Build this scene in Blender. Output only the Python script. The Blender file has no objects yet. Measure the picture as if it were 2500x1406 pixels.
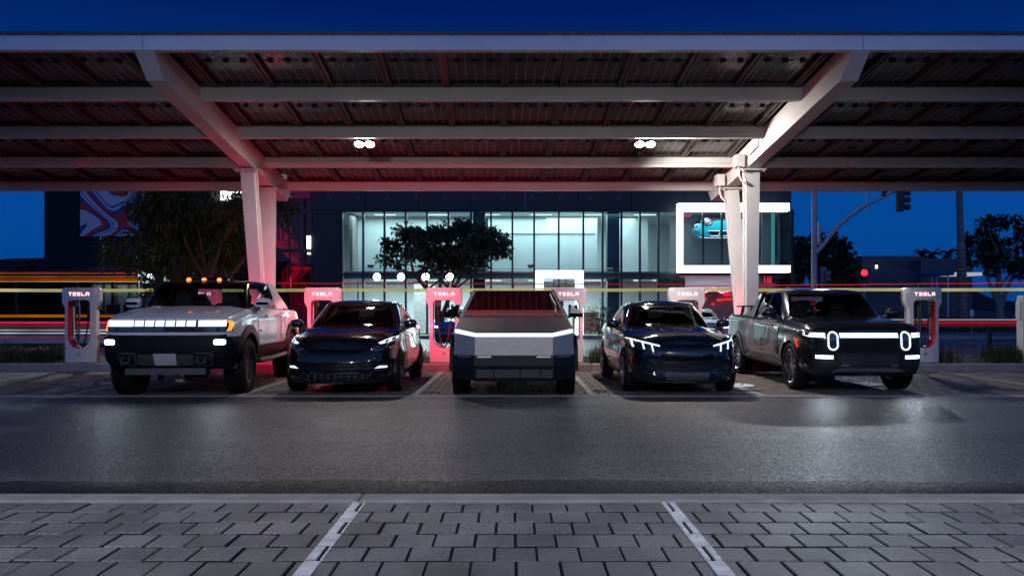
import bpy, bmesh, math, random
import numpy as np
from mathutils import Vector, Matrix
from mathutils.bvhtree import BVHTree
SC = bpy.context.scene
COL = SC.collection
PI = math.pi
R = math.radians
# ------------------------------------------------------------------ camera
cam_d = bpy.data.cameras.new('camera')
cam = bpy.data.objects.new('camera', cam_d)
COL.objects.link(cam)
cam.location = (0, 0, 1.42)
cam.rotation_euler = (R(90), 0, 0)
cam_d.sensor_width = 36.0
cam_d.lens = 36.0 * 1930 / 2500
cam_d.shift_y = 52 / 2500
cam_d.clip_end = 3000
SC.camera = cam
# ------------------------------------------------------------------ dusk sky
world = bpy.data.worlds.new('World')
SC.world = world
world.use_nodes = True
wn = world.node_tree
wn.nodes.clear()
w_out = wn.nodes.new('ShaderNodeOutputWorld')
w_bg = wn.nodes.new('ShaderNodeBackground')
# dusk: deep blue overhead, lighter towards the horizon, a little lighter where the sun went down (behind the camera)
w_tc = wn.nodes.new('ShaderNodeTexCoord')
w_sep = wn.nodes.new('ShaderNodeSeparateXYZ')
wn.links.new(w_tc.outputs['Generated'], w_sep.inputs[0])
w_ramp = wn.nodes.new('ShaderNodeValToRGB')
els = w_ramp.color_ramp.elements
els[0].position = 0.0; els[0].color = (0.0008, 0.048, 0.235, 1)
els[1].position = 1.0; els[1].color = (0.001, 0.006, 0.06, 1)
for p_, c_ in ((0.07, (0.0008, 0.060, 0.285, 1)), (0.13, (0.0008, 0.062, 0.30, 1)), (0.24, (0.0006, 0.030, 0.19, 1)), (0.35, (0.0006, 0.013, 0.115, 1))):
    e_ = els.new(p_); e_.color = c_
wn.links.new(w_sep.outputs[2], w_ramp.inputs[0])
w_gl = wn.nodes.new('ShaderNodeMapRange')
w_gl.interpolation_type = 'SMOOTHSTEP'
w_gl.inputs[1].default_value = 0.2; w_gl.inputs[2].default_value = -1.0
w_gl.inputs[3].default_value = 0.0; w_gl.inputs[4].default_value = 1.0
wn.links.new(w_sep.outputs[1], w_gl.inputs[0])
w_mix = wn.nodes.new('ShaderNodeMix'); w_mix.data_type = 'RGBA'; w_mix.blend_type = 'ADD'
w_mix.inputs[7].default_value = (0.09, 0.165, 0.42, 1)
wn.links.new(w_gl.outputs[0], w_mix.inputs[0])
wn.links.new(w_ramp.outputs[0], w_mix.inputs[6])
wn.links.new(w_mix.outputs[2], w_bg.inputs[0])
w_bg.inputs[1].default_value = 1.0
wn.links.new(w_bg.outputs[0], w_out.inputs[0])
# the sun has set: only a very weak, wide remainder of its glow from behind the camera
sun_d = bpy.data.lights.new('sun', 'SUN')
sun = bpy.data.objects.new('sun', sun_d)
COL.objects.link(sun)
sun_d.energy = 0.03
sun_d.angle = R(40)
sun_d.color = (0.55, 0.66, 1.0)
sun.rotation_euler = (R(80), 0, R(0))
sun.location = (0, -10, 30)
SC.view_settings.view_transform = 'Standard'
SC.view_settings.look = 'None'
SC.view_settings.exposure = 0.0
SC.view_settings.gamma = 1.0
SC.view_settings.use_curve_mapping = False
SC.cycles.use_denoising = True
SC.cycles.max_bounces = 8
SC.cycles.transparent_max_bounces = 24
SC.cycles.glossy_bounces = 4
SC.cycles.diffuse_bounces = 3
SC.cycles.sample_clamp_indirect = 4.0
SC.cycles.caustics_reflective = False
SC.cycles.caustics_refractive = False

# ------------------------------------------------------------------ materials
def M(name, col, rough=0.5, metal=0.0, coat=0.0, noise=0.0, nscale=8.0, bump=0.0, bscale=40.0, spec=0.5, rvar=0.0):
    m = bpy.data.materials.new(name)
    m.use_nodes = True
    nt = m.node_tree
    b = nt.nodes['Principled BSDF']
    b.inputs['Base Color'].default_value = (*col, 1)
    b.inputs['Roughness'].default_value = rough
    b.inputs['Metallic'].default_value = metal
    b.inputs['Specular IOR Level'].default_value = spec
    if coat:
        b.inputs['Coat Weight'].default_value = coat
        b.inputs['Coat Roughness'].default_value = 0.03
    if noise or bump or rvar:
        tc = nt.nodes.new('ShaderNodeTexCoord')
    if noise or rvar:
        n = nt.nodes.new('ShaderNodeTexNoise')
        n.inputs['Scale'].default_value = nscale
        n.inputs['Detail'].default_value = 5
        nt.links.new(tc.outputs['Object'], n.inputs['Vector'])
    if noise:
        mr = nt.nodes.new('ShaderNodeMapRange')
        mr.inputs[1].default_value = 0.3; mr.inputs[2].default_value = 0.7
        mr.inputs[3].default_value = 1 - noise; mr.inputs[4].default_value = 1 + noise
        nt.links.new(n.outputs['Fac'], mr.inputs[0])
        mx = nt.nodes.new('ShaderNodeMix'); mx.data_type = 'RGBA'; mx.blend_type = 'MULTIPLY'
        mx.inputs[0].default_value = 1.0
        mx.inputs[6].default_value = (*col, 1)
        nt.links.new(mr.outputs[0], mx.inputs[7])
        nt.links.new(mx.outputs[2], b.inputs['Base Color'])
    if rvar:
        mr2 = nt.nodes.new('ShaderNodeMapRange')
        mr2.inputs[1].default_value = 0.3; mr2.inputs[2].default_value = 0.7
        mr2.inputs[3].default_value = max(0.02, rough - rvar); mr2.inputs[4].default_value = min(1, rough + rvar)
        nt.links.new(n.outputs['Fac'], mr2.inputs[0])
        nt.links.new(mr2.outputs[0], b.inputs['Roughness'])
    if bump:
        n2 = nt.nodes.new('ShaderNodeTexNoise')
        n2.inputs['Scale'].default_value = bscale
        n2.inputs['Detail'].default_value = 3
        nt.links.new(tc.outputs['Object'], n2.inputs['Vector'])
        bp = nt.nodes.new('ShaderNodeBump')
        bp.inputs['Strength'].default_value = bump
        bp.inputs['Distance'].default_value = 0.01
        nt.links.new(n2.outputs['Fac'], bp.inputs['Height'])
        nt.links.new(bp.outputs[0], b.inputs['Normal'])
    return m

def E(name, col, strength):
    m = bpy.data.materials.new(name)
    m.use_nodes = True
    nt = m.node_tree
    nt.nodes.clear()
    o = nt.nodes.new('ShaderNodeOutputMaterial')
    e = nt.nodes.new('ShaderNodeEmission')
    e.inputs[0].default_value = (*col, 1)
    e.inputs[1].default_value = strength
    nt.links.new(e.outputs[0], o.inputs[0])
    return m

def GLASS(name, tint, rough=0.02, f0=1.5):
    m = bpy.data.materials.new(name)
    m.use_nodes = True
    nt = m.node_tree
    nt.nodes.clear()
    o = nt.nodes.new('ShaderNodeOutputMaterial')
    t = nt.nodes.new('ShaderNodeBsdfTransparent')
    t.inputs[0].default_value = (*tint, 1)
    g = nt.nodes.new('ShaderNodeBsdfGlossy')
    g.inputs['Roughness'].default_value = rough
    f = nt.nodes.new('ShaderNodeFresnel')
    f.inputs[0].default_value = f0
    mx = nt.nodes.new('ShaderNodeMixShader')
    nt.links.new(f.outputs[0], mx.inputs[0])
    nt.links.new(t.outputs[0], mx.inputs[1])
    nt.links.new(g.outputs[0], mx.inputs[2])
    nt.links.new(mx.outputs[0], o.inputs[0])
    return m

# ------------------------------------------------------------------ mesh building
class MB:
    def __init__(s):
        s.v = []; s.f = []; s.m = []
    def add(s, vs, fs, mi=0):
        o = len(s.v)
        s.v.extend([tuple(p) for p in vs])
        for f in fs:
            s.f.append(tuple(i + o for i in f)); s.m.append(mi)
        return s
    def box(s, x0, x1, y0, y1, z0, z1, mi=0):
        vs = [(x, y, z) for z in (z0, z1) for y in (y0, y1) for x in (x0, x1)]
        return s.add(vs, [(0, 2, 3, 1), (4, 5, 7, 6), (0, 1, 5, 4), (2, 6, 7, 3), (0, 4, 6, 2), (1, 3, 7, 5)], mi)
    def cbox(s, x0, x1, y0, y1, z0, z1, c=0.01, mi=0):
        # box with chamfered top edges
        vs = [(x0, y0, z0), (x1, y0, z0), (x1, y1, z0), (x0, y1, z0),
              (x0, y0, z1 - c), (x1, y0, z1 - c), (x1, y1, z1 - c), (x0, y1, z1 - c),
              (x0 + c, y0 + c, z1), (x1 - c, y0 + c, z1), (x1 - c, y1 - c, z1), (x0 + c, y1 - c, z1)]
        fs = [(3, 2, 1, 0), (8, 9, 10, 11)]
        for i in range(4):
            j = (i + 1) % 4
            fs += [(i, j, j + 4, i + 4), (i + 4, j + 4, j + 8, i + 8)]
        return s.add(vs, fs, mi)
    def bar(s, a, b, w, h, mi=0, up=(0, 0, 1), w2=None, h2=None):
        a = Vector(a); b = Vector(b)
        d = (b - a).normalized()
        x = d.cross(Vector(up))
        if x.length < 1e-5: x = d.cross(Vector((0, 1, 0)))
        x.normalize(); u = x.cross(d)
        w2 = w if w2 is None else w2; h2 = h if h2 is None else h2
        vs = []
        for p, ww, hh in ((a, w, h), (b, w2, h2)):
            for sx, su in ((-1, -1), (1, -1), (1, 1), (-1, 1)):
                vs.append(p + x * (sx * ww / 2) + u * (su * hh / 2))
        return s.add(vs, [(0, 1, 2, 3)[::-1], (4, 5, 6, 7), (0, 1, 5, 4), (1, 2, 6, 5), (2, 3, 7, 6), (3, 0, 4, 7)], mi)
    def tube(s, pts, rad, n=8, mi=0, caps=True):
        pts = [Vector(p) for p in pts]
        rads = rad if isinstance(rad, (list, tuple)) else [rad] * len(pts)
        rings = []
        ref = None
        for i, p in enumerate(pts):
            d = (pts[min(i + 1, len(pts) - 1)] - pts[max(i - 1, 0)]).normalized()
            if ref is None:
                ref = d.cross(Vector((0, 0, 1)))
                if ref.length < 1e-3: ref = d.cross(Vector((0, 1, 0)))
            x = (ref - d * ref.dot(d)).normalized(); ref = x
            u = d.cross(x)
            rings.append([p + (x * math.cos(2 * PI * k / n) + u * math.sin(2 * PI * k / n)) * rads[i] for k in range(n)])
        vs = [q for r in rings for q in r]
        fs = []
        for i in range(len(pts) - 1):
            for k in range(n):
                k2 = (k + 1) % n
                fs.append((i * n + k, i * n + k2, (i + 1) * n + k2, (i + 1) * n + k))
        if caps:
            fs.append(tuple(range(n))[::-1]); fs.append(tuple((len(pts) - 1) * n + k for k in range(n)))
        return s.add(vs, fs, mi)
    def lathe(s, prof, center, axis='z', n=24, mi=0, closed=False):
        # prof: (radius, along)
        cx, cy, cz = center
        vs = []
        for (r, h) in prof:
            for k in range(n):
                a = 2 * PI * k / n
                c, q = r * math.cos(a), r * math.sin(a)
                if axis == 'z': vs.append((cx + c, cy + q, cz + h))
                elif axis == 'x': vs.append((cx + h, cy + c, cz + q))
                else: vs.append((cx + c, cy + h, cz + q))
        fs = []
        m = len(prof)
        for i in range(m if closed else m - 1):
            i2 = (i + 1) % m
            for k in range(n):
                k2 = (k + 1) % n
                f = (i * n + k, i * n + k2, i2 * n + k2, i2 * n + k)
                fs.append(f if axis != 'y' else f[::-1])
        return s.add(vs, fs, mi)
    def prism(s, poly, y0, y1, plane='xz', mi=0):
        # extrude a 2D polygon; plane xz -> along y, yz -> along x, xy -> along z
        def P(a, b, d):
            return (a, d, b) if plane == 'xz' else ((d, a, b) if plane == 'yz' else (a, b, d))
        n = len(poly)
        vs = [P(a, b, y0) for a, b in poly] + [P(a, b, y1) for a, b in poly]
        fs = [tuple(range(n)), tuple(range(2 * n - 1, n - 1, -1))]
        for i in range(n):
            j = (i + 1) % n
            fs.append((i, i + n, j + n, j))
        return s.add(vs, fs, mi)
    def build(s, name, mats, parent=None, smooth=None, fix=True, loc=None, rot=None):
        me = bpy.data.meshes.new(name)
        me.from_pydata(s.v, [], s.f)
        mats = mats if isinstance(mats, (list, tuple)) else [mats]
        for m in mats: me.materials.append(m)
        if len(mats) > 1: me.polygons.foreach_set('material_index', s.m)
        if fix:
            bm = bmesh.new(); bm.from_mesh(me)
            bmesh.ops.recalc_face_normals(bm, faces=bm.faces)
            bm.to_mesh(me); bm.free()
        if smooth is not None:
            me.polygons.foreach_set('use_smooth', [True] * len(me.polygons))
            me.set_sharp_from_angle(angle=R(smooth))
        me.update()
        return link(name, me, parent, loc, rot)

def link(name, me, parent=None, loc=None, rot=None):
    o = bpy.data.objects.new(name, me)
    COL.objects.link(o)
    if parent is not None: o.parent = parent
    if loc is not None: o.location = loc
    if rot is not None: o.rotation_euler = rot
    return o

def tag(o, label=None, cat=None, group=None, kind=None):
    if label: o['label'] = label
    if cat: o['category'] = cat
    if group: o['group'] = group
    if kind: o['kind'] = kind
    return o

def thing(name, label, cat, loc=(0, 0, 0), rz=0.0, group=None):
    o = bpy.data.objects.new(name, None)
    COL.objects.link(o)
    o.location = loc; o.rotation_euler = (0, 0, rz)
    return tag(o, label, cat, group)

def sub(name, parent, loc=(0, 0, 0), rot=(0, 0, 0)):
    o = bpy.data.objects.new(name, None)
    COL.objects.link(o)
    o.parent = parent; o.location = loc; o.rotation_euler = rot
    return o

def copy_tree(o, parent=None):
    c = o.copy(); COL.objects.link(c)
    if parent is not None: c.parent = parent
    for ch in list(o.children): copy_tree(ch, c)
    return c

def text_mesh(name, body, size, m, parent=None, loc=(0, 0, 0), rot=(R(90), 0, 0), depth=0.002, align='CENTER'):
    cu = bpy.data.curves.new(name, 'FONT')
    cu.body = body; cu.size = size; cu.align_x = align; cu.align_y = 'CENTER'; cu.extrude = depth
    t = bpy.data.objects.new(name + '_tmp', cu)
    COL.objects.link(t)
    bpy.context.view_layer.update()
    me = bpy.data.meshes.new_from_object(t.evaluated_get(bpy.context.evaluated_depsgraph_get()))
    bpy.data.objects.remove(t); bpy.data.curves.remove(cu)
    me.name = name
    me.materials.clear(); me.materials.append(m)
    return link(name, me, parent, loc, rot)

F0 = 1930.0
def WX(px, d): return (px - 1250) * d / F0       # picture measurements -> metres, used once while laying the place out
def WZ(py, d): return 1.42 - (py - 755) * d / F0
rng = random.Random(7)

# shared materials
m_black = M('black_plastic', (0.012, 0.012, 0.014), 0.45)
m_gloss_black = M('gloss_black', (0.006, 0.006, 0.008), 0.12, coat=1.0)
m_rubber = M('tyre_rubber', (0.006, 0.006, 0.0065), 0.7, bump=0.3, bscale=60, spec=.25)
m_white_steel = M('white_painted_steel', (0.74, 0.715, 0.715), 0.38, noise=0.05, nscale=1.5, bump=0.04, bscale=30)
m_dark_steel = M('dark_steel', (0.10, 0.08, 0.075), 0.42, metal=0.35, noise=0.2, nscale=5)
m_chrome = M('chrome', (0.75, 0.75, 0.78), 0.12, metal=1.0)
m_alu = M('brushed_aluminium', (0.45, 0.45, 0.47), 0.32, metal=1.0)
m_concrete = M('kerb_concrete', (0.30, 0.285, 0.28), 0.8, noise=0.22, nscale=3.0, bump=0.35, bscale=55)
m_paint_line = M('road_paint', (0.80, 0.80, 0.80), 0.6, noise=0.25, nscale=9, bump=0.3, bscale=90)
# ------------------------------------------------------------------ ground, road, pavers
def asphalt(name, base, gloss=0.42, sparkle=1.0):
    m = bpy.data.materials.new(name)
    m.use_nodes = True
    nt = m.node_tree; b = nt.nodes['Principled BSDF']
    tc = nt.nodes.new('ShaderNodeTexCoord')
    n = nt.nodes.new('ShaderNodeTexNoise'); n.inputs['Scale'].default_value = 0.55; n.inputs['Detail'].default_value = 5
    mp = nt.nodes.new('ShaderNodeMapping'); mp.inputs['Scale'].default_value = (0.22, 2.6, 1)
    nt.links.new(tc.outputs['Object'], mp.inputs[0]); nt.links.new(mp.outputs[0], n.inputs['Vector'])
    # oil drips and old stains with shapes of their own, and a few fine cracks
    s1 = nt.nodes.new('ShaderNodeTexNoise'); s1.inputs['Scale'].default_value = 0.9; s1.inputs['Detail'].default_value = 6; s1.inputs['Distortion'].default_value = .6
    nt.links.new(tc.outputs['Object'], s1.inputs['Vector'])
    s2 = nt.nodes.new('ShaderNodeMapRange'); s2.inputs[1].default_value = .58; s2.inputs[2].default_value = .70; s2.inputs[3].default_value = 1.0; s2.inputs[4].default_value = .55
    nt.links.new(s1.outputs['Fac'], s2.inputs[0])
    dn_ = nt.nodes.new('ShaderNodeTexNoise'); dn_.inputs['Scale'].default_value = 2.2; dn_.inputs['Detail'].default_value = 5
    nt.links.new(tc.outputs['Object'], dn_.inputs['Vector'])
    dm_ = nt.nodes.new('ShaderNodeMix'); dm_.data_type = 'RGBA'; dm_.blend_type = 'ADD'; dm_.inputs[0].default_value = .9
    nt.links.new(tc.outputs['Object'], dm_.inputs[6]); nt.links.new(dn_.outputs['Color'], dm_.inputs[7])
    vc = nt.nodes.new('ShaderNodeTexVoronoi'); vc.feature = 'DISTANCE_TO_EDGE'; vc.inputs['Scale'].default_value = .33
    nt.links.new(dm_.outputs[2], vc.inputs['Vector'])
    ck = nt.nodes.new('ShaderNodeMapRange'); ck.inputs[1].default_value = .0015; ck.inputs[2].default_value = .005; ck.inputs[3].default_value = .42; ck.inputs[4].default_value = 1.0
    nt.links.new(vc.outputs['Distance'], ck.inputs[0])
    wear = nt.nodes.new('ShaderNodeMath'); wear.operation = 'MULTIPLY'
    nt.links.new(s2.outputs[0], wear.inputs[0]); nt.links.new(ck.outputs[0], wear.inputs[1])
    v = nt.nodes.new('ShaderNodeTexVoronoi'); v.inputs['Scale'].default_value = 58
    nt.links.new(tc.outputs['Object'], v.inputs['Vector'])
    n3 = nt.nodes.new('ShaderNodeTexNoise'); n3.inputs['Scale'].default_value = 60; n3.inputs['Detail'].default_value = 4
    nt.links.new(tc.outputs['Object'], n3.inputs['Vector'])
    cr = nt.nodes.new('ShaderNodeMapRange'); cr.inputs[1].default_value = 0.25; cr.inputs[2].default_value = 0.75
    cr.inputs[3].default_value = 0.5; cr.inputs[4].default_value = 1.45
    nt.links.new(n.outputs['Fac'], cr.inputs[0])
    # chippings: each cell its own grey
    cr2 = nt.nodes.new('ShaderNodeMapRange'); cr2.inputs[3].default_value = 0.25; cr2.inputs[4].default_value = 2.3
    sx = nt.nodes.new('ShaderNodeSeparateColor'); nt.links.new(v.outputs['Color'], sx.inputs[0])
    nt.links.new(sx.outputs[0], cr2.inputs[0])
    mu = nt.nodes.new('ShaderNodeMath'); mu.operation = 'MULTIPLY'
    mw = nt.nodes.new('ShaderNodeMath'); mw.operation = 'MULTIPLY'
    nt.links.new(cr.outputs[0], mw.inputs[0]); nt.links.new(wear.outputs[0], mw.inputs[1])
    nt.links.new(mw.outputs[0], mu.inputs[0]); nt.links.new(cr2.outputs[0], mu.inputs[1])
    mx = nt.nodes.new('ShaderNodeMix'); mx.data_type = 'RGBA'; mx.blend_type = 'MULTIPLY'; mx.inputs[0].default_value = 1
    mx.inputs[6].default_value = (*base, 1)
    nt.links.new(mu.outputs[0], mx.inputs[7]); nt.links.new(mx.outputs[2], b.inputs['Base Color'])
    rr = nt.nodes.new('ShaderNodeMapRange'); rr.inputs[3].default_value = gloss - 0.14; rr.inputs[4].default_value = gloss + 0.22
    nt.links.new(sx.outputs[1], rr.inputs[0]); nt.links.new(rr.outputs[0], b.inputs['Roughness'])
    ad = nt.nodes.new('ShaderNodeMath'); ad.operation = 'MULTIPLY_ADD'; ad.inputs[1].default_value = 0.8
    nt.links.new(n3.outputs['Fac'], ad.inputs[0]); nt.links.new(v.outputs['Distance'], ad.inputs[2])
    bp = nt.nodes.new('ShaderNodeBump'); bp.inputs['Strength'].default_value = 0.55 * sparkle; bp.inputs['Distance'].default_value = 0.006
    nt.links.new(ad.outputs[0], bp.inputs['Height']); nt.links.new(bp.outputs[0], b.inputs['Normal'])
    return m
m_asph = asphalt('lot_asphalt', (0.064, 0.0625, 0.064), 0.42, 1.6)
m_asph_edge = asphalt('rough_asphalt_edge', (0.006, 0.0058, 0.006), 0.5, 2.0)
m_street = asphalt('street_asphalt', (0.055, 0.05, 0.055), 0.30)
m_earth = M('earth', (0.05, 0.045, 0.035), 0.95, noise=0.3, nscale=0.4)
m_bed = M('paver_bed', (0.008, 0.008, 0.008), 0.95, bump=0.6, bscale=120)

g = MB(); g.box(-900, 900, -60, 1500, -0.6, -0.08)
tag(g.build('ground', m_earth), kind='structure')

def sheet(name, x0, x1, y0, y1, z, m, nx=1, ny=1, wob=0.0):
    mb = MB(); vs = []; fs = []
    for j in range(ny + 1):
        for i in range(nx + 1):
            x = x0 + (x1 - x0) * i / nx; y = y0 + (y1 - y0) * j / ny
            vs.append((x, y, z + (wob * (math.sin(x * 0.9 + y * 1.7) + math.sin(x * 0.37 - y * 0.8 + 2)) if 0 < j < ny else 0)))
    for j in range(ny):
        for i in range(nx):
            a = j * (nx + 1) + i
            fs.append((a, a + 1, a + nx + 2, a + nx + 1))
    mb.add(vs, fs)
    o = mb.build(name, m, smooth=60)
    tag(o, kind='structure')
    return o
sheet('drive_lane', -30, 30, 6.38, 12.87, 0.0, m_asph, 60, 26, 0.004)
# darker rough lip of asphalt along the near concrete band
mb = MB(); vs = []; fs = []
NX = 240
er = random.Random(3)
edge = [6.50 + 0.025 * math.sin(i * 0.21) + 0.03 * math.sin(i * 0.057 + 1) + er.uniform(-.03, .03) for i in range(NX + 1)]
for i in range(NX + 1):
    x = -9 + 18 * i / NX
    vs += [(x, 6.025, -0.012), (x, 6.2, 0.006 + er.uniform(0, .006)), (x, edge[i], 0.012), (x, edge[i] + 0.03, -0.002)]
for i in range(NX):
    for k in range(3):
        a = i * 4 + k
        fs.append((a, a + 4, a + 5, a + 1))
mb.add(vs, fs)
tag(mb.build('rough_asphalt_edge', m_asph_edge, smooth=50), kind='structure')
sheet('lane_bed', -30, 30, 5.0, 6.6, -0.02, m_bed)

# concrete bands
kerb_near = thing('concrete_band', 'pale concrete edging band between the near pavers and the asphalt lane', 'kerb', (0, 5.79, 0))
kerb_near['kind'] = 'structure'
del kerb_near['category']
xs = [-12, -6.4, -2.78 + 1.65, 4.6, 12]
for a, b in zip(xs[:-1], xs[1:]):
    q = MB(); q.cbox(a + .004, b - .004, 0.0, 0.225, -0.1, 0.022, 0.012); q.build('band_segment', m_concrete, kerb_near)
kerb_mid = thing('stall_edge_band', 'narrow concrete band at the front of the charging stalls', 'kerb', (0, 12.875, 0))
kerb_mid['kind'] = 'structure'
del kerb_mid['category']
for i in range(10):
    q = MB(); q.cbox(-15 + i * 3 + .005, -12 + i * 3 - .005, 0, .17, -.1, .006, .004); q.build('band_segment', m_concrete, kerb_mid)

# near bay: single pavers
def paver_mat(name, base):
    m = M(name, base, 0.46, noise=0.42, nscale=55, bump=0.7, bscale=80, rvar=0.16)
    nt = m.node_tree
    b = nt.nodes['Principled BSDF']
    # every paver a slightly different grey, by its own object
    oi = nt.nodes.new('ShaderNodeObjectInfo')
    mr = nt.nodes.new('ShaderNodeMapRange'); mr.inputs[3].default_value = 0.82; mr.inputs[4].default_value = 1.16
    nt.links.new(oi.outputs['Random'], mr.inputs[0])
    old = b.inputs['Base Color'].links[0].from_socket
    mx = nt.nodes.new('ShaderNodeMix'); mx.data_type = 'RGBA'; mx.blend_type = 'MULTIPLY'; mx.inputs[0].default_value = 1
    ge = nt.nodes.new('ShaderNodeNewGeometry'); sn = nt.nodes.new('ShaderNodeTexNoise'); sn.inputs['Scale'].default_value = 1.6; sn.inputs['Detail'].default_value = 6
    nt.links.new(ge.outputs['Position'], sn.inputs['Vector'])
    sr = nt.nodes.new('ShaderNodeMapRange'); sr.inputs[1].default_value = .38; sr.inputs[2].default_value = .66; sr.inputs[3].default_value = 1.12; sr.inputs[4].default_value = .62
    nt.links.new(sn.outputs['Fac'], sr.inputs[0])
    sm = nt.nodes.new('ShaderNodeMath'); sm.operation = 'MULTIPLY'; nt.links.new(sr.outputs[0], sm.inputs[0]); nt.links.new(mr.outputs[0], sm.inputs[1])
    nt.links.new(old, mx.inputs[6]); nt.links.new(sm.outputs[0], mx.inputs[7]); nt.links.new(mx.outputs[2], b.inputs['Base Color'])
    return m
m_pav = paver_mat('grey_paver', (0.195, 0.193, 0.195))
near = sheet('paved_bay', -9, 9, 2.0, 5.785, -0.006, m_bed)
PW, PDp, J, JD = 0.2475, 0.270, 0.014, 0.024
def paver_mesh(name, w, d, m):
    mb = MB(); mb.cbox(-w / 2, w / 2, -d / 2, d / 2, -0.05, 0.0, 0.006)
    return mb.build(name, m).data, None
pm_me = []
for k in range(4):
    e = 0.0015 * k
    mb = MB(); mb.cbox(-(PW - J) / 2 + e, (PW - J) / 2 - e * .5, -(PDp - JD) / 2 + e * .6, (PDp - JD) / 2, -0.05, 0.0, 0.004 + 0.0007 * k)
    mb.m = [0, 0] + [1, 0] * 4
    o = mb.build('paver', [m_pav, m_bed], near); pm_me.append(o.data); bpy.data.objects.remove(o)
rest = MB()
rows = []
y = 5.785 - PDp / 2 + 0.004
r = 0
line_x = [-1.115, 1.137]          # centres of the two painted bay lines
LW = 0.095
while y > 2.2:
    off = (PW / 2 if r % 2 else 0) + 0.02
    half = 0.66 * y + 0.45
    vis = y > 4.02
    n0 = int((-6.5 - off) / PW) - 1
    for i in range(n0, -n0 + 2):
        x = i * PW + off
        if vis and abs(x) < half:
            o = link('paver', pm_me[rng.randrange(4)], near, (x, y, 0.008 + rng.uniform(-.0025, .0025)),
                     (rng.uniform(-.006, .006), rng.uniform(-.006, .006), rng.uniform(-.005, .005)))
        elif abs(x) < 7:
            rest.cbox(x - (PW - J) / 2, x + (PW - J) / 2, y - (PDp - JD) / 2, y + (PDp - JD) / 2, -.04, .006, .005)
            rest.m[-10:] = [0, 0] + [1, 0] * 4
    rows.append((y, off, vis))
    y -= PDp; r += 1
tag(rest.build('paver_surround', [m_pav, m_bed], near), kind='stuff')
# painted lines on the pavers, broken at every joint
for li, lx in enumerate(line_x):
    mb = MB()
    for (yy, off, vis) in rows:
        ya, yb = yy - (PDp - JD) / 2 + .005, yy + (PDp - JD) / 2 - .005
        i = round((lx - off) / PW)
        cuts = []
        for jx in (off + (i - .5) * PW, off + (i + .5) * PW):
            if lx - LW / 2 < jx < lx + LW / 2: cuts.append(jx)
        segs = [(lx - LW / 2, lx + LW / 2)]
        if cuts:
            jx = cuts[0]
            segs = [(lx - LW / 2, jx - J / 2 - .006), (jx + J / 2 + .006, lx + LW / 2)]
        for a, b in segs:
            if b - a > .012: mb.box(a, b, ya, yb, .004, .0145)
    mb.build('painted_line', m_paint_line, near)

# charging stalls: paver floor far away, joined
m_pav2 = M('stall_paver', (0.13, 0.105, 0.098), 0.7, noise=0.25, nscale=3.0, bump=0.4, bscale=60)
stall = sheet('stall_floor', -30, 30, 12.87, 18.3, -0.035, m_bed)
mb = MB(); y = 13.05 + PDp / 2; r = 0
while y < 18.2:
    off = PW / 2 if r % 2 else 0
    n = int((0.66 * y + 1.5) / PW)
    for i in range(-n, n + 1):
        x = i * PW + off
        h = rng.uniform(-.003, .003)
        w = (PW - .016) / 2; d = (PDp - .016) / 2; c = .005
        mb.add([(x - w, y - d, h - .006), (x + w, y - d, h - .006), (x + w, y + d, h - .006), (x - w, y + d, h - .006),
                (x - w + c, y - d + c, h), (x + w - c, y - d + c, h), (x + w - c, y + d - c, h), (x - w + c, y + d - c, h),
                (x - w, y - d, -.033), (x + w, y - d, -.033), (x + w, y + d, -.033), (x - w, y + d, -.033)],
               [(4, 5, 6, 7), (0, 1, 5, 4), (1, 2, 6, 5), (2, 3, 7, 6), (3, 0, 4, 7), (8, 9, 1, 0), (9, 10, 2, 1), (11, 8, 0, 3)])
    y += PDp; r += 1
o = mb.build('stall_pavers', m_pav2, stall, fix=False); tag(o, kind='stuff')
m_paint_old = M('worn_road_paint', (0.34, 0.33, 0.32), 0.7, noise=0.45, nscale=7, bump=0.3, bscale=60)
STALL_X = [-10.2, -7.34, -4.48, -1.6, 1.33, 4.13, 6.9, 9.72]
for lx in STALL_X + [12.6]:
    mb = MB(); sk = 0.0
    mb.box(lx - .05 + .0, lx + .05, 13.06, 18.1, .004, .0085)
    mb.build('painted_line', m_paint_old, stall)
# two round white emblems painted on the stalls
m_emb = M('emblem_paint', (0.72, 0.74, 0.76), 0.6, noise=0.15, nscale=12)
m_emb_d = M('emblem_dark_paint', (0.03, 0.03, 0.035), 0.7)
for ex, ey in ((4.15, 14.75), (6.62, 14.95)):
    mb = MB(); n = 40
    mb.prism([(ex + .36 * math.cos(2 * PI * k / n), ey + .36 * math.sin(2 * PI * k / n)) for k in range(n)], .004, .0125, 'xy')
    e = mb.build('round_emblem', m_emb, stall)
    text_mesh('emblem_lettering', 'EV', 0.40, m_emb_d, e, (ex, ey, .0145), (0, 0, 0), .001)

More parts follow.
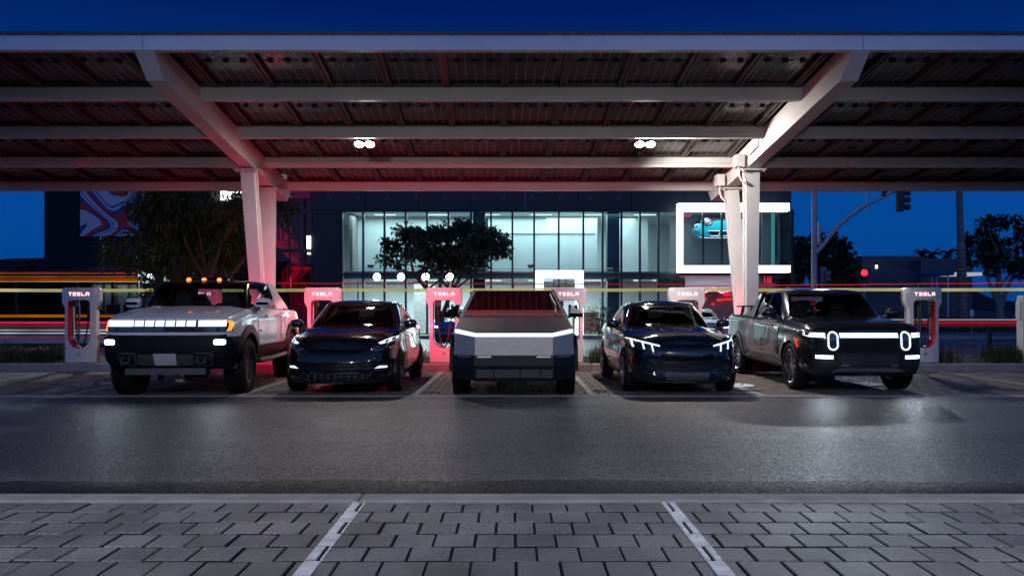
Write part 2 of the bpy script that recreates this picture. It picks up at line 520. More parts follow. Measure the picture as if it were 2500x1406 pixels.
# rear kerb with planting strip
kerb = thing('kerb', 'concrete kerb', 'kerb', (0, 18.27, 0)); kerb['kind'] = 'structure'; del kerb['category']; del kerb['label']
x = -20.0 - 1.03
while x < 20:
    q = MB(); q.cbox(x + .006, x + 2.86 - .006, 0, .17, -.2, .165, .02); q.build('kerb_stone', m_concrete, kerb)
    x += 2.86
m_soil = M('planting_soil', (0.035, 0.028, 0.02), 0.95, noise=0.3, nscale=6, bump=0.8, bscale=18)
sheet('planting_strip', -20, 20, 18.44, 21.4, 0.14, m_soil, 60, 8, .01)
q = MB(); q.box(-40, 40, 21.4, 21.58, -.2, .15); tag(q.build('street_kerb', m_concrete), kind='structure')
sheet('street', -120, 120, 21.58, 38.0, 0.0, m_street, 40, 8, 0.004)
for yy in (27.0, 33.0):
    k = MB()
    xx = -40
    while xx < 40:
        k.box(xx, xx + 2.4, yy, yy + .12, .004, .009); xx += 6.5
    tag(k.build('lane_line', m_paint_line), kind='structure')
k = MB(); k.bar((11.6, 24.9, .008), (16.2, 22.6, .008), .14, .006); tag(k.build('street_marking', m_paint_line), kind='structure')
q = MB(); q.box(-120, 120, 38.0, 38.2, -.2, .15); tag(q.build('far_kerb', m_concrete), kind='structure')
m_forecourt = M('forecourt_concrete', (0.16, 0.16, 0.165), 0.45, noise=0.15, nscale=1.0, bump=0.2, bscale=20)
sheet('forecourt', -120, 120, 38.2, 62, 0.12, m_forecourt)

# grasses in the strip
def grass(name, spots, m, h, n, spread):
    mb = MB()
    gr = random.Random(11)
    for (cx, cy) in spots:
        for _ in range(n):
            a = gr.uniform(0, 2 * PI); lean = gr.uniform(.1, .75); L = h * gr.uniform(.55, 1.1)
            bx, by = cx + gr.gauss(0, spread * .3), cy + gr.gauss(0, spread * .22)
            w = .006
            px, py = -math.sin(a) * w, math.cos(a) * w
            p1 = (bx + math.cos(a) * lean * L * .35, by + math.sin(a) * lean * L * .35, .14 + L * .65)
            p2 = (bx + math.cos(a) * lean * L, by + math.sin(a) * lean * L, .14 + L * (1 - lean * .55))
            mb.add([(bx - px, by - py, .13), (bx + px, by + py, .13), (p1[0] + px * .8, p1[1] + py * .8, p1[2]), (p1[0] - px * .8, p1[1] - py * .8, p1[2]), p2],
                   [(0, 1, 2, 3), (3, 2, 4)])
    o = mb.build(name, m, fix=False)
    tag(o, kind='stuff')
    return o
m_grass = M('strip_grass', (0.045, 0.06, 0.018), 0.7, noise=0.4, nscale=3)
sp = []
gr = random.Random(5)
for i in range(70):
    x = gr.uniform(-15, 15)
    if any(abs(x - s) < .55 for s in STALL_X) or abs(x + 5.85) < .7 or abs(x - 5.55) < .7: continue
    sp.append((x, gr.uniform(18.75, 21.1)))
for x in (-11.3, -11.6, -11.05, -12.0, -2.5, 2.4, 2.6, 2.1, 11.9, 12.2, 12.5, 12.0, 11.6, -9.1, -8.8):
    sp.append((x, gr.uniform(18.7, 19.2)))
grass('strip_grass', sp, m_grass, .5, 170, .55)
# ------------------------------------------------------------------ solar canopy
SKEW = -0.0216
D0, DP = 12.52, [12.52, 14.57, 16.62, 18.67, 20.70]
def soff(d): return 5.52 - 0.1216 * (d - D0)
PH, PT = 0.235, 0.13          # purlin height, thickness
can = thing('solar_canopy', 'white steel carport roof of solar panels over the row of parked cars', 'canopy', (0, D0, 0))
def L(p): return (p[0], p[1] - D0, p[2])
XR = {'l': (-5.84, -6.02), 'r': (5.54, 5.36)}
def rx(side, d):
    a, b = XR[side]
    return a + (b - a) * (d - D0) / (20.7 - D0)
m_white_edge = m_white_steel
XE = (-17.0, 16.5)
for i, d in enumerate(DP):
    if i == 0:
        segs = [(XE[0], -5.86), (-5.85, 5.555), (5.565, XE[1])]
    else:
        segs = [(XE[0], rx('l', d) - .14), (rx('l', d) + .14, rx('r', d) - .14), (rx('r', d) + .14, XE[1])]
    for a, b in segs:
        mb = MB(); z = soff(d)
        # C-section: web facing the camera, bottom flange with a small lip
        t = .012
        y0 = 0; y1 = PT
        mb.box(a, b, d - D0, d - D0 + t, z, z + PH)
        mb.box(a, b, d - D0 + t, d - D0 + PT, z, z + t)
        mb.box(a, b, d - D0 + PT - t, d - D0 + PT, z + t, z + .035)
        mb.box(a, b, d - D0 + t, d - D0 + PT, z + PH - t, z + PH)
        if 0 < i < 4:
            mb.box(a, b, d - D0 - .004, d - D0, z + .055, z + .068)
        mb.build('purlin', m_white_steel, can)
        mb = MB(); mb.box(a, b, d - D0 + PT - .03, d - D0 + PT - .005, z + PH + .001, z + PH + .10); mb.box(a, b, d - D0 - .03, d - D0 - .005, z + PH + .004, z + PH + (.02 if i == 0 else .085)); mb.build('closure_strip', m_dark_steel, can)
# main rafters, tapered box beams
for sd in ('l', 'r'):
    mb = MB(); w = .145
    dz = [(12.56, 0.0, -.02), (13.02, 0.0, -.31), (19.9, 0.0, -.31), (20.78, 0, -.30), (20.98, 0, -.08)]
    bot = [(12.55, soff(12.55) - .012), (12.98, soff(12.98) - .30), (20.72, soff(20.72) - .27), (20.98, soff(20.98) + .02)]
    top = [(20.98, soff(20.98) + PH - .01), (12.66, soff(12.66) + PH - .01)]
    poly = bot + top
    n = len(poly)
    vs = []
    for s in (-1, 1):
        for (d, z) in poly:
            vs.append((rx(sd, d) + s * w, d - D0, z))
    fs = [tuple(range(n)), tuple(range(2 * n - 1, n - 1, -1))] + [(i, i + n, (i + 1) % n + n, (i + 1) % n) for i in range(n)]
    mb.add(vs, fs)
    mb.build('rafter', m_white_steel, can)
    # columns
    bx = -5.85 if sd == 'l' else 5.58
    for (dt, db, xo) in ((17.92, 18.52, 0.0), (19.45, 18.95, .0)):
        mb = MB()
        zt = soff(dt) - .33
        xt = rx(sd, dt)
        wt, wb, th = .152, .125, .15
        vs = [(bx - wb, db - D0 - th, .36), (bx + wb, db - D0 - th, .36), (bx + wb, db - D0 + th, .36), (bx - wb, db - D0 + th, .36),
              (xt - wt, dt - D0 - th, zt), (xt + wt, dt - D0 - th, zt), (xt + wt, dt - D0 + th, zt), (xt - wt, dt - D0 + th, zt)]
        mb.add(vs, [(3, 2, 1, 0), (4, 5, 6, 7), (0, 1, 5, 4), (1, 2, 6, 5), (2, 3, 7, 6), (3, 0, 4, 7)])
        # narrow flange line on the outer corner
        for q in (-1, 1):
            mb.bar((bx + q * (wb + .012), db - D0 + .02, .36), (xt + q * (wt + .012), dt - D0 + .02, zt), .022, .10, up=(0, 1, 0))
        mb.build('column', m_white_steel, can)
        mb = MB(); mb.box(xt - .27, xt + .27, dt - D0 - .24, dt - D0 + .24, zt + .002, zt + .03)
        for q in (-1, 1):
            for p in (-1, 1):
                mb.lathe([(0, -.03), (.028, -.03), (.028, .0)], (xt + q * .225, dt - D0 + p * .19, zt + .001), n=8)
        mb.build('column_plate', m_white_steel, can)
        if sd == 'r':
            mb = MB(); mb.cbox(xt - .40, xt - .21, dt - D0 - .23, dt - D0 + .05, zt + .08, zt + .36, .012); mb.build('junction_box', m_white_steel, can)
            mb = MB()
            mb.tube([(xt - .31, dt - D0 - .12, zt + .08), (xt - .31, dt - D0 - .13, zt - .08), (xt - .27, dt - D0 - .14, zt - .20), (xt - .20, dt - D0 - .15, zt - .27), (xt - .17, dt - D0 - .145, zt - .30)], .026, 8)
            mb.build('conduit', m_white_steel, can)
        else:
            # bird spikes along the beam above the plate
            mb = MB()
            for k in range(14):
                a = rng.uniform(-.5, .5)
                p0 = (xt + .15, dt - D0 + .1 + k * .045, zt + .12)
                mb.bar(p0, (p0[0] + .10 + rng.uniform(0, .05), p0[1] + a * .12, p0[2] + .10 * rng.uniform(.5, 1.2)), .005, .005)
            mb.build('bird_spikes', m_dark_steel, can)
    mb = MB(); mb.cbox(bx - .42, bx + .42, 18.44 - D0, 19.2 - D0, .0, .30, .02); mb.build('plinth', m_concrete, can)
    mb = MB(); mb.box(bx - .27, bx + .27, 18.47 - D0, 19.12 - D0, .302, .36); mb.build('base_plate', m_white_steel, can)

# bolted joint plates where the purlins meet the rafters
for sd in ('l', 'r'):
    for d in DP[1:4]:
        for q in (-1, 1):
            x = rx(sd, d) + q * .146; z = soff(d)
            mb = MB(); xa, xb = (x, x + .09) if q > 0 else (x - .09, x)
            mb.box(xa, xb, d - D0 - .010, d - D0 - .0045, z + .02, z + PH - .02)
            for zz in (z + .055, z + PH - .055): mb.lathe([(0, -.012), (.013, -.012), (.015, 0)], ((xa + xb) / 2, d - D0 - .010, zz), axis='y', n=6)
            mb.build('joint_plate', m_white_steel, can)
# panels
def panel_mat():
    m = bpy.data.materials.new('solar_cells'); m.use_nodes = True
    nt = m.node_tree; b = nt.nodes['Principled BSDF']
    tc = nt.nodes.new('ShaderNodeTexCoord'); sp_ = nt.nodes.new('ShaderNodeSeparateXYZ')
    nt.links.new(tc.outputs['Object'], sp_.inputs[0])
    def lines(sock, period, width):
        a = nt.nodes.new('ShaderNodeMath'); a.operation = 'MULTIPLY'; a.inputs[1].default_value = 1 / period
        nt.links.new(sock, a.inputs[0])
        f = nt.nodes.new('ShaderNodeMath'); f.operation = 'FRACT'; nt.links.new(a.outputs[0], f.inputs[0])
        c = nt.nodes.new('ShaderNodeMath'); c.operation = 'LESS_THAN'; c.inputs[1].default_value = width / period
        nt.links.new(f.outputs[0], c.inputs[0]); return c.outputs[0]
    l1 = lines(sp_.outputs[0], .166, .010); l2 = lines(sp_.outputs[1], .0835, .007)
    h = nt.nodes.new('ShaderNodeMath'); h.operation = 'MULTIPLY'; h.inputs[1].default_value = .38; nt.links.new(l2, h.inputs[0])
    mxm = nt.nodes.new('ShaderNodeMath'); mxm.operation = 'MAXIMUM'; nt.links.new(l1, mxm.inputs[0]); nt.links.new(h.outputs[0], mxm.inputs[1])
    oi = nt.nodes.new('ShaderNodeObjectInfo')
    mx = nt.nodes.new('ShaderNodeMix'); mx.data_type = 'RGBA'
    mx.inputs[6].default_value = (0.045, 0.038, 0.042, 1); mx.inputs[7].default_value = (0.62, 0.56, 0.56, 1)
    nt.links.new(mxm.outputs[0], mx.inputs[0])
    nt.links.new(mx.outputs[2], b.inputs['Base Color'])
    rg = nt.nodes.new('ShaderNodeMapRange'); rg.inputs[3].default_value = .16; rg.inputs[4].default_value = .24
    nt.links.new(oi.outputs['Random'], rg.inputs[0]); nt.links.new(rg.outputs[0], b.inputs['Roughness'])
    b.inputs['Specular IOR Level'].default_value = 0.35
    return m
m_cells = panel_mat()
m_cell_frame = M('panel_frame', (0.05, 0.05, 0.055), 0.4, metal=.8)
PWD = 1.068
slope = math.atan(-0.1216)
row_len = (DP[1] - D0)
mb = MB()
lw = PWD - .12; ll = row_len - .03
mb.box(-lw / 2, lw / 2, -ll / 2, ll / 2, 0, .012, 0)
mb.box(-lw / 2 - .004, -lw / 2 + .016, -ll / 2, ll / 2, -.012, -.001, 1); mb.box(lw / 2 - .016, lw / 2 + .004, -ll / 2, ll / 2, -.012, -.001, 1)
# thin cable along the junction boxes
mb.tube([(-lw / 2, -.03, -.012), (-lw / 4, -.03, -.02), (0, -.03, -.012), (lw / 4, -.03, -.02), (lw / 2, -.03, -.012)], .006, 5, 2)
pp = mb.build('solar_panel', [m_cells, m_cell_frame, m_dark_steel], can); panel_me = pp.data; bpy.data.objects.remove(pp)
jb = MB(); jb.cbox(-.045, .045, -.03, .03, -.04, -.002, .006); jj = jb.build('junction_box', m_black, can); jb_me = jj.data; bpy.data.objects.remove(jj)
rl = MB()
for q in (-1, 1):
    rl.box(q * .042 - .018, q * .042 + .018, -row_len / 2 + .07, row_len / 2 - .02, -.035, .03)
    rl.box(q * .042 - .026, q * .042 + .026, -row_len / 2 + .07, row_len / 2 - .02, -.042, -.035)
rl.box(-.024, .024, -row_len / 2 + .07, row_len / 2 - .02, -.015, -.005)
rr = rl.build('rail', m_dark_steel, can); rail_me = rr.data; bpy.data.objects.remove(rr)
clip = MB(); clip.tube([(-.055, 0, 0), (-.06, -.0, -.05), (0, 0, -.085), (.06, 0, -.05), (.055, 0, 0)], .006, 5); cc = clip.build('rail_clip', m_dark_steel, can); clip_me = cc.data; bpy.data.objects.remove(cc)
NB = 15
for r_ in range(4):
    dm = (DP[r_] + DP[r_ + 1]) / 2 + .06
    z = soff(dm) + PH + .035
    half = 0.65 * dm + 1.3
    for i in range(-NB, NB + 1):
        x = -.09 + i * PWD + SKEW * (dm - D0)
        if abs(x) > half + 1: continue
        if -16 < x < 16:
            o = link('rail', rail_me, can, (x, dm - D0, z), (slope, 0, -SKEW))
        xc = x + PWD / 2
        p = link('solar_panel', panel_me, can, (xc, dm - D0, z + .03), (slope, 0, -SKEW))
        if abs(xc) < 0.65 * dm + .3:
            for q in (-1, 0, 1):
                link('junction_box', jb_me, p, (q * .30, -.03, 0))
# light conduit and boxes on the fourth purlin
mb = MB(); d = DP[3]
mb.tube([(-6.0, d - D0 - .03, soff(d) + .10), (6.6, d - D0 - .03, soff(d) + .10)], .018, 8)
mb.build('conduit', m_white_steel, can)
d2 = DP[2]
mb = MB()
mb.tube([(3.2, d2 - D0 - .03, soff(d2) + .12), (5.0, d2 - D0 - .03, soff(d2) + .12), (5.18, d2 - D0 + .05, soff(d2) + .08), (5.25, d2 - D0 + .25, soff(d2) - .10), (5.24, d2 - D0 + .9, soff(d2) - .18)], .022, 8)
mb.build('conduit', m_white_steel, can)
for bx_ in (-10.3, 8.0):
    mb = MB(); mb.cbox(bx_ - .12, bx_ + .12, d - D0 - .16, d - D0 - .002, soff(d) + .0, soff(d) + .19, .015); mb.build('junction_box', m_white_steel, can)
# floodlight pairs under the third bay
m_lamp = E('flood_led', (1.0, 0.97, 0.86), 60.0)
def flood(x, power, tilt=0.0):
    d = 17.0; z = soff(d) + .02
    fl = sub('flood_light', can, (x, d - D0, z), (R(-28), 0, 0))
    mb = MB(); mb.box(-.34, .34, -.03, .03, .06, .10); mb.bar((0, 0, .10), (0, 0, .42), .05, .05); mb.build('bracket', m_white_steel, fl)
    for q in (-1, 1):
        mb = MB(); mb.lathe([(0, .10), (.05, .10), (.10, .05), (.115, .0), (.115, -.02), (.106, -.02), (.10, -.01)], (q * .115, 0, -.03), n=18); mb.build('lamp_head', m_black, fl, smooth=40)
        mb = MB(); mb.lathe([(0, -.045), (.06, -.038), (.095, -.018), (.1, -.005)], (q * .115, 0, -.03), n=18); mb.build('lens', m_lamp, fl, smooth=60)
    ld = bpy.data.lights.new('flood_beam', 'SPOT')
    ld.energy = power; ld.spot_size = R(165); ld.spot_blend = .6; ld.shadow_soft_size = .11; ld.color = (1.0, .95, .86)
    lo = bpy.data.objects.new('flood_beam', ld); COL.objects.link(lo); lo.parent = fl
    lo.location = (0, 0, -.10); lo.rotation_euler = (R(24), R(tilt), 0)
flood(-3.17, 340, 14)
flood(2.86, 1050, -48)
# ------------------------------------------------------------------ glass showroom across the street
BD = 42.0
def BX(px): return (px - 1250) * BD / F0
def BZ(py): return 1.42 - (py - 755) * BD / F0
m_clad = M('dark_cladding', (0.007, 0.009, 0.014), 0.5, noise=0.2, nscale=2)
m_mull = M('mullion', (0.012, 0.018, 0.02), 0.4)
m_iwall = M('white_interior_wall', (0.72, 0.76, 0.76), 0.8, noise=0.04, nscale=.6)
m_ifloor = M('interior_floor', (0.35, 0.37, 0.38), 0.35)
m_icol = M('blue_grey_column', (0.02, 0.055, 0.10), 0.5)
m_pane = GLASS('clear_glass', (0.80, 0.93, 0.93), 0.01, 1.35)
m_ceil_l = E('ceiling_light', (0.72, 0.95, 1.0), 1.6)
m_steel_g = M('grey_steel', (0.16, 0.18, 0.19), 0.5)
shop = thing('showroom', 'two storey glass fronted showroom glowing pale green behind dark cladding', 'building', (0, BD, 0))
def part(mb, name, m, parent=None, **k): return mb.build(name, m, parent or shop, **k)
zt = BZ(517); zm = BZ(660); zk = BZ(671); zb = .12
# cladding: parapet band and left pier, in panels
xs = [BX(763) + i * (BX(1930) - BX(763)) / 9 for i in range(10)]
for a, b in zip(xs[:-1], xs[1:]):
    mb = MB(); mb.box(a + .012, b - .012, -.15, .35, zt + .06, 9.0); part(mb, 'cladding_panel', m_clad)
mb = MB(); mb.box(BX(763), BX(763) + .02, -.1, .3, zb, zt + .04); mb.box(BX(763) + .04, BX(832), -.15, .35, zb, zt + .04); part(mb, 'cladding_pier', m_clad)
# small four-dot studs along the band
mb = MB()
for k in range(11):
    x = BX(805) + k * (BX(1545) - BX(805)) / 10.5
    for dx in (-.07, .07):
        for dz in (-.06, .06):
            mb.lathe([(0, -.03), (.018, -.03), (.018, 0)], (x + dx, -.15, BZ(484) + dz), axis='y', n=6)
part(mb, 'facade_studs', m_alu)
mb = MB(); mb.box(BX(763), BX(1930), -.12, .3, 8.98, 9.15); part(mb, 'parapet_cap', m_mull)
# mullions and panes
MX = [835, 887, 939, 991, 1043, 1095, 1150, 1199, 1251, 1304, 1364, 1424, 1471, 1517, 1562, 1607, 1655]
for p in MX:
    mb = MB(); mb.box(BX(p) - .05, BX(p) + .05, -.10, .10, zb, zt + .05); part(mb, 'mullion', m_mull)
for a, b in zip(MX[:-1], MX[1:]):
    for z0, z1 in ((zb + .05, zk - .05), (zk + .05, zt - .03)):
        mb = MB(); mb.add([(BX(a) + .05, .0, z0), (BX(b) - .05, .0, z0), (BX(b) - .05, .0, z1), (BX(a) + .05, .0, z1)], [(0, 1, 2, 3)]); part(mb, 'window_pane', m_pane, fix=False)
mb = MB(); mb.box(BX(835), BX(1655), -.08, .08, zk - .05, zk + .05); part(mb, 'transom', m_mull)
mb = MB(); mb.box(BX(835), BX(1655), -.08, .08, zt - .03, zt + .06); part(mb, 'head_rail', m_mull)
mb = MB(); mb.box(BX(835), BX(1655), -.1, .1, zb, zb + .05); part(mb, 'sill_rail', m_mull)
# inside: slab edge, balustrade, walls, columns, ceiling
mb = MB(); mb.box(BX(835), BX(1925), .5, 8.0, zm - .42, zm - .05); part(mb, 'floor_slab', m_steel_g)
mb = MB(); mb.box(BX(763), BX(1930), .4, 9.0, zt + .10, zt + .25); part(mb, 'ceiling_panel', m_iwall)
mb = MB(); mb.box(BX(763), BX(1925), 8.0, 8.2, zb, zt + .1); mb.box(BX(763), BX(763) + .1, .4, 8, zb, zt + .1); mb.box(BX(1925) - .1, BX(1925), 4.0, 8, zb, zt + .1); part(mb, 'back_wall', m_iwall)
mb = MB(); mb.box(BX(763), BX(1930), .2, 9, .115, .135); part(mb, 'floor_finish', m_ifloor)
for p in (1168, 1503):
    mb = MB(); mb.box(BX(p) - .33, BX(p) + .33, .9, 1.5, .14, zt + .09); part(mb, 'interior_column', m_icol)
mb = MB()
mb.tube([(BX(838), .75, zm + .13), (BX(1500), .75, zm + .13)], .03, 6)
mb.box(BX(838), BX(1500), .45, .49, zm - .10, zm - .02); mb.box(BX(838), BX(1500), .45, .49, zm - .44, zm - .40)
part(mb, 'slab_trim', m_alu)
# partition walls upstairs giving the pale bays, and blinds
m_blind = M('pale_blind', (0.70, 0.77, 0.75), 0.9, noise=0.08, nscale=.8)
for a, b, d in ((842, 1148, 3.1), (1188, 1472, 2.8), (1520, 1606, 3.0)):
    mb = MB(); mb.box(BX(a), BX(b), d, d + .12, zm - .05, zt + .095); part(mb, 'partition_wall', m_blind)
mb = MB(); mb.box(BX(838), BX(846), 1.6, 3.1, zm - .05, zt + .09); part(mb, 'concrete_wall_end', m_concrete)
mb = MB(); mb.box(BX(1196), BX(1466), 2.72, 2.79, zt - .9, zt - .82); mb.box(BX(940), BX(1146), 3.02, 3.09, zt - .9, zt - .82); part(mb, 'ceiling_beam', m_blind)
mb = MB(); mb.box(BX(885), BX(918), 3.2, 3.35, BZ(608), BZ(592)); part(mb, 'wall_sign', E('white_wall_sign', (.85, 1, 1), 1.3))
mb = MB(); mb.box(BX(885), BX(918), 3.2, 3.35, BZ(623), BZ(609)); mb.box(BX(919), BX(960), 3.2, 3.35, BZ(623), BZ(592)); part(mb, 'wall_panel', M('green_panel', (.18, .30, .28), .6))
for i in range(6):
    x = BX(860) + 1.4 + i * 2.9
    mb = MB(); mb.box(x - .6, x + .6, 2.0, 2.15, zt + .06, zt + .09); part(mb, 'ceiling_light', m_ceil_l)
    mb = MB(); mb.box(x - .7, x + .7, 2.4, 2.5, zm - .47, zm - .43); part(mb, 'ceiling_light', m_ceil_l)
for (x, y, z, sx, sy, e, c) in ((-2.2, 1.7, zt - .02, 13.5, 1.6, 370, (.70, .96, 1.0)), (4.5, 3.0, zt - .02, 5.0, 4.5, 330, (.72, .95, 1.0)),
                                (-2.0, 3.5, zm - .55, 14, 4.5, 1150, (.80, .95, 1.0)), (6.5, 2.5, zm - .55, 4, 3, 100, (.9, .95, 1.0))):
    ld = bpy.data.lights.new('room_light', 'AREA'); ld.shape = 'RECTANGLE'; ld.size = sx; ld.size_y = sy; ld.energy = e; ld.color = c
    lo = bpy.data.objects.new('room_light', ld); COL.objects.link(lo); lo.parent = shop; lo.location = (x, y, z)
# ground floor: brick wall, desks, patterned screens, red counter
m_brick = M('pale_brick', (.55, .55, .52), .8)
nt = m_brick.node_tree; bt = nt.nodes.new('ShaderNodeTexBrick'); bt.inputs['Scale'].default_value = 3.0
bt.inputs['Color1'].default_value = (.55, .55, .52, 1); bt.inputs['Color2'].default_value = (.42, .43, .41, 1); bt.inputs['Mortar'].default_value = (.25, .25, .25, 1)
tcn = nt.nodes.new('ShaderNodeTexCoord'); mpn = nt.nodes.new('ShaderNodeMapping'); mpn.inputs['Rotation'].default_value = (R(90), 0, 0)
nt.links.new(tcn.outputs['Object'], mpn.inputs[0]); nt.links.new(mpn.outputs[0], bt.inputs['Vector']); nt.links.new(bt.outputs['Color'], nt.nodes['Principled BSDF'].inputs['Base Color'])
mb = MB(); mb.box(BX(990), BX(1045), 3.6, 3.8, zb, zm - .45); part(mb, 'brick_wall', m_brick)
m_lamp2 = E('showroom_spot', (.82, 1.0, 1.0), 120.0)
for px in (925, 983, 1042, 1100):
    s_ = sub('spot_lamp', shop, (BX(px), -.55, BZ(677)))
    mb = MB(); mb.lathe([(0, .2), (.1, .2), (.19, .02), (.225, -.05), (.2, -.05), (.18, -.03)], (0, 0, 0), axis='y', n=16); mb.bar((0, .1, .05), (0, .5, .22), .04, .04); mb.build('housing', m_black, s_)
    mb = MB(); mb.lathe([(0, -.09), (.11, -.075), (.18, -.04)], (0, 0, 0), axis='y', n=16); mb.build('lens', m_lamp2, s_)
for px in (902, 965, 1026, 1296):
    mb = MB(); x = BX(px); z = BZ(650)
    mb.box(x - .16, x + .16, .3, .55, z - .06, z + .10); mb.bar((x, .45, z - .06), (x, .6, z - .38), .03, .03); part(mb, 'railing_floodlight', m_steel_g)
# patterned screens (chevron perforated)
m_scr = M('white_screen', (.8, .8, .82), .7)
for a, b in ((1520, 1556), (1568, 1603), (1612, 1650)):
    mb = MB(); zz = BZ(674)
    k = 0
    while zz > BZ(712):
        x = BX(a); j = 0
        while x < BX(b) - .09:
            mb.add([(x, .9, zz), (x + .09, .9, zz - (.07 if j % 2 else -.07)), (x + .09, .9, zz - (.07 if j % 2 else -.07) - .06), (x, .9, zz - .06)], [(0, 1, 2, 3)])
            zz += (-.07 if j % 2 else .07); x += .09; j += 1
        zz -= .105 + (0 if j % 2 == 0 else .0); k += 1
    part(mb, 'chevron_screen', m_scr, fix=False)
for px, w in ((1556, 60), (1700, 40), (1440, 30)):
    mb = MB(); mb.box(BX(px) - .7, BX(px) + .7, 2.6, 3.3, .14, 1.2); mb.box(BX(px) - .8, BX(px) + .8, 2.5, 3.4, 1.2, 1.25); part(mb, 'reception_desk', M('desk', (.3, .1, .1), .4))

# jutting display bay on the right, framed by a white light band
m_band = E('white_light_band', (.86, .94, 1.0), 2.6)
bay = thing('glowing_bracket', 'tall white glowing C shaped light frame on the right corner of the glass building', 'light frame', (0, BD - 1.2, 0))
D2 = BD - 1.2
def CX(px, d=D2): return (px - 1250) * d / F0
def CZ(py, d=D2): return 1.42 - (py - 755) * d / F0
mb = MB(); mb.box(CX(1656), CX(1668), 0, .5, CZ(648) + .002, CZ(515) - .002); mb.build('upright_band', m_band, bay)
mb = MB(); mb.box(CX(1656), CX(1928), 0, .5, CZ(515), CZ(496)); mb.build('upper_band', m_band, bay)
mb = MB(); mb.box(CX(1656), CX(1930), 0, .5, CZ(665), CZ(648)); mb.build('lower_band', m_band, bay)
# bay glazing and room
m_pane2 = GLASS('bay_glass', (0.80, 0.90, 0.92), 0.01, 1.3)
bx = [1668, 1710, 1755, 1800, 1846, 1886, 1920]
for a, b in zip(bx[:-1], bx[1:]):
    mb = MB(); mb.add([(BX(a) + .04, -.55, BZ(648)), (BX(b) - .04, -.55, BZ(648)), (BX(b) - .04, -.55, BZ(515)), (BX(a) + .04, -.55, BZ(515))], [(0, 1, 2, 3)]); part(mb, 'bay_pane', m_pane2, fix=False)
for p in bx[1:]:
    mb = MB(); mb.box(BX(p) - .045, BX(p) + .045, -.65, -.5, BZ(648), BZ(515)); part(mb, 'bay_mullion', m_mull)
m_bayw = M('grey_bay_wall', (.20, .26, .27), .7, noise=.06, nscale=.8)
mb = MB(); mb.box(BX(1660), BX(1845), 2.4, 2.5, BZ(648), zt + .05); mb.box(BX(1846), BX(1925), 1.2, 1.3, zb, zt + .05); part(mb, 'bay_wall', m_bayw)
mb = MB(); mb.box(BX(1923), BX(1930), -.5, 9.0, zb, zt + .04); part(mb, 'side_wall', m_clad)
mb = MB(); mb.box(BX(1846), BX(1920), 1.35, 1.4, zb, zt); part(mb, 'bay_wall', m_bayw)
mb = MB(); mb.box(BX(1858), BX(1870), .6, 1.15, zb, zt + .05); part(mb, 'interior_column', M('beige_column', (.4, .38, .35), .7))
mb = MB(); mb.box(BX(1896), BX(1902), .6, .9, BZ(648), zt); part(mb, 'cyan_light_strip', E('cyan_strip', (.10, .45, .5), .5))
mb = MB(); mb.box(BX(1845) - .05, BX(1845) + .05, -.4, 2.4, zb, zt + .05); part(mb, 'bay_partition', m_bayw)
ld = bpy.data.lights.new('bay_light', 'AREA'); ld.shape = 'RECTANGLE'; ld.size = 4; ld.size_y = 1.4; ld.energy = 120; ld.color = (.85, .97, 1)
lo = bpy.data.objects.new('bay_light', ld); COL.objects.link(lo); lo.parent = shop; lo.location = (BX(1760), .15, zt - .05)
mb = MB(); mb.box(BX(1668), BX(1700), 1.0, 1.8, zt - .10, zt - .02); part(mb, 'pink_ceiling_glow', E('pink_ceiling', (.8, .12, .25), .5))
mb = MB(); mb.box(BX(1658), BX(1925), -.6, 2.4, BZ(668), BZ(663)); part(mb, 'bay_floor', m_clad)
# ground floor under the bay: pink neon room
m_pinkw = M('pink_wall', (.75, .45, .5), .7)
mb = MB(); mb.box(BX(1665), BX(1925), 2.4, 2.5, zb, BZ(668)); part(mb, 'shop_wall', M('shop_wall', (.30, .20, .22), .7, noise=.2, nscale=2))
mb = MB(); mb.box(BX(1674), BX(1788), .1, .15, BZ(712), BZ(675)); part(mb, 'frosted_panel', m_scr)
mb = MB()
zz = BZ(710); nr = random.Random(2)
x = BX(1678)
pts = []
while x < BX(1786):
    pts.append((x, -.02, zz + nr.uniform(-.12, .14))); x += .09
mb.tube(pts, .022, 5); part(mb, 'neon_script', E('pink_neon', (1.0, .30, .42), 4.0))
for k in range(9):
    x = BX(1715) + nr.uniform(0, 1.9); z = BZ(755) + nr.uniform(0, 1.0)
    mb = MB(); mb.box(x, x + nr.uniform(.15, .5), 2.2, 2.35, z, z + .12); part(mb, 'red_lit_shelf', E('red_shelf_light', (1.0, .03, .06), nr.uniform(.4, 1.6)))
for (x, y, z, sx, sy, e, c) in ((BX(1735), 1.2, BZ(670), 3.0, 1.5, 75, (1, .22, .32)),):
    ld = bpy.data.lights.new('red_room_light', 'AREA'); ld.shape = 'RECTANGLE'; ld.size = sx; ld.size_y = sy; ld.energy = e; ld.color = c
    lo = bpy.data.objects.new('red_room_light', ld); COL.objects.link(lo); lo.parent = shop; lo.location = (x, y, z - .05)
for k, px in enumerate((1858, 1866, 1872)):
    mb = MB(); mb.lathe([(0, 0), (.05, 0), (.055, .2), (.02, .28), (.02, .38), (0, .38)], (BX(px), -.6, BZ(692)), n=10); part(mb, 'red_bottle', E('red_bottle', (1, .05, .1), .6), smooth=40)
mb = MB(); mb.box(BX(1850), BX(1880), -.75, -.3, zb, BZ(693)); part(mb, 'red_counter', M('red_counter', (.6, .05, .1), .4))

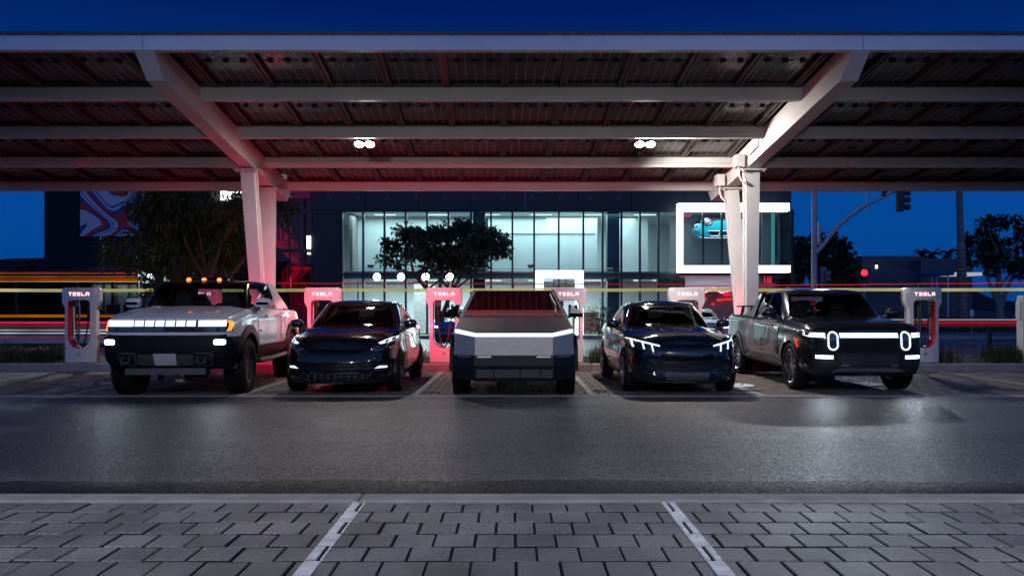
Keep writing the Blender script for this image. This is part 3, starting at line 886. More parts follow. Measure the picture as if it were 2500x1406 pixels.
# turquoise car shown behind the bay glass
m_teal = M('turquoise_paint', (.02, .50, .62), .2, coat=1.0)
tc_ = thing('display_car', 'small turquoise car with round lamps shown behind the upper corner glass', 'car', (BX(1765), BD + .6, BZ(585)))
sc_ = BD / F0
def tx(px): return (px - 1765) * sc_
def tz(py): return -(py - 585) * sc_
sk = [(1705, 560), (1712, 544), (1720, 541), (1728, 548), (1738, 550), (1746, 541), (1754, 537), (1780, 537), (1788, 541), (1796, 550), (1806, 550), (1814, 543), (1822, 544), (1826, 560), (1818, 574), (1806, 580), (1724, 580), (1712, 572)]
mb = MB(); n = len(sk)
front = [(tx(a) * .96, -.32, tz(b) if b < 560 else tz(b)) for a, b in sk]; mid = [(tx(a) * 1.03, -.05, tz(b)) for a, b in sk]; back = [(tx(a) * 1.0, 1.2, tz(b)) for a, b in sk]
mb.add(front + mid + back, [tuple(range(n))] + [(i + k * n, (i + 1) % n + k * n, (i + 1) % n + (k + 1) * n, i + (k + 1) * n) for k in range(2) for i in range(n)])
mb.build('body', m_teal, tc_, smooth=35)
mb = MB(); mb.add([(tx(1716), -.1, tz(541)), (tx(1816), -.1, tz(541)), (tx(1808), .5, tz(524)), (tx(1724), .5, tz(524)), (tx(1716), 1.2, tz(541)), (tx(1816), 1.2, tz(541)), (tx(1808), 1.0, tz(524)), (tx(1724), 1.0, tz(524))],
                  [(0, 1, 2, 3), (3, 2, 6, 7), (1, 5, 6, 2), (0, 3, 7, 4)]); mb.build('windscreen', m_clad, tc_)
for px in (1730, 1811):
    h = sub('headlight', tc_, (tx(px), -.34, tz(540)))
    mb = MB(); mb.lathe([(.17, -.0), (.20, -.03), (.21, .0), (.20, .3)], (0, 0, 0), axis='y', n=20); mb.build('lamp_ring', m_chrome, h, smooth=50)
    mb = MB(); mb.lathe([(0, -.05), (.1, -.04), (.16, .0), (.17, .03)], (0, 0, 0), axis='y', n=20); mb.build('lamp_glass', M('lamp_glass', (.35, .37, .4), .15, coat=1), h, smooth=50)
def ring(name, pts, rad, m, parent):
    mb = MB(); mb.tube(pts + [pts[0], pts[1]], rad, 6); return mb.build(name, m, parent, smooth=60)
for a in (1732, 1763):
    q = [(tx(a), -.35, tz(563)), (tx(a + 28), -.35, tz(563)), (tx(a + 26), -.35, tz(575)), (tx(a + 4), -.35, tz(575))]
    mb = MB(); mb.add([(x, y - .0, z) for x, y, z in q] + [(x, y + .1, z) for x, y, z in q], [(0, 1, 2, 3), (0, 1, 5, 4), (1, 2, 6, 5), (2, 3, 7, 6), (3, 0, 4, 7)]); mb.build('grille', m_gloss_black, tc_)
    ring('grille_surround', q, .022, m_chrome, tc_)
mb = MB(); mb.tube([(tx(1712), -.2, tz(577)), (tx(1724), -.4, tz(581)), (tx(1806), -.4, tz(581)), (tx(1820), -.2, tz(577))], .045, 8); mb.build('bumper', m_alu, tc_, smooth=60)
mb = MB(); mb.tube([(tx(1710), -.1, tz(545)), (tx(1702), -.12, tz(548)), (tx(1700), -.12, tz(556)), (tx(1706), -.12, tz(560))], .03, 8); mb.build('door_mirror', m_chrome, tc_, smooth=60)

# entrance portal of white light
por = thing('light_portal', 'small white glowing portal frame over the showroom entrance', 'light frame', (0, BD - 2.0, 0))
D3 = BD - 2.0
q = MB(); q.box(CX(1308, D3), CX(1425, D3), 0, .6, CZ(679, D3), CZ(660, D3)); q.build('lintel_band', m_band, por)
for a, b in ((1308, 1327), (1406, 1425)):
    q = MB(); q.box(CX(a, D3), CX(b, D3), 0, .6, .125, CZ(679, D3) - .003); q.build('upright_band', m_band, por)
q = MB(); q.box(CX(1327, D3), CX(1406, D3), .2, .3, CZ(700, D3), CZ(697, D3))
for p in (1353, 1382): q.box(CX(p, D3) - .02, CX(p, D3) + .02, .2, .25, CZ(697, D3), CZ(680, D3))
q.build('transom', m_mull, por)

# plants before the ground floor glass
def leaf_plant(name, label, px, d, h, w, m, n=420, seed=1):
    r = random.Random(seed)
    t = thing(name, label, 'plant', (CX(px, d), d, .12))
    mb = MB()
    for _ in range(n):
        a = r.uniform(0, 2 * PI); q = r.random() ** .5
        c = Vector((math.cos(a) * w * q, math.sin(a) * w * q * .6, r.uniform(.05, 1) * h * (1.05 - .5 * q)))
        dirv = Vector((math.cos(a), math.sin(a) * .6, r.uniform(-.2, .9))).normalized()
        sd_ = dirv.cross(Vector((0, 0, 1))).normalized() * .035
        e = c + dirv * r.uniform(.14, .3)
        md = (c + e) / 2 + Vector((0, 0, .02))
        mb.add([c, md + sd_, e, md - sd_], [(0, 1, 2, 3)])
    mb.build('foliage', m, t, fix=False)
    mb = MB()
    for _ in range(8):
        a = r.uniform(0, 2 * PI)
        mb.tube([(0, 0, 0), (math.cos(a) * w * .2, math.sin(a) * w * .15, h * .4), (math.cos(a) * w * .45, math.sin(a) * w * .3, h * .8)], [.02, .015, .006], 5)
    mb.build('stem', M('stem_bark', (.08, .06, .04), .8), t)
    return t
m_leaf_l = M('pale_leaf', (.09, .13, .07), .5, noise=.4, nscale=3)
leaf_plant('leafy_shrub', 'broad leafy shrub lit up in front of the showroom glass right of the glowing portal', 1462, 39.6, 1.75, .95, m_leaf_l, 620, 4)
leaf_plant('leafy_shrub', 'low dark shrub between the portal and the blue black crossover', 1500, 39.3, 1.1, .6, m_leaf_l, 300, 9)

# ------------------------------------------------------------------ dark building on the left with mural
lb = thing('dark_building', 'dark windowless building on the left carrying a red white and blue mural', 'building', (0, BD + 1, 0))
LD = BD + 1
def LX(px): return (px - 1250) * LD / F0
def LZ(py): return 1.42 - (py - 755) * LD / F0
m_darkw = M('dark_render', (0.006, 0.006, 0.008), 0.9, noise=.2, nscale=1)
mb = MB(); mb.box(LX(108), LX(512), 0, 12, .115, 9.4); mb.box(LX(512) + .01, LX(668), 2.5, 12, .115, 9.2); mb.build('wall', m_darkw, lb)
mb = MB(); mb.box(LX(106), LX(514), -.08, 12.1, 9.4, 9.6); mb.build('roof_edge', m_darkw, lb)
# mural: flowing bands
m_mur = bpy.data.materials.new('mural_print'); m_mur.use_nodes = True
nt = m_mur.node_tree; b = nt.nodes['Principled BSDF']; b.inputs['Roughness'].default_value = .7
tc2 = nt.nodes.new('ShaderNodeTexCoord'); mp = nt.nodes.new('ShaderNodeMapping'); mp.inputs['Scale'].default_value = (.17, 1, .17); mp.inputs['Location'].default_value = (3.1, 0, 1.9)
nz = nt.nodes.new('ShaderNodeTexNoise'); nz.inputs['Scale'].default_value = 1.1; nz.inputs['Detail'].default_value = 0.6; nz.inputs['Distortion'].default_value = 1.3
mm = nt.nodes.new('ShaderNodeMath'); mm.operation = 'MULTIPLY'; mm.inputs[1].default_value = 6.5
fr = nt.nodes.new('ShaderNodeMath'); fr.operation = 'FRACT'
rp = nt.nodes.new('ShaderNodeValToRGB'); rp.color_ramp.interpolation = 'CONSTANT'
e = rp.color_ramp.elements; e[0].position = 0; e[0].color = (.45, .018, .025, 1); e[1].position = .3; e[1].color = (.45, .45, .52, 1)
for p_, c_ in ((.58, (.012, .045, .25, 1)), (.66, (.45, .45, .52, 1)), (.8, (.012, .045, .25, 1))):
    q_ = e.new(p_); q_.color = c_
nt.links.new(tc2.outputs['Object'], mp.inputs[0]); nt.links.new(mp.outputs[0], nz.inputs['Vector']); nt.links.new(nz.outputs['Fac'], mm.inputs[0]); nt.links.new(mm.outputs[0], fr.inputs[0]); nt.links.new(fr.outputs[0], rp.inputs[0]); nt.links.new(rp.outputs[0], b.inputs['Base Color'])
mb = MB(); mb.box(LX(198), LX(356), -.10, -.005, LZ(577), 9.0); mb.build('mural', m_mur, lb)
for x in (LX(205), LX(277), LX(350)):
    pass
# shutter-like lit shopfront at its foot
m_shut = M('white_shutter', (.62, .64, .60), .7)
m_slat = M('shutter_slat', (.66, .68, .65), .6)
mb = MB(); mb.box(LX(232), LX(352), -.25, -.15, .12, LZ(688)); mb.build('shopfront_back', m_shut, lb)
z = .3; k = 0
while z < LZ(705):
    mb = MB(); mb.box(LX(234), LX(350), -.33, -.27, z, z + .075); mb.build('shutter_slat', m_slat, lb); z += .115
for p in (234, 262, 292, 322, 350):
    mb = MB(); mb.box(LX(p) - .04, LX(p) + .04, -.42, -.34, .12, LZ(690)); mb.build('shopfront_post', m_alu, lb)
mb = MB(); mb.box(LX(232), LX(352), -.5, -.1, LZ(690), LZ(682)); mb.build('shopfront_head', m_iwall, lb)
ld = bpy.data.lights.new('shopfront_light', 'AREA'); ld.shape = 'RECTANGLE'; ld.size = 2.6; ld.size_y = .3; ld.energy = 42; ld.color = (.95, 1, .92)
lo = bpy.data.objects.new('shopfront_light', ld); COL.objects.link(lo); lo.parent = lb; lo.location = (LX(292), -1.0, LZ(678)); lo.rotation_euler = (R(35), 0, 0)
# bright sign behind the tree
wsgn = thing('lit_sign', 'bright white lit sign box high behind the left tree beside the white column', 'sign', (0, BD + 2.6, 0))
d = BD + 2.6
mb = MB(); mb.box(CX(512, d), CX(592, d), 0, .3, CZ(489, d), CZ(440, d)); mb.build('lit_face', E('white_sign_light', (.95, .97, 1), 5.0), wsgn)
mb = MB(); mb.box(CX(510, d), CX(594, d), .302, .5, CZ(491, d), CZ(438, d)); mb.build('sign_box', m_black, wsgn)
# glazed stair tower between the two buildings
tw = thing('stair_tower', 'dark glazed stair tower with a red lit staircase between the two buildings', 'building', (0, BD, 0))
m_dglass = GLASS('dark_glass', (0.35, 0.38, 0.45), .02, 1.4)
m_redst = M('red_stair', (.55, .02, .07), .5)
m_redwall = M('dark_red_wall', (.30, .05, .08), .8)
x0, x1 = BX(655), BX(761)
mb = MB(); mb.box(x0, x1, 4.0, 4.2, .12, 9.0); mb.build('back_wall', M('tower_wall', (.06, .06, .07), .8), tw)
for py in (516, 612):
    mb = MB(); mb.box(x0, x1, -.1, .3, BZ(py) - .09, BZ(py) + .09); mb.build('floor_edge', m_mull, tw)
for p in (655, 708, 736, 760):
    mb = MB(); mb.box(BX(p) - .04, BX(p) + .04, -.05, .06, .12, 9.0); mb.build('mullion', m_mull, tw)
for a, b in ((655, 708), (708, 736), (736, 760)):
    for z0, z1 in ((.12, BZ(612) - .1), (BZ(612) + .1, BZ(516) - .1), (BZ(516) + .1, 8.9)):
        mb = MB(); mb.add([(BX(a) + .05, 0, z0), (BX(b) - .05, 0, z0), (BX(b) - .05, 0, z1), (BX(a) + .05, 0, z1)], [(0, 1, 2, 3)]); mb.build('window_pane', m_dglass, tw, fix=False)
mb = MB(); mb.box(x0, x1, -.2, .2, BZ(486), 8.8); mb.build('red_fascia', m_redst, tw)
def flight(xa, za, xb, zb_, y):
    mb = MB(); n = 9
    mb.bar((xa, y, za), (xb, y, zb_), .08, .30); mb.bar((xa, y + 1.1, za), (xb, y + 1.1, zb_), .08, .30)
    for i in range(n):
        t = (i + .5) / n
        mb.box(xa + (xb - xa) * t - .14, xa + (xb - xa) * t + .14, y + .05, y + 1.05, za + (zb_ - za) * t + .05, za + (zb_ - za) * t + .09)
    mb.build('stair_flight', m_redst, tw)
    mb = MB()
    for k in range(5):
        mb.bar((xa, y - .03, za + .3 + k * .17), (xb, y - .03, zb_ + .3 + k * .17), .022, .022)
    for i in range(5):
        t = i / 4; mb.bar((xa + (xb - xa) * t, y - .03, za + (zb_ - za) * t), (xa + (xb - xa) * t, y - .03, za + (zb_ - za) * t + 1.0), .03, .03)
    mb.build('stair_railing', m_redst, tw)
flight(BX(655), BZ(585), BX(712), BZ(640), 1.2)
flight(BX(655), BZ(700), BX(706), BZ(645), 2.6)
mb = MB(); mb.box(BX(700), BX(758), 1.0, 3.8, BZ(655), BZ(648)); mb.build('landing', m_redst, tw)
mb = MB()
for k in range(6): mb.bar((BX(706), .95, BZ(648) + .16 * k), (BX(758), .95, BZ(648) + .16 * k), .02, .02)
mb.build('landing_railing', m_alu, tw)
mb = MB(); mb.box(BX(656), BX(758), 3.85, 3.95, .13, BZ(690)); mb.build('red_wall', m_redwall, tw)
mb = MB(); mb.box(BX(752), BX(760), -.25, -.12, BZ(608), BZ(577)); mb.build('light_strip', E('cool_strip', (.85, .95, 1), 6.0), tw)
mb = MB(); mb.box(BX(753), BX(760), -.25, -.12, BZ(622), BZ(617)); mb.build('light_strip', E('cool_strip_b', (.85, .95, 1), 1.5), tw)
for (px, py, e, r_) in ((700, 560, 60, .4), (705, 690, 130, .5)):
    ld = bpy.data.lights.new('red_lamp', 'POINT'); ld.energy = e; ld.color = (1, .03, .12); ld.shadow_soft_size = r_
    lo = bpy.data.objects.new('red_lamp', ld); COL.objects.link(lo); lo.parent = tw; lo.location = (BX(px), .6, BZ(py))
# ------------------------------------------------------------------ trees
def tree(name, label, base, trunks, blobs, n_leaf, leaf, m_leaf, m_bark, seed=1, cat='tree', group=None, droop=.25, clump=26, spread=.26):
    r = random.Random(seed); nr = np.random.default_rng(seed)
    t = thing(name, label, cat, base, 0, group)
    mb = MB()
    tips = []
    for tr in trunks:
        mb.tube(tr['p'], tr['r'], 8)
    # limbs towards blobs
    for (bx, by, bz, rx_, ry_, rz_) in blobs:
        tr = r.choice(trunks); p0 = Vector(tr['p'][-1]) if r.random() < .7 else Vector(tr['p'][-2])
        p1 = Vector((bx, by, bz)); md = (p0 + p1) / 2 + Vector((r.uniform(-.2, .2), r.uniform(-.2, .2), -.1))
        r0 = tr['r'][-1]
        mb.tube([p0, md, p1], [r0, r0 * .65, r0 * .3], 6)
        for _ in range(4):
            q = p1 + Vector((r.uniform(-1, 1) * rx_, r.uniform(-1, 1) * ry_, r.uniform(-.6, .9) * rz_)) * .75
            mb.tube([md * .4 + p1 * .6, (p1 + q) / 2, q], [r0 * .35, r0 * .22, r0 * .1], 5)
    mb.build('trunk', m_bark, t, smooth=50)
    # leaves in clumps (twigs of leaves)
    tot = sum(b[3] * b[4] * b[5] for b in blobs) ** 1
    vs = []; fs = []
    vol = [(b[3] * b[4] * b[5]) ** .8 for b in blobs]; sv = sum(vol)
    for b, v in zip(blobs, vol):
        nc = max(3, int(n_leaf / clump * v / sv))
        for _ in range(nc):
            d = Vector((r.gauss(0, 1), r.gauss(0, 1), r.gauss(0, 1))).normalized()
            rad = r.random() ** .38
            c = Vector((b[0] + d.x * b[3] * rad, b[1] + d.y * b[4] * rad, b[2] + d.z * b[5] * rad))
            tw = Vector((d.x, d.y, d.z * .5 + r.uniform(-.3, .5))).normalized()
            for k in range(clump):
                a = r.uniform(0, 2 * PI)
                o = tw.cross(Vector((math.cos(a), math.sin(a), .3))).normalized()
                st = c + tw * r.uniform(-spread, spread) + o * r.uniform(0, spread * .45)
                dr = (tw * r.uniform(.1, .8) + o * r.uniform(.5, 1) + Vector((0, 0, -droop * r.random()))).normalized()
                Lf = leaf[0] * r.uniform(.6, 1.2); W = leaf[1] * r.uniform(.7, 1.2)
                s_ = dr.cross(Vector((r.uniform(-1, 1), r.uniform(-1, 1), 1))).normalized() * W
                e = st + dr * Lf + Vector((0, 0, -droop * Lf * .4)); m_ = st + dr * Lf * .45
                i = len(vs)
                vs += [tuple(st), tuple(m_ + s_), tuple(e), tuple(m_ - s_)]
                fs.append((i, i + 1, i + 2, i + 3))
    me = bpy.data.meshes.new('crown'); me.from_pydata(vs, [], fs); me.materials.append(m_leaf); me.update()
    link('crown', me, t)
    return t
def leaf_mat(name, col):
    m = M(name, col, .45, noise=.45, nscale=2.2)
    return m
m_lf1 = leaf_mat('olive_leaf', (.058, .085, .022)); m_lf2 = leaf_mat('dark_leaf', (.028, .045, .022)); m_lf3 = leaf_mat('fig_leaf', (.03, .05, .022))
m_bark = M('bark', (.10, .075, .055), .85, noise=.3, nscale=6, bump=.6, bscale=25)
# left tree between the carport and the street
TD = 22.6
def TX(px): return (px - 1250) * TD / F0
def TZ(py): return 1.42 - (py - 755) * TD / F0
bl = []
r = random.Random(21)
for (px, py, rw, rh) in ((300, 622, 48, 26), (360, 640, 60, 34), (350, 560, 50, 50), (420, 590, 70, 60), (440, 520, 75, 50), (500, 560, 70, 70), (520, 620, 70, 40), (570, 580, 50, 50), (560, 520, 60, 40),
                         (470, 470, 70, 35), (400, 500, 60, 30), (350, 505, 45, 25), (420, 650, 70, 30), (620, 530, 60, 55), (680, 500, 40, 30), (400, 690, 28, 30), (370, 716, 20, 22), (640, 480, 60, 30), (330, 488, 35, 18)):
    s_ = TD / F0
    bl.append((TX(px) - TX(430), r.uniform(-.7, .7), TZ(py) - .14, rw * s_, rw * s_ * .9, rh * s_))
x0 = TX(430)
tree('broad_tree', 'olive green broadleaf tree with drooping leaves behind the white pickup', (x0, TD, .14),
     [{'p': [(.1, 0, 0), (.05, 0, .9), (-.1, .1, 1.7), (0, 0, 2.4)], 'r': [.16, .13, .11, .09]}, {'p': [(.2, .1, 0), (.5, .1, 1.0), (.9, 0, 2.0)], 'r': [.12, .10, .07]}],
     bl, 15000, (.20, .028), m_lf1, m_bark, 5, droop=.7)
# umbrella tree in front of the showroom
TD = 35.5
bl = []
for (px, py, rw, rh) in ((960, 590, 35, 22), (945, 622, 28, 16), (1000, 570, 40, 20), (1050, 575, 45, 28), (1100, 565, 50, 26), (1140, 555, 40, 26), (1180, 570, 45, 24), (1220, 580, 32, 22), (1238, 610, 16, 22), (1060, 610, 60, 26), (1110, 610, 50, 30),
                         (1160, 600, 45, 26), (1010, 610, 40, 20), (1075, 640, 28, 16), (1120, 640, 40, 20), (1160, 632, 28, 16), (1200, 605, 40, 20), (975, 638, 18, 12), (990, 560, 24, 10), (1130, 540, 26, 10)):
    s_ = TD / F0
    bl.append((TX(px) - TX(1070), r.uniform(-.9, .9), TZ(py) - .12, rw * s_, rw * s_ * 1.1, rh * s_ * .8))
tree('umbrella_tree', 'spreading dark umbrella shaped tree standing before the glowing glass wall', (TX(1070), TD, .0),
     [{'p': [(0, 0, 0), (0, 0, .8), (-.1, 0, 1.6), (-.5, 0, 2.3), (-1.1, 0, 3.0)], 'r': [.17, .14, .12, .09, .06]}, {'p': [(.05, .05, 0), (.2, 0, 1.2), (.6, 0, 2.2), (1.2, 0, 3.2)], 'r': [.13, .11, .09, .06]}, {'p': [(.0, .05, .3), (.05, .1, 2.0), (.1, .1, 3.0)], 'r': [.1, .08, .06]}],
     [(a, b, c, d * .86, e, f * .74) for a, b, c, d, e, f in bl], 15000, (.22, .045), leaf_mat('umbrella_leaf', (.045, .08, .03)), m_bark, 9, droop=.3)
# trees and palms on the right
TD = 64.0
bl = []
for (px, py, rw, rh) in ((1950, 620, 30, 36), (1990, 600, 40, 30), (2030, 600, 40, 36), (2060, 640, 40, 30), (1990, 650, 60, 40), (2050, 690, 50, 30), (1945, 590, 14, 10), (2090, 670, 30, 22)):
    s_ = TD / F0
    bl.append((TX(px) - TX(2000), r.uniform(-1, 1), TZ(py), rw * s_, rw * s_, rh * s_))
tree('dark_tree', 'dense dark tree right of the glass building behind the signal pole', (TX(2000), TD, 0),
     [{'p': [(0, 0, 0), (0, 0, 1.5), (.2, 0, 3.0)], 'r': [.3, .25, .18]}], bl, 7000, (.42, .13), m_lf2, m_bark, 13)
TD = 60.0
bl = []
for (px, py, rw, rh) in ((2370, 590, 20, 20), (2390, 565, 24, 18), (2420, 545, 30, 16), (2460, 540, 30, 14), (2490, 560, 30, 24), (2420, 590, 40, 30), (2470, 600, 40, 36), (2520, 590, 40, 40), (2380, 630, 28, 28), (2430, 640, 40, 30), (2490, 650, 40, 30), (2370, 610, 12, 20), (2560, 560, 40, 40)):
    s_ = TD / F0
    bl.append((TX(px) - TX(2440), r.uniform(-1.2, 1.2), TZ(py), rw * s_, rw * s_, rh * s_))
tree('fig_tree', 'round crowned tree with many bare limbs at the right edge behind the palm trunk', (TX(2440), TD, 0),
     [{'p': [(0, 0, 0), (0, 0, 1.6), (-.4, 0, 2.6), (-1.0, 0, 4.0)], 'r': [.34, .28, .18, .1]}, {'p': [(0, .1, 1.2), (.5, .1, 2.6), (1.1, 0, 4.2)], 'r': [.25, .17, .1]}, {'p': [(0, 0, 1.4), (.0, .1, 3.0), (.1, .1, 4.6)], 'r': [.2, .15, .1]}],
     bl, 6500, (.34, .12), m_lf3, M('pale_bark', (.2, .19, .17), .8, noise=.3, nscale=4), 17)
# tall palm trunk
m_palm = M('palm_trunk', (.20, .17, .14), .9, noise=.35, nscale=3, bump=.9, bscale=9)
TD = 48.0
pt = thing('tall_palm', 'tall slim palm with a rough speckled trunk rising past the carport edge', 'palm', (TX(2352), TD, .0))
mb = MB(); prof = []; z = 0; k = 0
pts = []; rd = []
while z < 12.5:
    pts.append((-.26 * z / 9, 0, z)); rd.append((.24 - .008 * z) * (1.12 if k % 2 else .96) * (1.25 if 2.2 < z < 5.2 else 1)); z += .13; k += 1
mb.tube(pts, rd, 10); mb.build('trunk', m_palm, pt)
def fronds(parent, top, n, L, m, seed=0, w=.05):
    r = random.Random(seed); mb = MB()
    for i in range(n):
        a = 2 * PI * i / n + r.uniform(-.2, .2); el = r.uniform(-.5, 1.1)
        d = Vector((math.cos(a) * math.cos(el), math.sin(a) * math.cos(el), math.sin(el)))
        p = Vector(top); prev = p.copy(); 
        for s in range(6):
            d = (d + Vector((0, 0, -.16))).normalized(); q = prev + d * L / 6
            sd = d.cross(Vector((0, 0, 1))).normalized()
            for sg in (-1, 1):
                tip = q + sd * sg * L * .30 * (1 - s / 9) + Vector((0, 0, -L * .12))
                mb.add([prev, prev + d * w * 2, tip], [(0, 1, 2)]); mb.add([(prev + q) / 2, (prev + q) / 2 + d * w * 2, tip + d * L * .05], [(0, 1, 2)])
            mb.add([prev - sd * .02, prev + sd * .02, q + sd * .015, q - sd * .015], [(0, 1, 2, 3)])
            prev = q
    return mb.build('crown', m, parent, fix=False)
fronds(pt, (-.36, 0, 12.4), 26, 2.2, m_lf2, 3)
for i, (px, py, s_, lb_) in enumerate(((2251, 612, 1.0, 'small far palm, leftmost of the three above the low roofs'), (2276, 614, 1.15, 'small far palm, middle one of the three above the low roofs'), (2314, 610, 1.0, 'small far palm standing alone nearest the tall palm trunk'))):
    TD = 120.0
    p = thing('far_palm', lb_, 'palm', (TX(px), TD, 0), 0, 'far palms above the low roofs')
    zt_ = TZ(py + 8)
    mb = MB(); mb.tube([(0, 0, 0), (.1, 0, zt_ * .5), (0, 0, zt_)], [.22, .18, .16], 6); mb.build('trunk', m_palm, p)
    fronds(p, (0, 0, zt_), 20, 1.35 * s_, m_lf2, 30 + i, .12)
# hills and far planting
m_hill = M('hill', (.012, .014, .02), .95, noise=.3, nscale=.02)
mb = MB(); vs = []; n = 60
for i in range(n + 1):
    x = -560 + i * 22; h = 34 + 12 * math.sin(i * .37) + 7 * math.sin(i * .91 + 1)
    if x > -150: h *= .5
    vs += [(x, 640, -1), (x, 680 + 20 * math.sin(i), max(4, h))]
for i in range(n): mb.add([vs[2 * i], vs[2 * i + 2], vs[2 * i + 3], vs[2 * i + 1]], [(0, 1, 2, 3)])
tag(mb.build('hills', m_hill, smooth=80), kind='structure')
TD = 75.0
bl = [(0, 0, 4.6, 2.0, 1.8, 1.3), (-2.2, .5, 3.9, 1.8, 1.5, 1.2), (1.9, .2, 3.8, 1.8, 1.5, 1.3), (0, 0, 2.7, 2.6, 1.8, 1.4), (-3.8, 0, 3.0, 1.6, 1.3, 1.0)]
tree('far_tree', 'low dark tree against the blue sky left of the mural building', (TX(66), TD, 0), [{'p': [(0, 0, 0), (0, 0, 1.5), (0, 0, 2.6)], 'r': [.25, .2, .12]}], bl, 3000, (.4, .14), m_lf2, m_bark, 23)
# ------------------------------------------------------------------ far side low buildings, signals, signs
def DX(px, d): return (px - 1250) * d / F0
def DZ(py, d): return 1.42 - (py - 755) * d / F0
m_low = M('grey_render', (.10, .095, .11), .85, noise=.12, nscale=.5)
d = 78.0
lo_ = thing('low_building', 'long low grey flat roofed building behind the red traffic light', 'building', (0, d, 0))
mb = MB(); mb.box(DX(2105, d), DX(2245, d), 0, 6, -.1, DZ(628, d)); mb.build('tall_block', m_low, lo_)
mb = MB(); mb.box(DX(2060, d), DX(2222, d), -1.2, -.01, -.1, DZ(660, d)); mb.build('front_block', m_low, lo_)
mb = MB(); mb.box(DX(2222, d) + .02, DX(2345, d), -2.0, 6, -.1, DZ(638, d)); mb.build('right_block', m_low, lo_)
mb = MB(); mb.box(DX(2104, d), DX(2246, d), -.06, 6.1, DZ(628, d) + .002, DZ(625, d)); mb.box(DX(2224, d), DX(2346, d), -2.06, 6.1, DZ(638, d) + .002, DZ(635, d)); mb.build('roof_edge', M('roof_edge', (.16, .15, .17), .7), lo_)
mb = MB(); mb.box(DX(2123, d), DX(2128, d), -1.3, -1.21, DZ(657, d), DZ(649, d)); mb.build('wall_lamp', E('wall_lamp', (1, .85, .6), 3.0), lo_)
# petrol-station like flat awning
d = 66.0
aw = thing('flat_awning', 'thin flat blue and white awning on slim posts beside the palm trunk', 'awning', (0, d, 0))
mb = MB(); mb.box(DX(2258, d), DX(2330, d), 0, 2.5, DZ(672, d), DZ(664, d)); mb.build('blue_fascia', M('blue_fascia', (.03, .10, .28), .4), aw)
mb = MB(); mb.box(DX(2331, d), DX(2404, d), 0, 2.5, DZ(672, d), DZ(665, d)); mb.build('white_fascia', E('white_fascia_light', (.7, .75, .85), .55), aw)
mb = MB()
for p in (2290, 2302, 2330): mb.bar((DX(p, d), 1, 0), (DX(p, d), 1, DZ(672, d)), .12, .12)
mb.build('post', m_alu, aw)
# signal pole with curved mast arm
m_galv = M('galvanised_steel', (.42, .42, .45), .5, metal=.3, noise=.12, nscale=3)
d = 37.0
sp_ = thing('signal_pole', 'tall grey signal pole with a curved mast arm carrying a dark traffic light', 'traffic light', (DX(1987, d), d - .0, .0))
mb = MB(); mb.tube([(0, 0, 0), (0, 0, 9.0)], [.13, .10], 12); mb.build('pole', m_galv, sp_, smooth=50)
mb = MB()
arm = [(1990, 618), (2005, 600), (2022, 575), (2040, 553), (2060, 534), (2085, 514), (2105, 503), (2130, 491), (2152, 478)]
mb.tube([(DX(a, d) - DX(1987, d), -.12 - .1 * i, DZ(b, d)) for i, (a, b) in enumerate(arm)], [.115, .11, .105, .10, .095, .09, .08, .075, .06], 10); mb.build('mast_arm', m_galv, sp_, smooth=50)
mb = MB(); x = DX(1997, d) - DX(1987, d); mb.box(x, x + .09, -.06, .06, DZ(597, d), DZ(543, d)); mb.tube([(x + .1, 0, DZ(612, d)), (x + .1, 0, DZ(585, d))], .06, 8); mb.build('control_box', m_galv, sp_)
mb = MB(); x = DX(2099, d) - DX(1987, d); mb.box(x - .03, x + .03, -.75, -.69, DZ(520, d), DZ(462, d)); mb.build('antenna_bar', m_galv, sp_)
mb = MB(); x = DX(2136, d) - DX(1987, d); mb.box(x - .07, x + .07, -.95, -.8, DZ(486, d) , DZ(473, d)); mb.box(x + .06, x + .13, -.98, -.82, DZ(478, d), DZ(474, d)); mb.build('camera', m_black, sp_)
hx = DX(2176, d) - DX(1987, d)
hd = sub('signal_head', sp_, (hx, -.95, DZ(494, d)))
mb = MB(); mb.cbox(-.15, .12, -.02, .22, -.55, .55, .03); mb.bar((-.45, .05, .30), (-.1, .05, .36), .05, .05); mb.build('housing', m_black, hd)
for k in (-1, 0, 1):
    mb = MB(); mb.tube([(.10, .10, k * .33 + .02), (.42, .06, k * .33 - .02)], .14, 12, caps=False); mb.tube([(.10, .10, k * .33 + .02), (.13, .10, k * .33 + .02)], .13, 12); mb.build('visor', M('visor', (.05, .045, .05), .5), hd)
# far red signal
d = 52.0
rs = thing('red_signal', 'lit red traffic light on a slim dark pole in front of the low building', 'traffic light', (DX(2110, d), d, 0))
mb = MB(); mb.tube([(0, 0, 0), (0, 0, DZ(690, d))], .06, 8); mb.build('pole', m_galv, rs)
mb = MB(); mb.cbox(-.19, .19, 0, .25, DZ(695, d), DZ(655, d), .03); mb.build('housing', m_black, rs)
mb = MB(); mb.lathe([(0, -.06), (.13, -.05), (.21, 0)], (0, -.01, DZ(666, d)), axis='y', n=16); mb.build('red_lens', E('signal_red', (1.0, .006, .010), 10.0), rs)
for k, py in ((0, 677), (1, 688)):
    mb = MB(); mb.lathe([(0, -.05), (.1, -.04), (.14, 0)], (0, -.01, DZ(py, d)), axis='y', n=12); mb.build('dark_lens', m_black, rs)
mb = MB(); mb.box(-.24, .24, -.06, -.02, DZ(708, d), DZ(699, d)); mb.build('blue_sign', M('blue_sign', (.02, .10, .4), .4), rs)
d = 46.0
ps = thing('pedestrian_signal', 'grey pedestrian signal box on a post beside the dark signal pole', 'traffic light', (DX(2006, d), d, 0))
mb = MB(); mb.tube([(0, 0, 0), (0, 0, DZ(655, d))], .07, 8); mb.build('pole', m_galv, ps)
mb = MB(); mb.box(-.18, .16, -.3, -.08, DZ(690, d), DZ(652, d)); mb.build('housing', m_steel_g, ps)
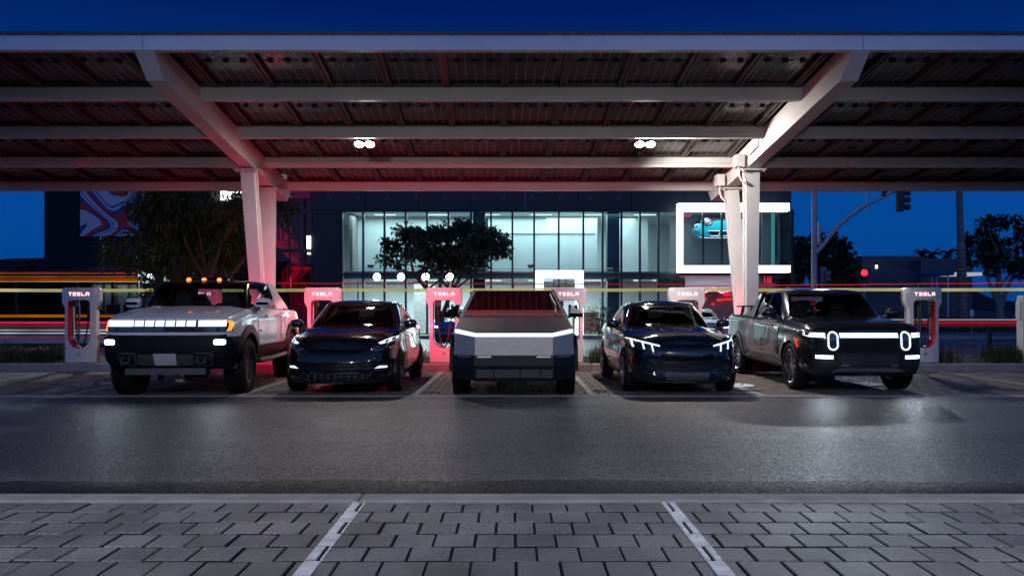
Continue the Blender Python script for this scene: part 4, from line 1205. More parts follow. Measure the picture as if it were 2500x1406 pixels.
mb = MB(); mb.box(.06, .34, -.45, -.3, DZ(672, d), DZ(662, d)); mb.box(.06, .34, -.45, -.3, DZ(686, d), DZ(676, d)); mb.build('visor', m_steel_g, ps)
# small street sign
d = 41.0
ss = thing('street_sign', 'small white sign plate on a thin post before the palm base', 'sign', (DX(2372, d), d, .12))
mb = MB(); mb.tube([(0, 0, 0), (0, 0, DZ(758, d) - .12)], .022, 6); mb.build('post', m_galv, ss)
mb = MB(); mb.box(-.095, .095, -.04, -.025, DZ(771, d) - .12, DZ(757, d) - .12); mb.build('plate', M('sign_white', (.8, .8, .8), .5), ss)
mb = MB(); mb.box(-.05, .05, -.043, -.041, DZ(765, d) - .12, DZ(764, d) - .12); mb.box(-.05, .05, -.043, -.041, DZ(768, d) - .12, DZ(767, d) - .12); mb.build('print', m_black, ss)
# low hedge glinting under the palm
hb = random.Random(8); mb = MB()
for _ in range(5200):
    x = DX(hb.uniform(2215, 2330), 46) if hb.random() < .5 else DX(hb.uniform(2330, 2560), 46); y = 44.5 + hb.uniform(0, 3); z = hb.uniform(.1, 1.0) * (.75 + .25 * math.sin(x * 1.3))
    a = hb.uniform(0, 6.28); s_ = .06
    mb.add([(x, y, z), (x + math.cos(a) * s_, y + math.sin(a) * s_, z + .04), (x + math.cos(a) * s_ * 1.6, y + math.sin(a) * s_ * 1.6, z + .0), (x + s_ * .5, y + s_ * .3, z - .05)], [(0, 1, 2, 3)])
tag(mb.build('low_hedge', M('hedge_leaf', (.05, .075, .04), .35), fix=False), 'low clipped hedge running along the far side below the palm trunk', 'hedge')
# meter post at the right edge
d = 18.9
mp_ = thing('meter_post', 'pale grey metering post with a side box at the right edge of the frame', 'post', (DX(2499, d), d, .15))
mb = MB(); mb.cbox(-.07, .20, -.1, .15, 0, 1.60, .02); mb.build('cabinet', m_white_steel, mp_)
mb = MB(); mb.cbox(-.13, -.072, -.06, .10, 1.02, 1.45, .01); mb.build('side_box', m_white_steel, mp_)
# ------------------------------------------------------------------ added glowing tubes standing in for traffic light trails
def rail(name, label, x0, x1, d, za, zb_, rad, m, posts):
    t = thing(name, label, 'light trail stand-in', (0, d, 0))
    n = 24
    for k, off in enumerate((0, -2.35 * rad)):
        mb = MB(); mb.tube([(x0 + (x1 - x0) * i / n, 0, za + (zb_ - za) * i / n + off + .006 * math.sin(i * 1.7)) for i in range(n + 1)], rad, 8); mb.build('trail_tube', m, t, smooth=60)
    mb = MB()
    for i in range(n + 1): mb.box(x0 + (x1 - x0) * i / n - .02, x0 + (x1 - x0) * i / n + .02, rad * .7, rad * 1.3, za + (zb_ - za) * i / n - 2.9 * rad, za + (zb_ - za) * i / n + rad)
    mb.build('clip', m_black, t)
    for px in posts:
        f = (px - x0) / (x1 - x0)
        mb = MB(); mb.box(px - .016, px + .016, rad * 1.35, rad * 1.35 + .05, .0, za + (zb_ - za) * f + .03); mb.build('post', m_black, t)
    return t
d = 24.6
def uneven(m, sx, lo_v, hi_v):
    # the stand-in trails vary in brightness along their length
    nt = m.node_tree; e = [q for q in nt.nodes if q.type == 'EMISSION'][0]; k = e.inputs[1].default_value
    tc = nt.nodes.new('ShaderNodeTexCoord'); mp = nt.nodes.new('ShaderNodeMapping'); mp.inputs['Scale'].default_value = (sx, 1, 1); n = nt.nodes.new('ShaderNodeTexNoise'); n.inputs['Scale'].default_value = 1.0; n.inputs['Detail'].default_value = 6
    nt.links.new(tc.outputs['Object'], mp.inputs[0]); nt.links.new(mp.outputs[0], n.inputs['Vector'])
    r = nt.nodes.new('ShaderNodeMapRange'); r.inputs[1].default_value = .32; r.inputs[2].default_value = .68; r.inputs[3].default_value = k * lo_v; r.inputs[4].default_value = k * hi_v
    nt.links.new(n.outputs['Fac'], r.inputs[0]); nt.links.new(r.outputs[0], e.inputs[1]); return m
m_yel = uneven(E('yellow_trail_glow', (1.0, .93, .36), .50), .35, .35, 1.25)
m_redl = E('red_trail_glow', (.9, .03, .06), .42)
m_redd = E('dim_red_trail_glow', (.7, .05, .06), .28)
rail('yellow_trail_stand_in', 'long glowing yellow stand-in for a traffic light trail running level behind the whole row of chargers', -17.5, 17.5, d, DZ(707, d), DZ(705, d), .022, m_yel, (-13.5, -9.5, -4.8, 0, 9.5, 12.75, 16.9))
rail('red_trail_stand_in', 'thin red stand-in for a light trail above the yellow one in the right half of the street', 5.5, 17.5, d + .25, DZ(697, d), DZ(688, d), .008, m_redl, (9.55, 12.8))
rail('red_trail_stand_in', 'thin dim red stand-in for a light trail above the yellow one in front of the glass building', -7.4, 5.4, d + .25, DZ(690, d), DZ(693, d), .010, m_redd, (-4.85, .05))
# added bus on the left, its glowing strips stand in for light trails
d = 27.6
bus = thing('bus', 'long dark added bus whose orange yellow and white strips stand in for light trails on the left', 'bus', (DX(338, d), d, 0))
m_busb = M('added_bus_dark_blue', (.012, .014, .035), .25, coat=.6)
m_busw = M('added_bus_white_skirt', (.50, .48, .46), .35, coat=.4)
m_busg = GLASS('added_bus_glass', (.30, .32, .36), .03, 1.45)
Lb = 15.0
def bz(py): return DZ(py, d)
mb = MB(); mb.cbox(-Lb, 0, 0, 2.5, bz(690), bz(659), .06); mb.build('roof_band', m_busb, bus)
mb = MB(); mb.box(-Lb, 0, 0, .04, bz(823) + .002, bz(767)); mb.box(-Lb, 0, 2.46, 2.5, bz(823) + .002, bz(767)); mb.box(-.04, 0, .041, 2.459, bz(823) + .002, bz(767)); mb.box(-Lb, -.041, .041, 2.459, .5, .56); mb.build('body', m_busb, bus)
mb = MB(); mb.box(-Lb, 0, -.01, 2.51, bz(838), bz(823)); mb.build('skirt', m_busw, bus)
mb = MB(); mb.box(-Lb + .1, -.1, .02, 2.45, bz(852), bz(838) - .003); mb.build('underbody', m_busb, bus)
for k in range(8):
    a = -Lb + k * Lb / 7
    if k < 7:
        for y in (.02, 2.48):
            mb = MB(); mb.add([(a + .05, y, bz(767)), (a + Lb / 7 - .05, y, bz(767)), (a + Lb / 7 - .05, y, bz(690)), (a + .05, y, bz(690))], [(0, 1, 2, 3)]); mb.build('window', m_busg, bus, fix=False)
    mb = MB()
    for y0 in (0, 2.44): mb.box(max(-Lb, a - .05), min(0, a + .05), y0, y0 + .06, bz(767) + .002, bz(690) - .002)
    mb.build('window_pillar', m_busb, bus)
for i in range(9):
    mb = MB(); x = -1.2 - i * 1.55
    mb.box(x - .06, x + .06, .3, 1.0, .58, bz(744)); mb.box(x - .06, x + .06, 1.5, 2.2, .58, bz(744)); mb.build('seat', M('bus_seat', (.02, .025, .06), .8), bus)
def strip(y0, y1, col, s, x0=-Lb, x1=-.02, name='light_strip'):  # one glowing strip per stand-in light trail
    mb = MB(); mb.box(x0, x1, -.035, -.012, bz(y1), bz(y0)); mb.build(name, uneven(E('strip', col, s), .3, .25, 1.35), bus)
strip(665, 669, (.75, .07, .02), .55); strip(674.5, 677, (1, .22, .02), .5); strip(680.5, 682.5, (.95, .25, .03), .5); strip(685.5, 688.5, (.95, .55, .08), .5)
strip(768, 774.5, (.9, .24, .01), .34); strip(785, 790.5, (1, .02, .12), .75, -Lb + 4, -.02); strip(794, 796, (.8, .15, .15), .4); strip(799, 801, (.7, .06, .05), .5)
strip(804.5, 807, (.75, .85, 1), .75); strip(811.5, 814.5, (.7, .85, 1), .9); strip(817, 820, (.05, .10, .35), .5)
strip(821, 822.6, (.9, .06, .12), .6); strip(850, 852, (.8, .10, .05), .35)
for x in (-2.2, -6.0, -12.6):
    w = sub('wheel', bus, (x, .18, .47))
    mb = MB(); mb.lathe([(.28, -.14), (.46, -.14), (.48, -.1), (.48, .1), (.46, .14), (.28, .14)], (0, 0, 0), axis='y', n=24); mb.build('tyre', m_rubber, w, smooth=40)
    mb = MB(); mb.lathe([(0, -.08), (.12, -.08), (.2, -.05), (.28, -.13), (.28, .1)], (0, 0, 0), axis='y', n=20); mb.build('rim', m_alu, w, smooth=40)
# added barrier on the right, its glowing bands stand in for low light trails
d = 31.0
br = thing('trail_barrier', 'low added barrier whose glowing red and white bands stand in for light trails right of the last charger', 'barrier', (0, d, 0))
x0, x1 = DX(2120, d), DX(2560, d)
mb = MB(); mb.box(x0, x1, 0, .12, DZ(798, d), DZ(778, d)); mb.build('beam', M('trail_barrier_beam', (.10, .08, .10), .4, metal=.5), br)
mb = MB(); mb.box(x0, x1, -.03, -.005, DZ(781.5, d), DZ(779, d)); mb.build('white_trail_band', E('white_trail_band', (.85, .8, .9), .35), br)
mb = MB(); mb.box(x0, x1, -.03, -.005, DZ(791, d), DZ(784, d)); mb.build('red_band', E('red_band', (.9, .02, .05), .32), br)
mb = MB(); mb.box(x0, x1, -.03, -.005, DZ(796, d), DZ(794, d)); mb.build('red_band', E('red_band_dim', (.7, .02, .04), .25), br)
x = x0 + .4
while x < x1:
    mb = MB(); mb.box(x - .06, x + .06, .02, .14, 0, DZ(800, d)); mb.build('post', m_black, br); x += 2.2
# ------------------------------------------------------------------ charging posts
m_chg = M('charger_white', (.70, .69, .69), .22, coat=.8, noise=.03, nscale=3)
m_chg_red = M('charger_red', (.60, .010, .025), .18, coat=.8)
m_chg_side = M('charger_grey_side', (.22, .20, .20), .25, coat=.5)
m_let = E('letter_light', (1.0, .42, .48), 3.0)
m_cable = M('cable_rubber', (.01, .01, .011), .4)
def resample_polar(poly, c, n):
    out = []
    m = len(poly)
    for k in range(n):
        a = 2 * PI * k / n; d = Vector((math.cos(a), math.sin(a))); best = None
        for i in range(m):
            p = Vector(poly[i]) - Vector(c); q = Vector(poly[(i + 1) % m]) - Vector(c); e = q - p
            den = d.x * e.y - d.y * e.x
            if abs(den) < 1e-9: continue
            t = (p.x * e.y - p.y * e.x) / den; u = (p.x * d.y - p.y * d.x) / den
            if t > 0 and -1e-6 <= u <= 1 + 1e-6 and (best is None or t > best): best = t
        out.append((c[0] + d.x * best, c[1] + d.y * best))
    return out
def arc(cx, cy, r, a0, a1, n): return [(cx + r * math.cos(R(a0 + (a1 - a0) * i / n)), cy + r * math.sin(R(a0 + (a1 - a0) * i / n))) for i in range(n + 1)]
HW, HN, HT = .425, .345, 1.765
outer = [(-HN, 0), (HN, 0), (HN, 1.24), (HN + .008, 1.30), (HN + .035, 1.345), (HW - .015, 1.375), (HW, 1.41), (HW, HT - .03), (HW - .03, HT), (-HW + .03, HT), (-HW, HT - .03), (-HW, 1.41), (-HW + .015, 1.375), (-HN - .035, 1.345), (-HN - .008, 1.30), (-HN, 1.24)]
IW = .255
inner = arc(IW - .09, 1.375, .09, 0, 90, 6) + arc(-IW + .09, 1.375, .09, 90, 180, 6) + arc(0, .60, IW, 180, 360, 18)
NPT = 120
oc = (0, .9)
O = resample_polar(outer, oc, NPT); I = resample_polar(inner, oc, NPT)
def bowf(x): return .055 * (x / HW) ** 2
def charger(parent):
    mb = MB(); vs = []; fs = []
    DEP = .30
    def ringv(P_, y, bow=True, sh=1.0): return [(p[0] * sh, (bowf(p[0]) if bow else 0) + y, p[1]) for p in P_]
    e = .012
    Oc = [(oc[0] + (p[0] - oc[0]) * .982, oc[1] + (p[1] - oc[1]) * .988) for p in O]
    Ic = [(oc[0] + (p[0] - oc[0]) * 1.03, oc[1] + (p[1] - oc[1]) * 1.02) for p in I]
    # mid rings so that the face follows the bow
    rings = [ringv(Ic, 0)]
    for t in (.33, .66):
        rings.append(ringv([(a[0] + (b[0] - a[0]) * t, a[1] + (b[1] - a[1]) * t) for a, b in zip(Ic, Oc)], 0))
    rings += [ringv(Oc, 0), ringv(O, e), ringv(O, DEP * .45)]
    for q in rings: vs += q
    for j in range(len(rings) - 1):
        for k in range(NPT):
            k2 = (k + 1) % NPT; fs.append((j * NPT + k, j * NPT + k2, (j + 1) * NPT + k2, (j + 1) * NPT + k))
    mb.add(vs, fs); mb.build('front_shell', m_chg, parent, smooth=40)
    # rear shell, slightly slimmer
    mb = MB(); vs = []; fs = []
    rings = [ringv([(p[0] * .975, p[1] * .995) for p in O], DEP * .45 + .004, True), ringv([(p[0] * .975, p[1] * .995) for p in O], DEP, False), ringv(I, DEP, False)]
    for q in rings: vs += q
    for j in range(2):
        for k in range(NPT):
            k2 = (k + 1) % NPT; fs.append((j * NPT + k, j * NPT + k2, (j + 1) * NPT + k2, (j + 1) * NPT + k))
    mb.add(vs, fs); mb.build('rear_shell', m_chg_side, parent, smooth=40)
    mb = MB(); vs = []; fs = []
    rings = [ringv(Ic, .0), ringv(I, .014), ringv(I, DEP + .002, False)]
    for q in rings: vs += q
    for j in range(2):
        for k in range(NPT):
            k2 = (k + 1) % NPT; fs.append((j * NPT + k, (j + 1) * NPT + k, (j + 1) * NPT + k2, j * NPT + k2))
    mb.add(vs, fs); mb.build('opening_liner', m_chg_red, parent, smooth=40)
    # cable loop, holster and plug
    mb = MB()
    pts = []
    for i in range(25):
        t = i / 24
        pts.append((-.16 + .33 * t - .02 * math.sin(PI * t), .15, 1.36 - 1.02 * math.sin(PI * t) ** .55 if 0 < t < 1 else 1.36))
    mb.tube(pts, .017, 8); mb.build('cable', m_cable, parent, smooth=60)
    mb = MB(); mb.cbox(-.21, -.11, .07, .22, 1.33, 1.455, .02); mb.build('cable_socket', m_black, parent)
    mb = MB(); mb.tube([(.185, .13, 1.36), (.19, .12, 1.25), (.175, .11, 1.13), (.17, .12, 1.04)], [.035, .045, .035, .022], 10); mb.build('plug_handle', m_cable, parent, smooth=60)
    # lettering built from strokes
    mb = MB(); st = .0155; h = .078; w = .074; z0 = 1.575; x = -.238; gap = .101
    def s(x0, x1, za, zb_):
        nseg = 3
        mb.add([(x0, bowf(x0) - .004, z0 + za), (x1, bowf(x1) - .004, z0 + za), (x1, bowf(x1) - .004, z0 + zb_), (x0, bowf(x0) - .004, z0 + zb_),
                (x0, bowf(x0) + .002, z0 + za), (x1, bowf(x1) + .002, z0 + za), (x1, bowf(x1) + .002, z0 + zb_), (x0, bowf(x0) + .002, z0 + zb_)],
               [(0, 1, 2, 3), (0, 4, 5, 1), (1, 5, 6, 2), (2, 6, 7, 3), (3, 7, 4, 0)])
    s(x, x + w, h - st, h); s(x + w / 2 - st / 2, x + w / 2 + st / 2, 0, h - st - .006); x += gap
    for k in range(3): s(x, x + w, k * (h - st) / 2, k * (h - st) / 2 + st)
    x += gap
    s(x, x + w, h - st, h); s(x, x + w, (h - st) / 2, (h + st) / 2); s(x, x + w, 0, st); s(x, x + st, (h + st) / 2, h - st); s(x + w - st, x + w, st, (h - st) / 2); x += gap
    s(x, x + st, st, h); s(x, x + w, 0, st); x += gap
    s(x, x + w, h - st, h); s(x, x + st, 0, h - st - .006); s(x + w - st, x + w, 0, h - st - .006); s(x + st, x + w - st, .022, .022 + st * .8)
    mb.build('lettering', m_let, parent)
    mb = MB(); mb.box(-.34, .34, .06, .07, .012, .03)
    return parent
def round_mark(parent, code):
    mb = MB(); n = 28
    for k in range(n):
        a, b = 2 * PI * k / n, 2 * PI * (k + 1) / n
        mb.add([(.042 * math.cos(a), -.003, .042 * math.sin(a)), (.042 * math.cos(b), -.003, .042 * math.sin(b)), (.048 * math.cos(b), -.003, .048 * math.sin(b)), (.048 * math.cos(a), -.003, .048 * math.sin(a))], [(0, 1, 2, 3)])
    e = mb.build('round_mark', m_black, parent, loc=(0, -.001, .205), fix=False)
    text_mesh('mark_code', code, .055, m_black, e, (0, -.004, 0), (R(90), 0, 0), .0005)
proto = None
chl = {0: ('white charging post with glowing red letters alone at the far left', '7C'), 1: ('white charging post hidden behind the white pickup', '7B'),
       2: ('pink lit charging post between the white pickup and the black crossover', '7A'), 3: ('deep pink lit charging post between black crossover and steel pickup', '6C'),
       4: ('pale charging post with red liner just right of the steel pickup', '6B'), 5: ('white charging post half hidden behind the blue black crossover roof', '6A'),
       6: ('charging post seen through the windscreen of the grey pickup', '5C'), 7: ('white charging post standing right of the dark grey pickup', '5B')}
for i, x in enumerate(STALL_X):
    lab, code = chl[i]
    t = thing('charging_post', lab, 'charging post', (x, 18.60, .165), 0, 'charging posts along the kerb')
    if proto is None:
        charger(t); proto = t
    else:
        for ch in proto.children:
            if ch.name.split('.')[0] == 'round_mark': continue
            c = ch.copy(); COL.objects.link(c); c.parent = t
    if i == 7:
        t.scale = (-1, 1, 1) if False else (1, 1, 1)
for t_ in [o for o in list(bpy.data.objects) if o.name.split('.')[0] == 'charging_post']:
    i = STALL_X.index(min(STALL_X, key=lambda q: abs(q - t_.location.x)))
    round_mark(t_, chl[i][1])
# lamp posts of the opposite parking row, behind the camera
for i, x in enumerate((-3.7, 3.7)):
    lp = thing('lamp_post', ('grey lamp post of the near parking row, left one', 'grey lamp post of the near parking row, right one')[i], 'lamp post', (x, -1.2, 0), 0, 'lamp posts of the near parking row')
    mb = MB(); mb.tube([(0, 0, 0), (0, 0, 5.2)], [.08, .06], 10); mb.bar((0, 0, 5.15), (0, .9, 5.3), .06, .06); mb.build('pole', m_galv, lp)
    mb = MB(); mb.cbox(-.2, .2, .55, 1.0, 5.26, 5.36, .02); mb.build('lamp_head', m_black, lp)
    mb = MB(); mb.box(-.17, .17, .58, .97, 5.245, 5.258); mb.build('lens', E('lamp_post_led', (.9, .96, 1), 20), lp)
    ld = bpy.data.lights.new('lamp_beam', 'SPOT'); ld.energy = 1900; ld.spot_size = R(84); ld.spot_blend = 1.0; ld.shadow_soft_size = .2; ld.color = (1.0, .97, .95)
    lo = bpy.data.objects.new('lamp_beam', ld); COL.objects.link(lo); lo.parent = lp; lo.location = (0, .78, 5.2); lo.rotation_euler = (R(58), 0, 0)

# added dark belt in the shape of trees behind the near parking row (out of frame, keeps the low sky off the car fronts)
br_ = random.Random(31); mb = MB(); vs = []; nx_ = 90
for i in range(nx_ + 1):
    x = -80 + 160 * i / nx_
    h = 6.4 + 1.2 * math.sin(i * .7) + br_.uniform(-.6, .6)
    for (yy, f) in ((-15, 0), (-14 + br_.uniform(-.4, .4), .35), (-14.3 + br_.uniform(-.5, .5), .75), (-15.5, 1.0), (-17, .9), (-18, 0)): vs.append((x, yy, h * f))
mb.add(vs, [(i * 6 + k, i * 6 + 6 + k, i * 6 + 7 + k, i * 6 + 1 + k) for i in range(nx_) for k in range(5)])
tag(mb.build('sky_screen_belt', M('sky_screen_dark', (.03, .04, .02), .8, noise=.5, nscale=1.5, bump=1.0, bscale=3), smooth=40), kind='stuff')

# street lamps on the far kerb, hidden behind the carport roof from here, whose light comes in under it
for i, (x, e_, tx_) in enumerate(((-15.5, 6500, -1.5), (-11.95, 3500, -1.2), (14.72, 3600, 3.2))):
    sl = thing('street_lamp', ('tall street lamp at the far kerb, left one', 'tall street lamp at the far kerb, middle one', 'tall street lamp at the far kerb, right one')[i], 'street lamp', (x, 38.35, .15), 0, 'street lamps along the far kerb')
    mb = MB(); mb.tube([(0, 0, 0), (0, 0, 8.2), (0, -.5, 8.6), (0, -1.3, 8.7)], [.10, .07, .06, .05], 10); mb.build('pole', m_galv, sl, smooth=60)
    mb = MB(); mb.cbox(-.16, .16, -1.9, -1.2, 8.60, 8.72, .03); mb.build('lamp_head', m_black, sl)
    mb = MB(); mb.box(-.12, .12, -1.85, -1.3, 8.585, 8.598); mb.build('lens', E('street_led', (.85, .93, 1), 12), sl)
    ld = bpy.data.lights.new('street_beam', 'SPOT'); ld.energy = e_; ld.spot_size = R(60); ld.spot_blend = .6; ld.shadow_soft_size = .22; ld.color = (.82, .91, 1.0)
    lo = bpy.data.objects.new('street_beam', ld); COL.objects.link(lo); lo.parent = sl; lo.location = (0, -1.6, 8.55)
    dv = Vector((tx_, 6.5, 0)) - Vector((x, 36.75, 8.7)); lo.rotation_euler = dv.to_track_quat('-Z', 'Y').to_euler()
# ------------------------------------------------------------------ vehicle builder
def chaikin(pts, n=3):
    for _ in range(n):
        out = [pts[0]]
        for p, q in zip(pts[:-1], pts[1:]):
            out.append(tuple(.75 * a + .25 * b for a, b in zip(p, q))); out.append(tuple(.25 * a + .75 * b for a, b in zip(p, q)))
        out.append(pts[-1]); pts = out
    return pts
def curve(pts):
    xs = np.array([p[0] for p in pts], float); ys = np.array([p[1] for p in pts], float)
    h = np.diff(xs); d = np.diff(ys) / h
    m = np.zeros(len(xs)); m[0] = d[0]; m[-1] = d[-1]
    for i in range(1, len(xs) - 1):
        if d[i - 1] * d[i] > 0:
            w1 = 2 * h[i] + h[i - 1]; w2 = h[i] + 2 * h[i - 1]
            m[i] = (w1 + w2) / (w1 / d[i - 1] + w2 / d[i])
    def f(x):
        x = min(max(x, xs[0]), xs[-1]); i = min(max(int(np.searchsorted(xs, x)) - 1, 0), len(h) - 1)
        t = (x - xs[i]) / h[i]
        return float((1 + 2 * t) * (1 - t) ** 2 * ys[i] + t * (1 - t) ** 2 * h[i] * m[i] + t * t * (3 - 2 * t) * ys[i + 1] + t * t * (t - 1) * h[i] * m[i + 1])
    return f
def arc_params(pts, step):
    a = np.array(pts); s = np.concatenate([[0], np.cumsum(np.linalg.norm(np.diff(a[:, :2], axis=0), axis=1))])
    n = max(8, int(s[-1] / step)); u = np.linspace(0, s[-1], n + 1)
    return u, s
def resample(pts, u, s):
    a = np.array(pts, float)
    return np.stack([np.interp(u, s, a[:, k]) for k in range(a.shape[1])], 1)
def inside(poly, x, y):
    c = False; j = len(poly) - 1
    for i in range(len(poly)):
        xi, yi = poly[i]; xj, yj = poly[j]
        if (yi > y) != (yj > y) and x < (xj - xi) * (y - yi) / (yj - yi) + xi: c = not c
        j = i
    return c
def mesh_obj(name, vs, fs, mats, parent, mi=None, smooth=35, merge=0.0005):
    me = bpy.data.meshes.new(name); me.from_pydata([tuple(v) for v in vs], [], fs)
    for m in mats: me.materials.append(m)
    if mi is not None: me.polygons.foreach_set('material_index', mi)
    bm = bmesh.new(); bm.from_mesh(me)
    if merge: bmesh.ops.remove_doubles(bm, verts=bm.verts, dist=merge)
    bmesh.ops.delete(bm, geom=[v for v in bm.verts if not v.link_faces], context='VERTS')
    bmesh.ops.recalc_face_normals(bm, faces=bm.faces)
    bm.to_mesh(me); bm.free()
    if smooth:
        me.polygons.foreach_set('use_smooth', [True] * len(me.polygons)); me.set_sharp_from_angle(angle=R(smooth))
    return link(name, me, parent)

class Car:
    def __init__(s, name, label, cat, loc, rz=0.0):
        s.root = thing(name, label, cat, loc, rz); s.bv = {}
    def lower(s, plan, zb, zs, front, side, rear, crown, mats, region, arches=(), nt=16, step=.055, nx=18, dome=None, name='body'):
        P = chaikin(plan, 3); u, sl = arc_params(P, step); H = resample(P, u, sl)
        N = len(H); loop = np.concatenate([H, (H[1:-1] * [-1, 1])[::-1]]); n = len(loop)
        d = np.roll(loop, -1, 0) - np.roll(loop, 1, 0); nrm = np.stack([d[:, 1], -d[:, 0]], 1); nrm /= np.linalg.norm(nrm, axis=1)[:, None] + 1e-9
        if nrm[0][1] > 0: nrm = -nrm
        fz, fs_, ff, fd, fr, fc = curve(zb), curve(zs), curve(front), curve(side), curve(rear), curve(crown)
        s.zs = fs_
        wf = np.maximum(0, -nrm[:, 1]) ** 2; wr = np.maximum(0, nrm[:, 1]) ** 2; ws = nrm[:, 0] ** 2
        V = []; Fc = []; MI = []
        for j in range(nt + 1):
            t = j / nt
            ins = wf * ff(t) + ws * fd(t) + wr * fr(t)
            for i in range(n):
                x, y = loop[i] - nrm[i] * ins[i]
                if abs(loop[i][0]) < 1e-6: x = 0.0
                z = fz(loop[i][1]) + (fs_(loop[i][1]) - fz(loop[i][1])) * t
                V.append([x, y, z])
        for j in range(nt):
            for i in range(n):
                i2 = (i + 1) % n; Fc.append((j * n + i, j * n + i2, (j + 1) * n + i2, (j + 1) * n + i))
        ns = len(Fc)
        top = nt * n; rows = []
        for i in range(N):
            r_ = V[top + i]; l_ = V[top + (n - i) % n]
            row = []
            for k in range(nx + 1):
                a = -1 + 2 * k / nx
                if k == 0: row.append(top + (n - i) % n); continue
                if k == nx: row.append(top + i); continue
                x = r_[0] * a; y = r_[1]
                z = r_[2] + fc(y) * (1 - a * a) * min(1, r_[0] / .3) + (dome(x, y) if dome else 0)
                row.append(len(V)); V.append([x, y, z])
            rows.append(row)
        for i in range(N - 1):
            for k in range(nx): Fc.append((rows[i][k], rows[i][k + 1], rows[i + 1][k + 1], rows[i + 1][k]))
        s.bv['low'] = BVHTree.FromPolygons([Vector(v) for v in V], Fc)
        # wheel arches
        keep = []; va = np.array(V)
        drop = set()
        for fi, f in enumerate(Fc):
            c = va[list(f)].mean(0); bad = False
            if fi < ns:
                for (yc, zc, Ra) in arches:
                    if abs(c[0]) > .55 and math.hypot(c[1] - yc, c[2] - zc) < Ra: bad = True
            if not bad: keep.append(fi)
        used = set(i for fi in keep if fi < ns for i in Fc[fi])
        for i in used:
            for (yc, zc, Ra) in arches:
                x, y, z = V[i]; q = math.hypot(y - yc, z - zc)
                if abs(x) > .55 and q < Ra and q > .01:
                    V[i][1] = yc + (y - yc) * Ra / q; V[i][2] = zc + (z - zc) * Ra / q
        fcs = [Fc[fi] for fi in keep]; mi = []
        for f in fcs:
            c = np.mean([V[i] for i in f], 0); mi.append(region(c))
        s.body = mesh_obj(name, V, fcs, mats, s.root, mi)
        # dark inner floor and arch liners
        ymin, ymax = min(p[1] for p in plan), max(p[1] for p in plan); w = max(p[0] for p in plan)
        mb = MB()
        inner = w - .42
        zb0 = fz((ymin + ymax) / 2)
        mb.box(-inner, inner, ymin + .25, ymax - .25, zb0 - .02, zb0 + .35)
        for (yc, zc, Ra) in arches:
            for sg in (-1, 1):
                vs = []; m = 14
                for q in range(m + 1):
                    a = PI * q / m
                    for xx in (inner, w - .05): vs.append((sg * xx, yc + math.cos(a) * (Ra + .01), zc + math.sin(a) * (Ra + .01)))
                mb.add(vs, [(2 * q, 2 * q + 2, 2 * q + 3, 2 * q + 1) for q in range(m)])
                mb.add([(sg * inner, yc + math.cos(PI * q / m) * (Ra + .01), zc + math.sin(PI * q / m) * (Ra + .01)) for q in range(m + 1)] , [tuple(range(m + 1))])
        mb.build('underbody', m_black, s.root)
        return s
    def upper(s, base, roof, zroof, crown, mats, region, holes=(), bulge=.03, nt=26, step=.03, nx=14, zoff=-.03, name='cabin'):
        A = chaikin(base, 3); B = chaikin(roof, 3); u, sl = arc_params(A, step)
        A = resample(A, u, sl); B = resample(B, u, sl); N = len(A)
        fr_, fc = curve(zroof), curve(crown)
        V = []; Fc = []
        def full(H): return np.concatenate([H, (H[1:-1] * [-1, 1])[::-1]])
        LA, LB = full(A), full(B); n = len(LA)
        d = np.roll(LA, -1, 0) - np.roll(LA, 1, 0); nrm = np.stack([d[:, 1], -d[:, 0]], 1); nrm /= np.linalg.norm(nrm, axis=1)[:, None] + 1e-9
        if nrm[0][1] > 0: nrm = -nrm
        for j in range(nt + 1):
            t = j / nt
            for i in range(n):
                z0 = s.zs(LA[i][1]) + zoff; z1 = fr_(LB[i][1])
                p = LA[i] + (LB[i] - LA[i]) * t + nrm[i] * bulge * 4 * t * (1 - t) * (.6 + .4 * abs(nrm[i][0]))
                # rounding into the roof
                if t > .9: p = p - nrm[i] * .02 * ((t - .9) / .1) ** 2
                V.append([p[0], p[1], z0 + (z1 - z0) * (t if t < .9 else .9 + (t - .9) * (1 - .25 * (t - .9) / .1))])
        for j in range(nt):
            for i in range(n):
                i2 = (i + 1) % n; Fc.append((j * n + i, j * n + i2, (j + 1) * n + i2, (j + 1) * n + i))
        ns = len(Fc); top = nt * n; rows = []
        for i in range(N):
            r_ = V[top + i]; row = []
            for k in range(nx + 1):
                a = -1 + 2 * k / nx
                if k == 0: row.append(top + (n - i) % n); continue
                if k == nx: row.append(top + i); continue
                row.append(len(V)); V.append([r_[0] * a, r_[1], r_[2] + fc(r_[1]) * (1 - a * a) * min(1, r_[0] / .3)])
            rows.append(row)
        for i in range(N - 1):
            for k in range(nx): Fc.append((rows[i][k], rows[i][k + 1], rows[i + 1][k + 1], rows[i + 1][k]))
        s.bv['up'] = BVHTree.FromPolygons([Vector(v) for v in V], Fc)
        out = []; mi = []
        va = np.array(V)
        for fi, f in enumerate(Fc):
            c = va[list(f)].mean(0)
            if fi < ns:
                a, b, e = va[f[0]], va[f[1]], va[f[3]]; nn = np.cross(b - a, e - a); nn /= np.linalg.norm(nn) + 1e-9
                hit = False
                for (ax, poly) in holes:
                    if ax == 'f' and c[1] < 2.4 and abs(nn[1]) > .12 and abs(nn[0]) < .8 and inside(poly, c[0], c[2]): hit = True
                    if ax == 's' and abs(nn[0]) > .55 and inside(poly, c[1], c[2]): hit = True
                    if ax == 'r' and c[1] > 2.6 and abs(nn[0]) < .6 and inside(poly, c[0], c[2]): hit = True
                if hit: continue
            out.append(f); mi.append(region(c, fi >= ns))
        mesh_obj(name, V, out, mats, s.root, mi)
        return s
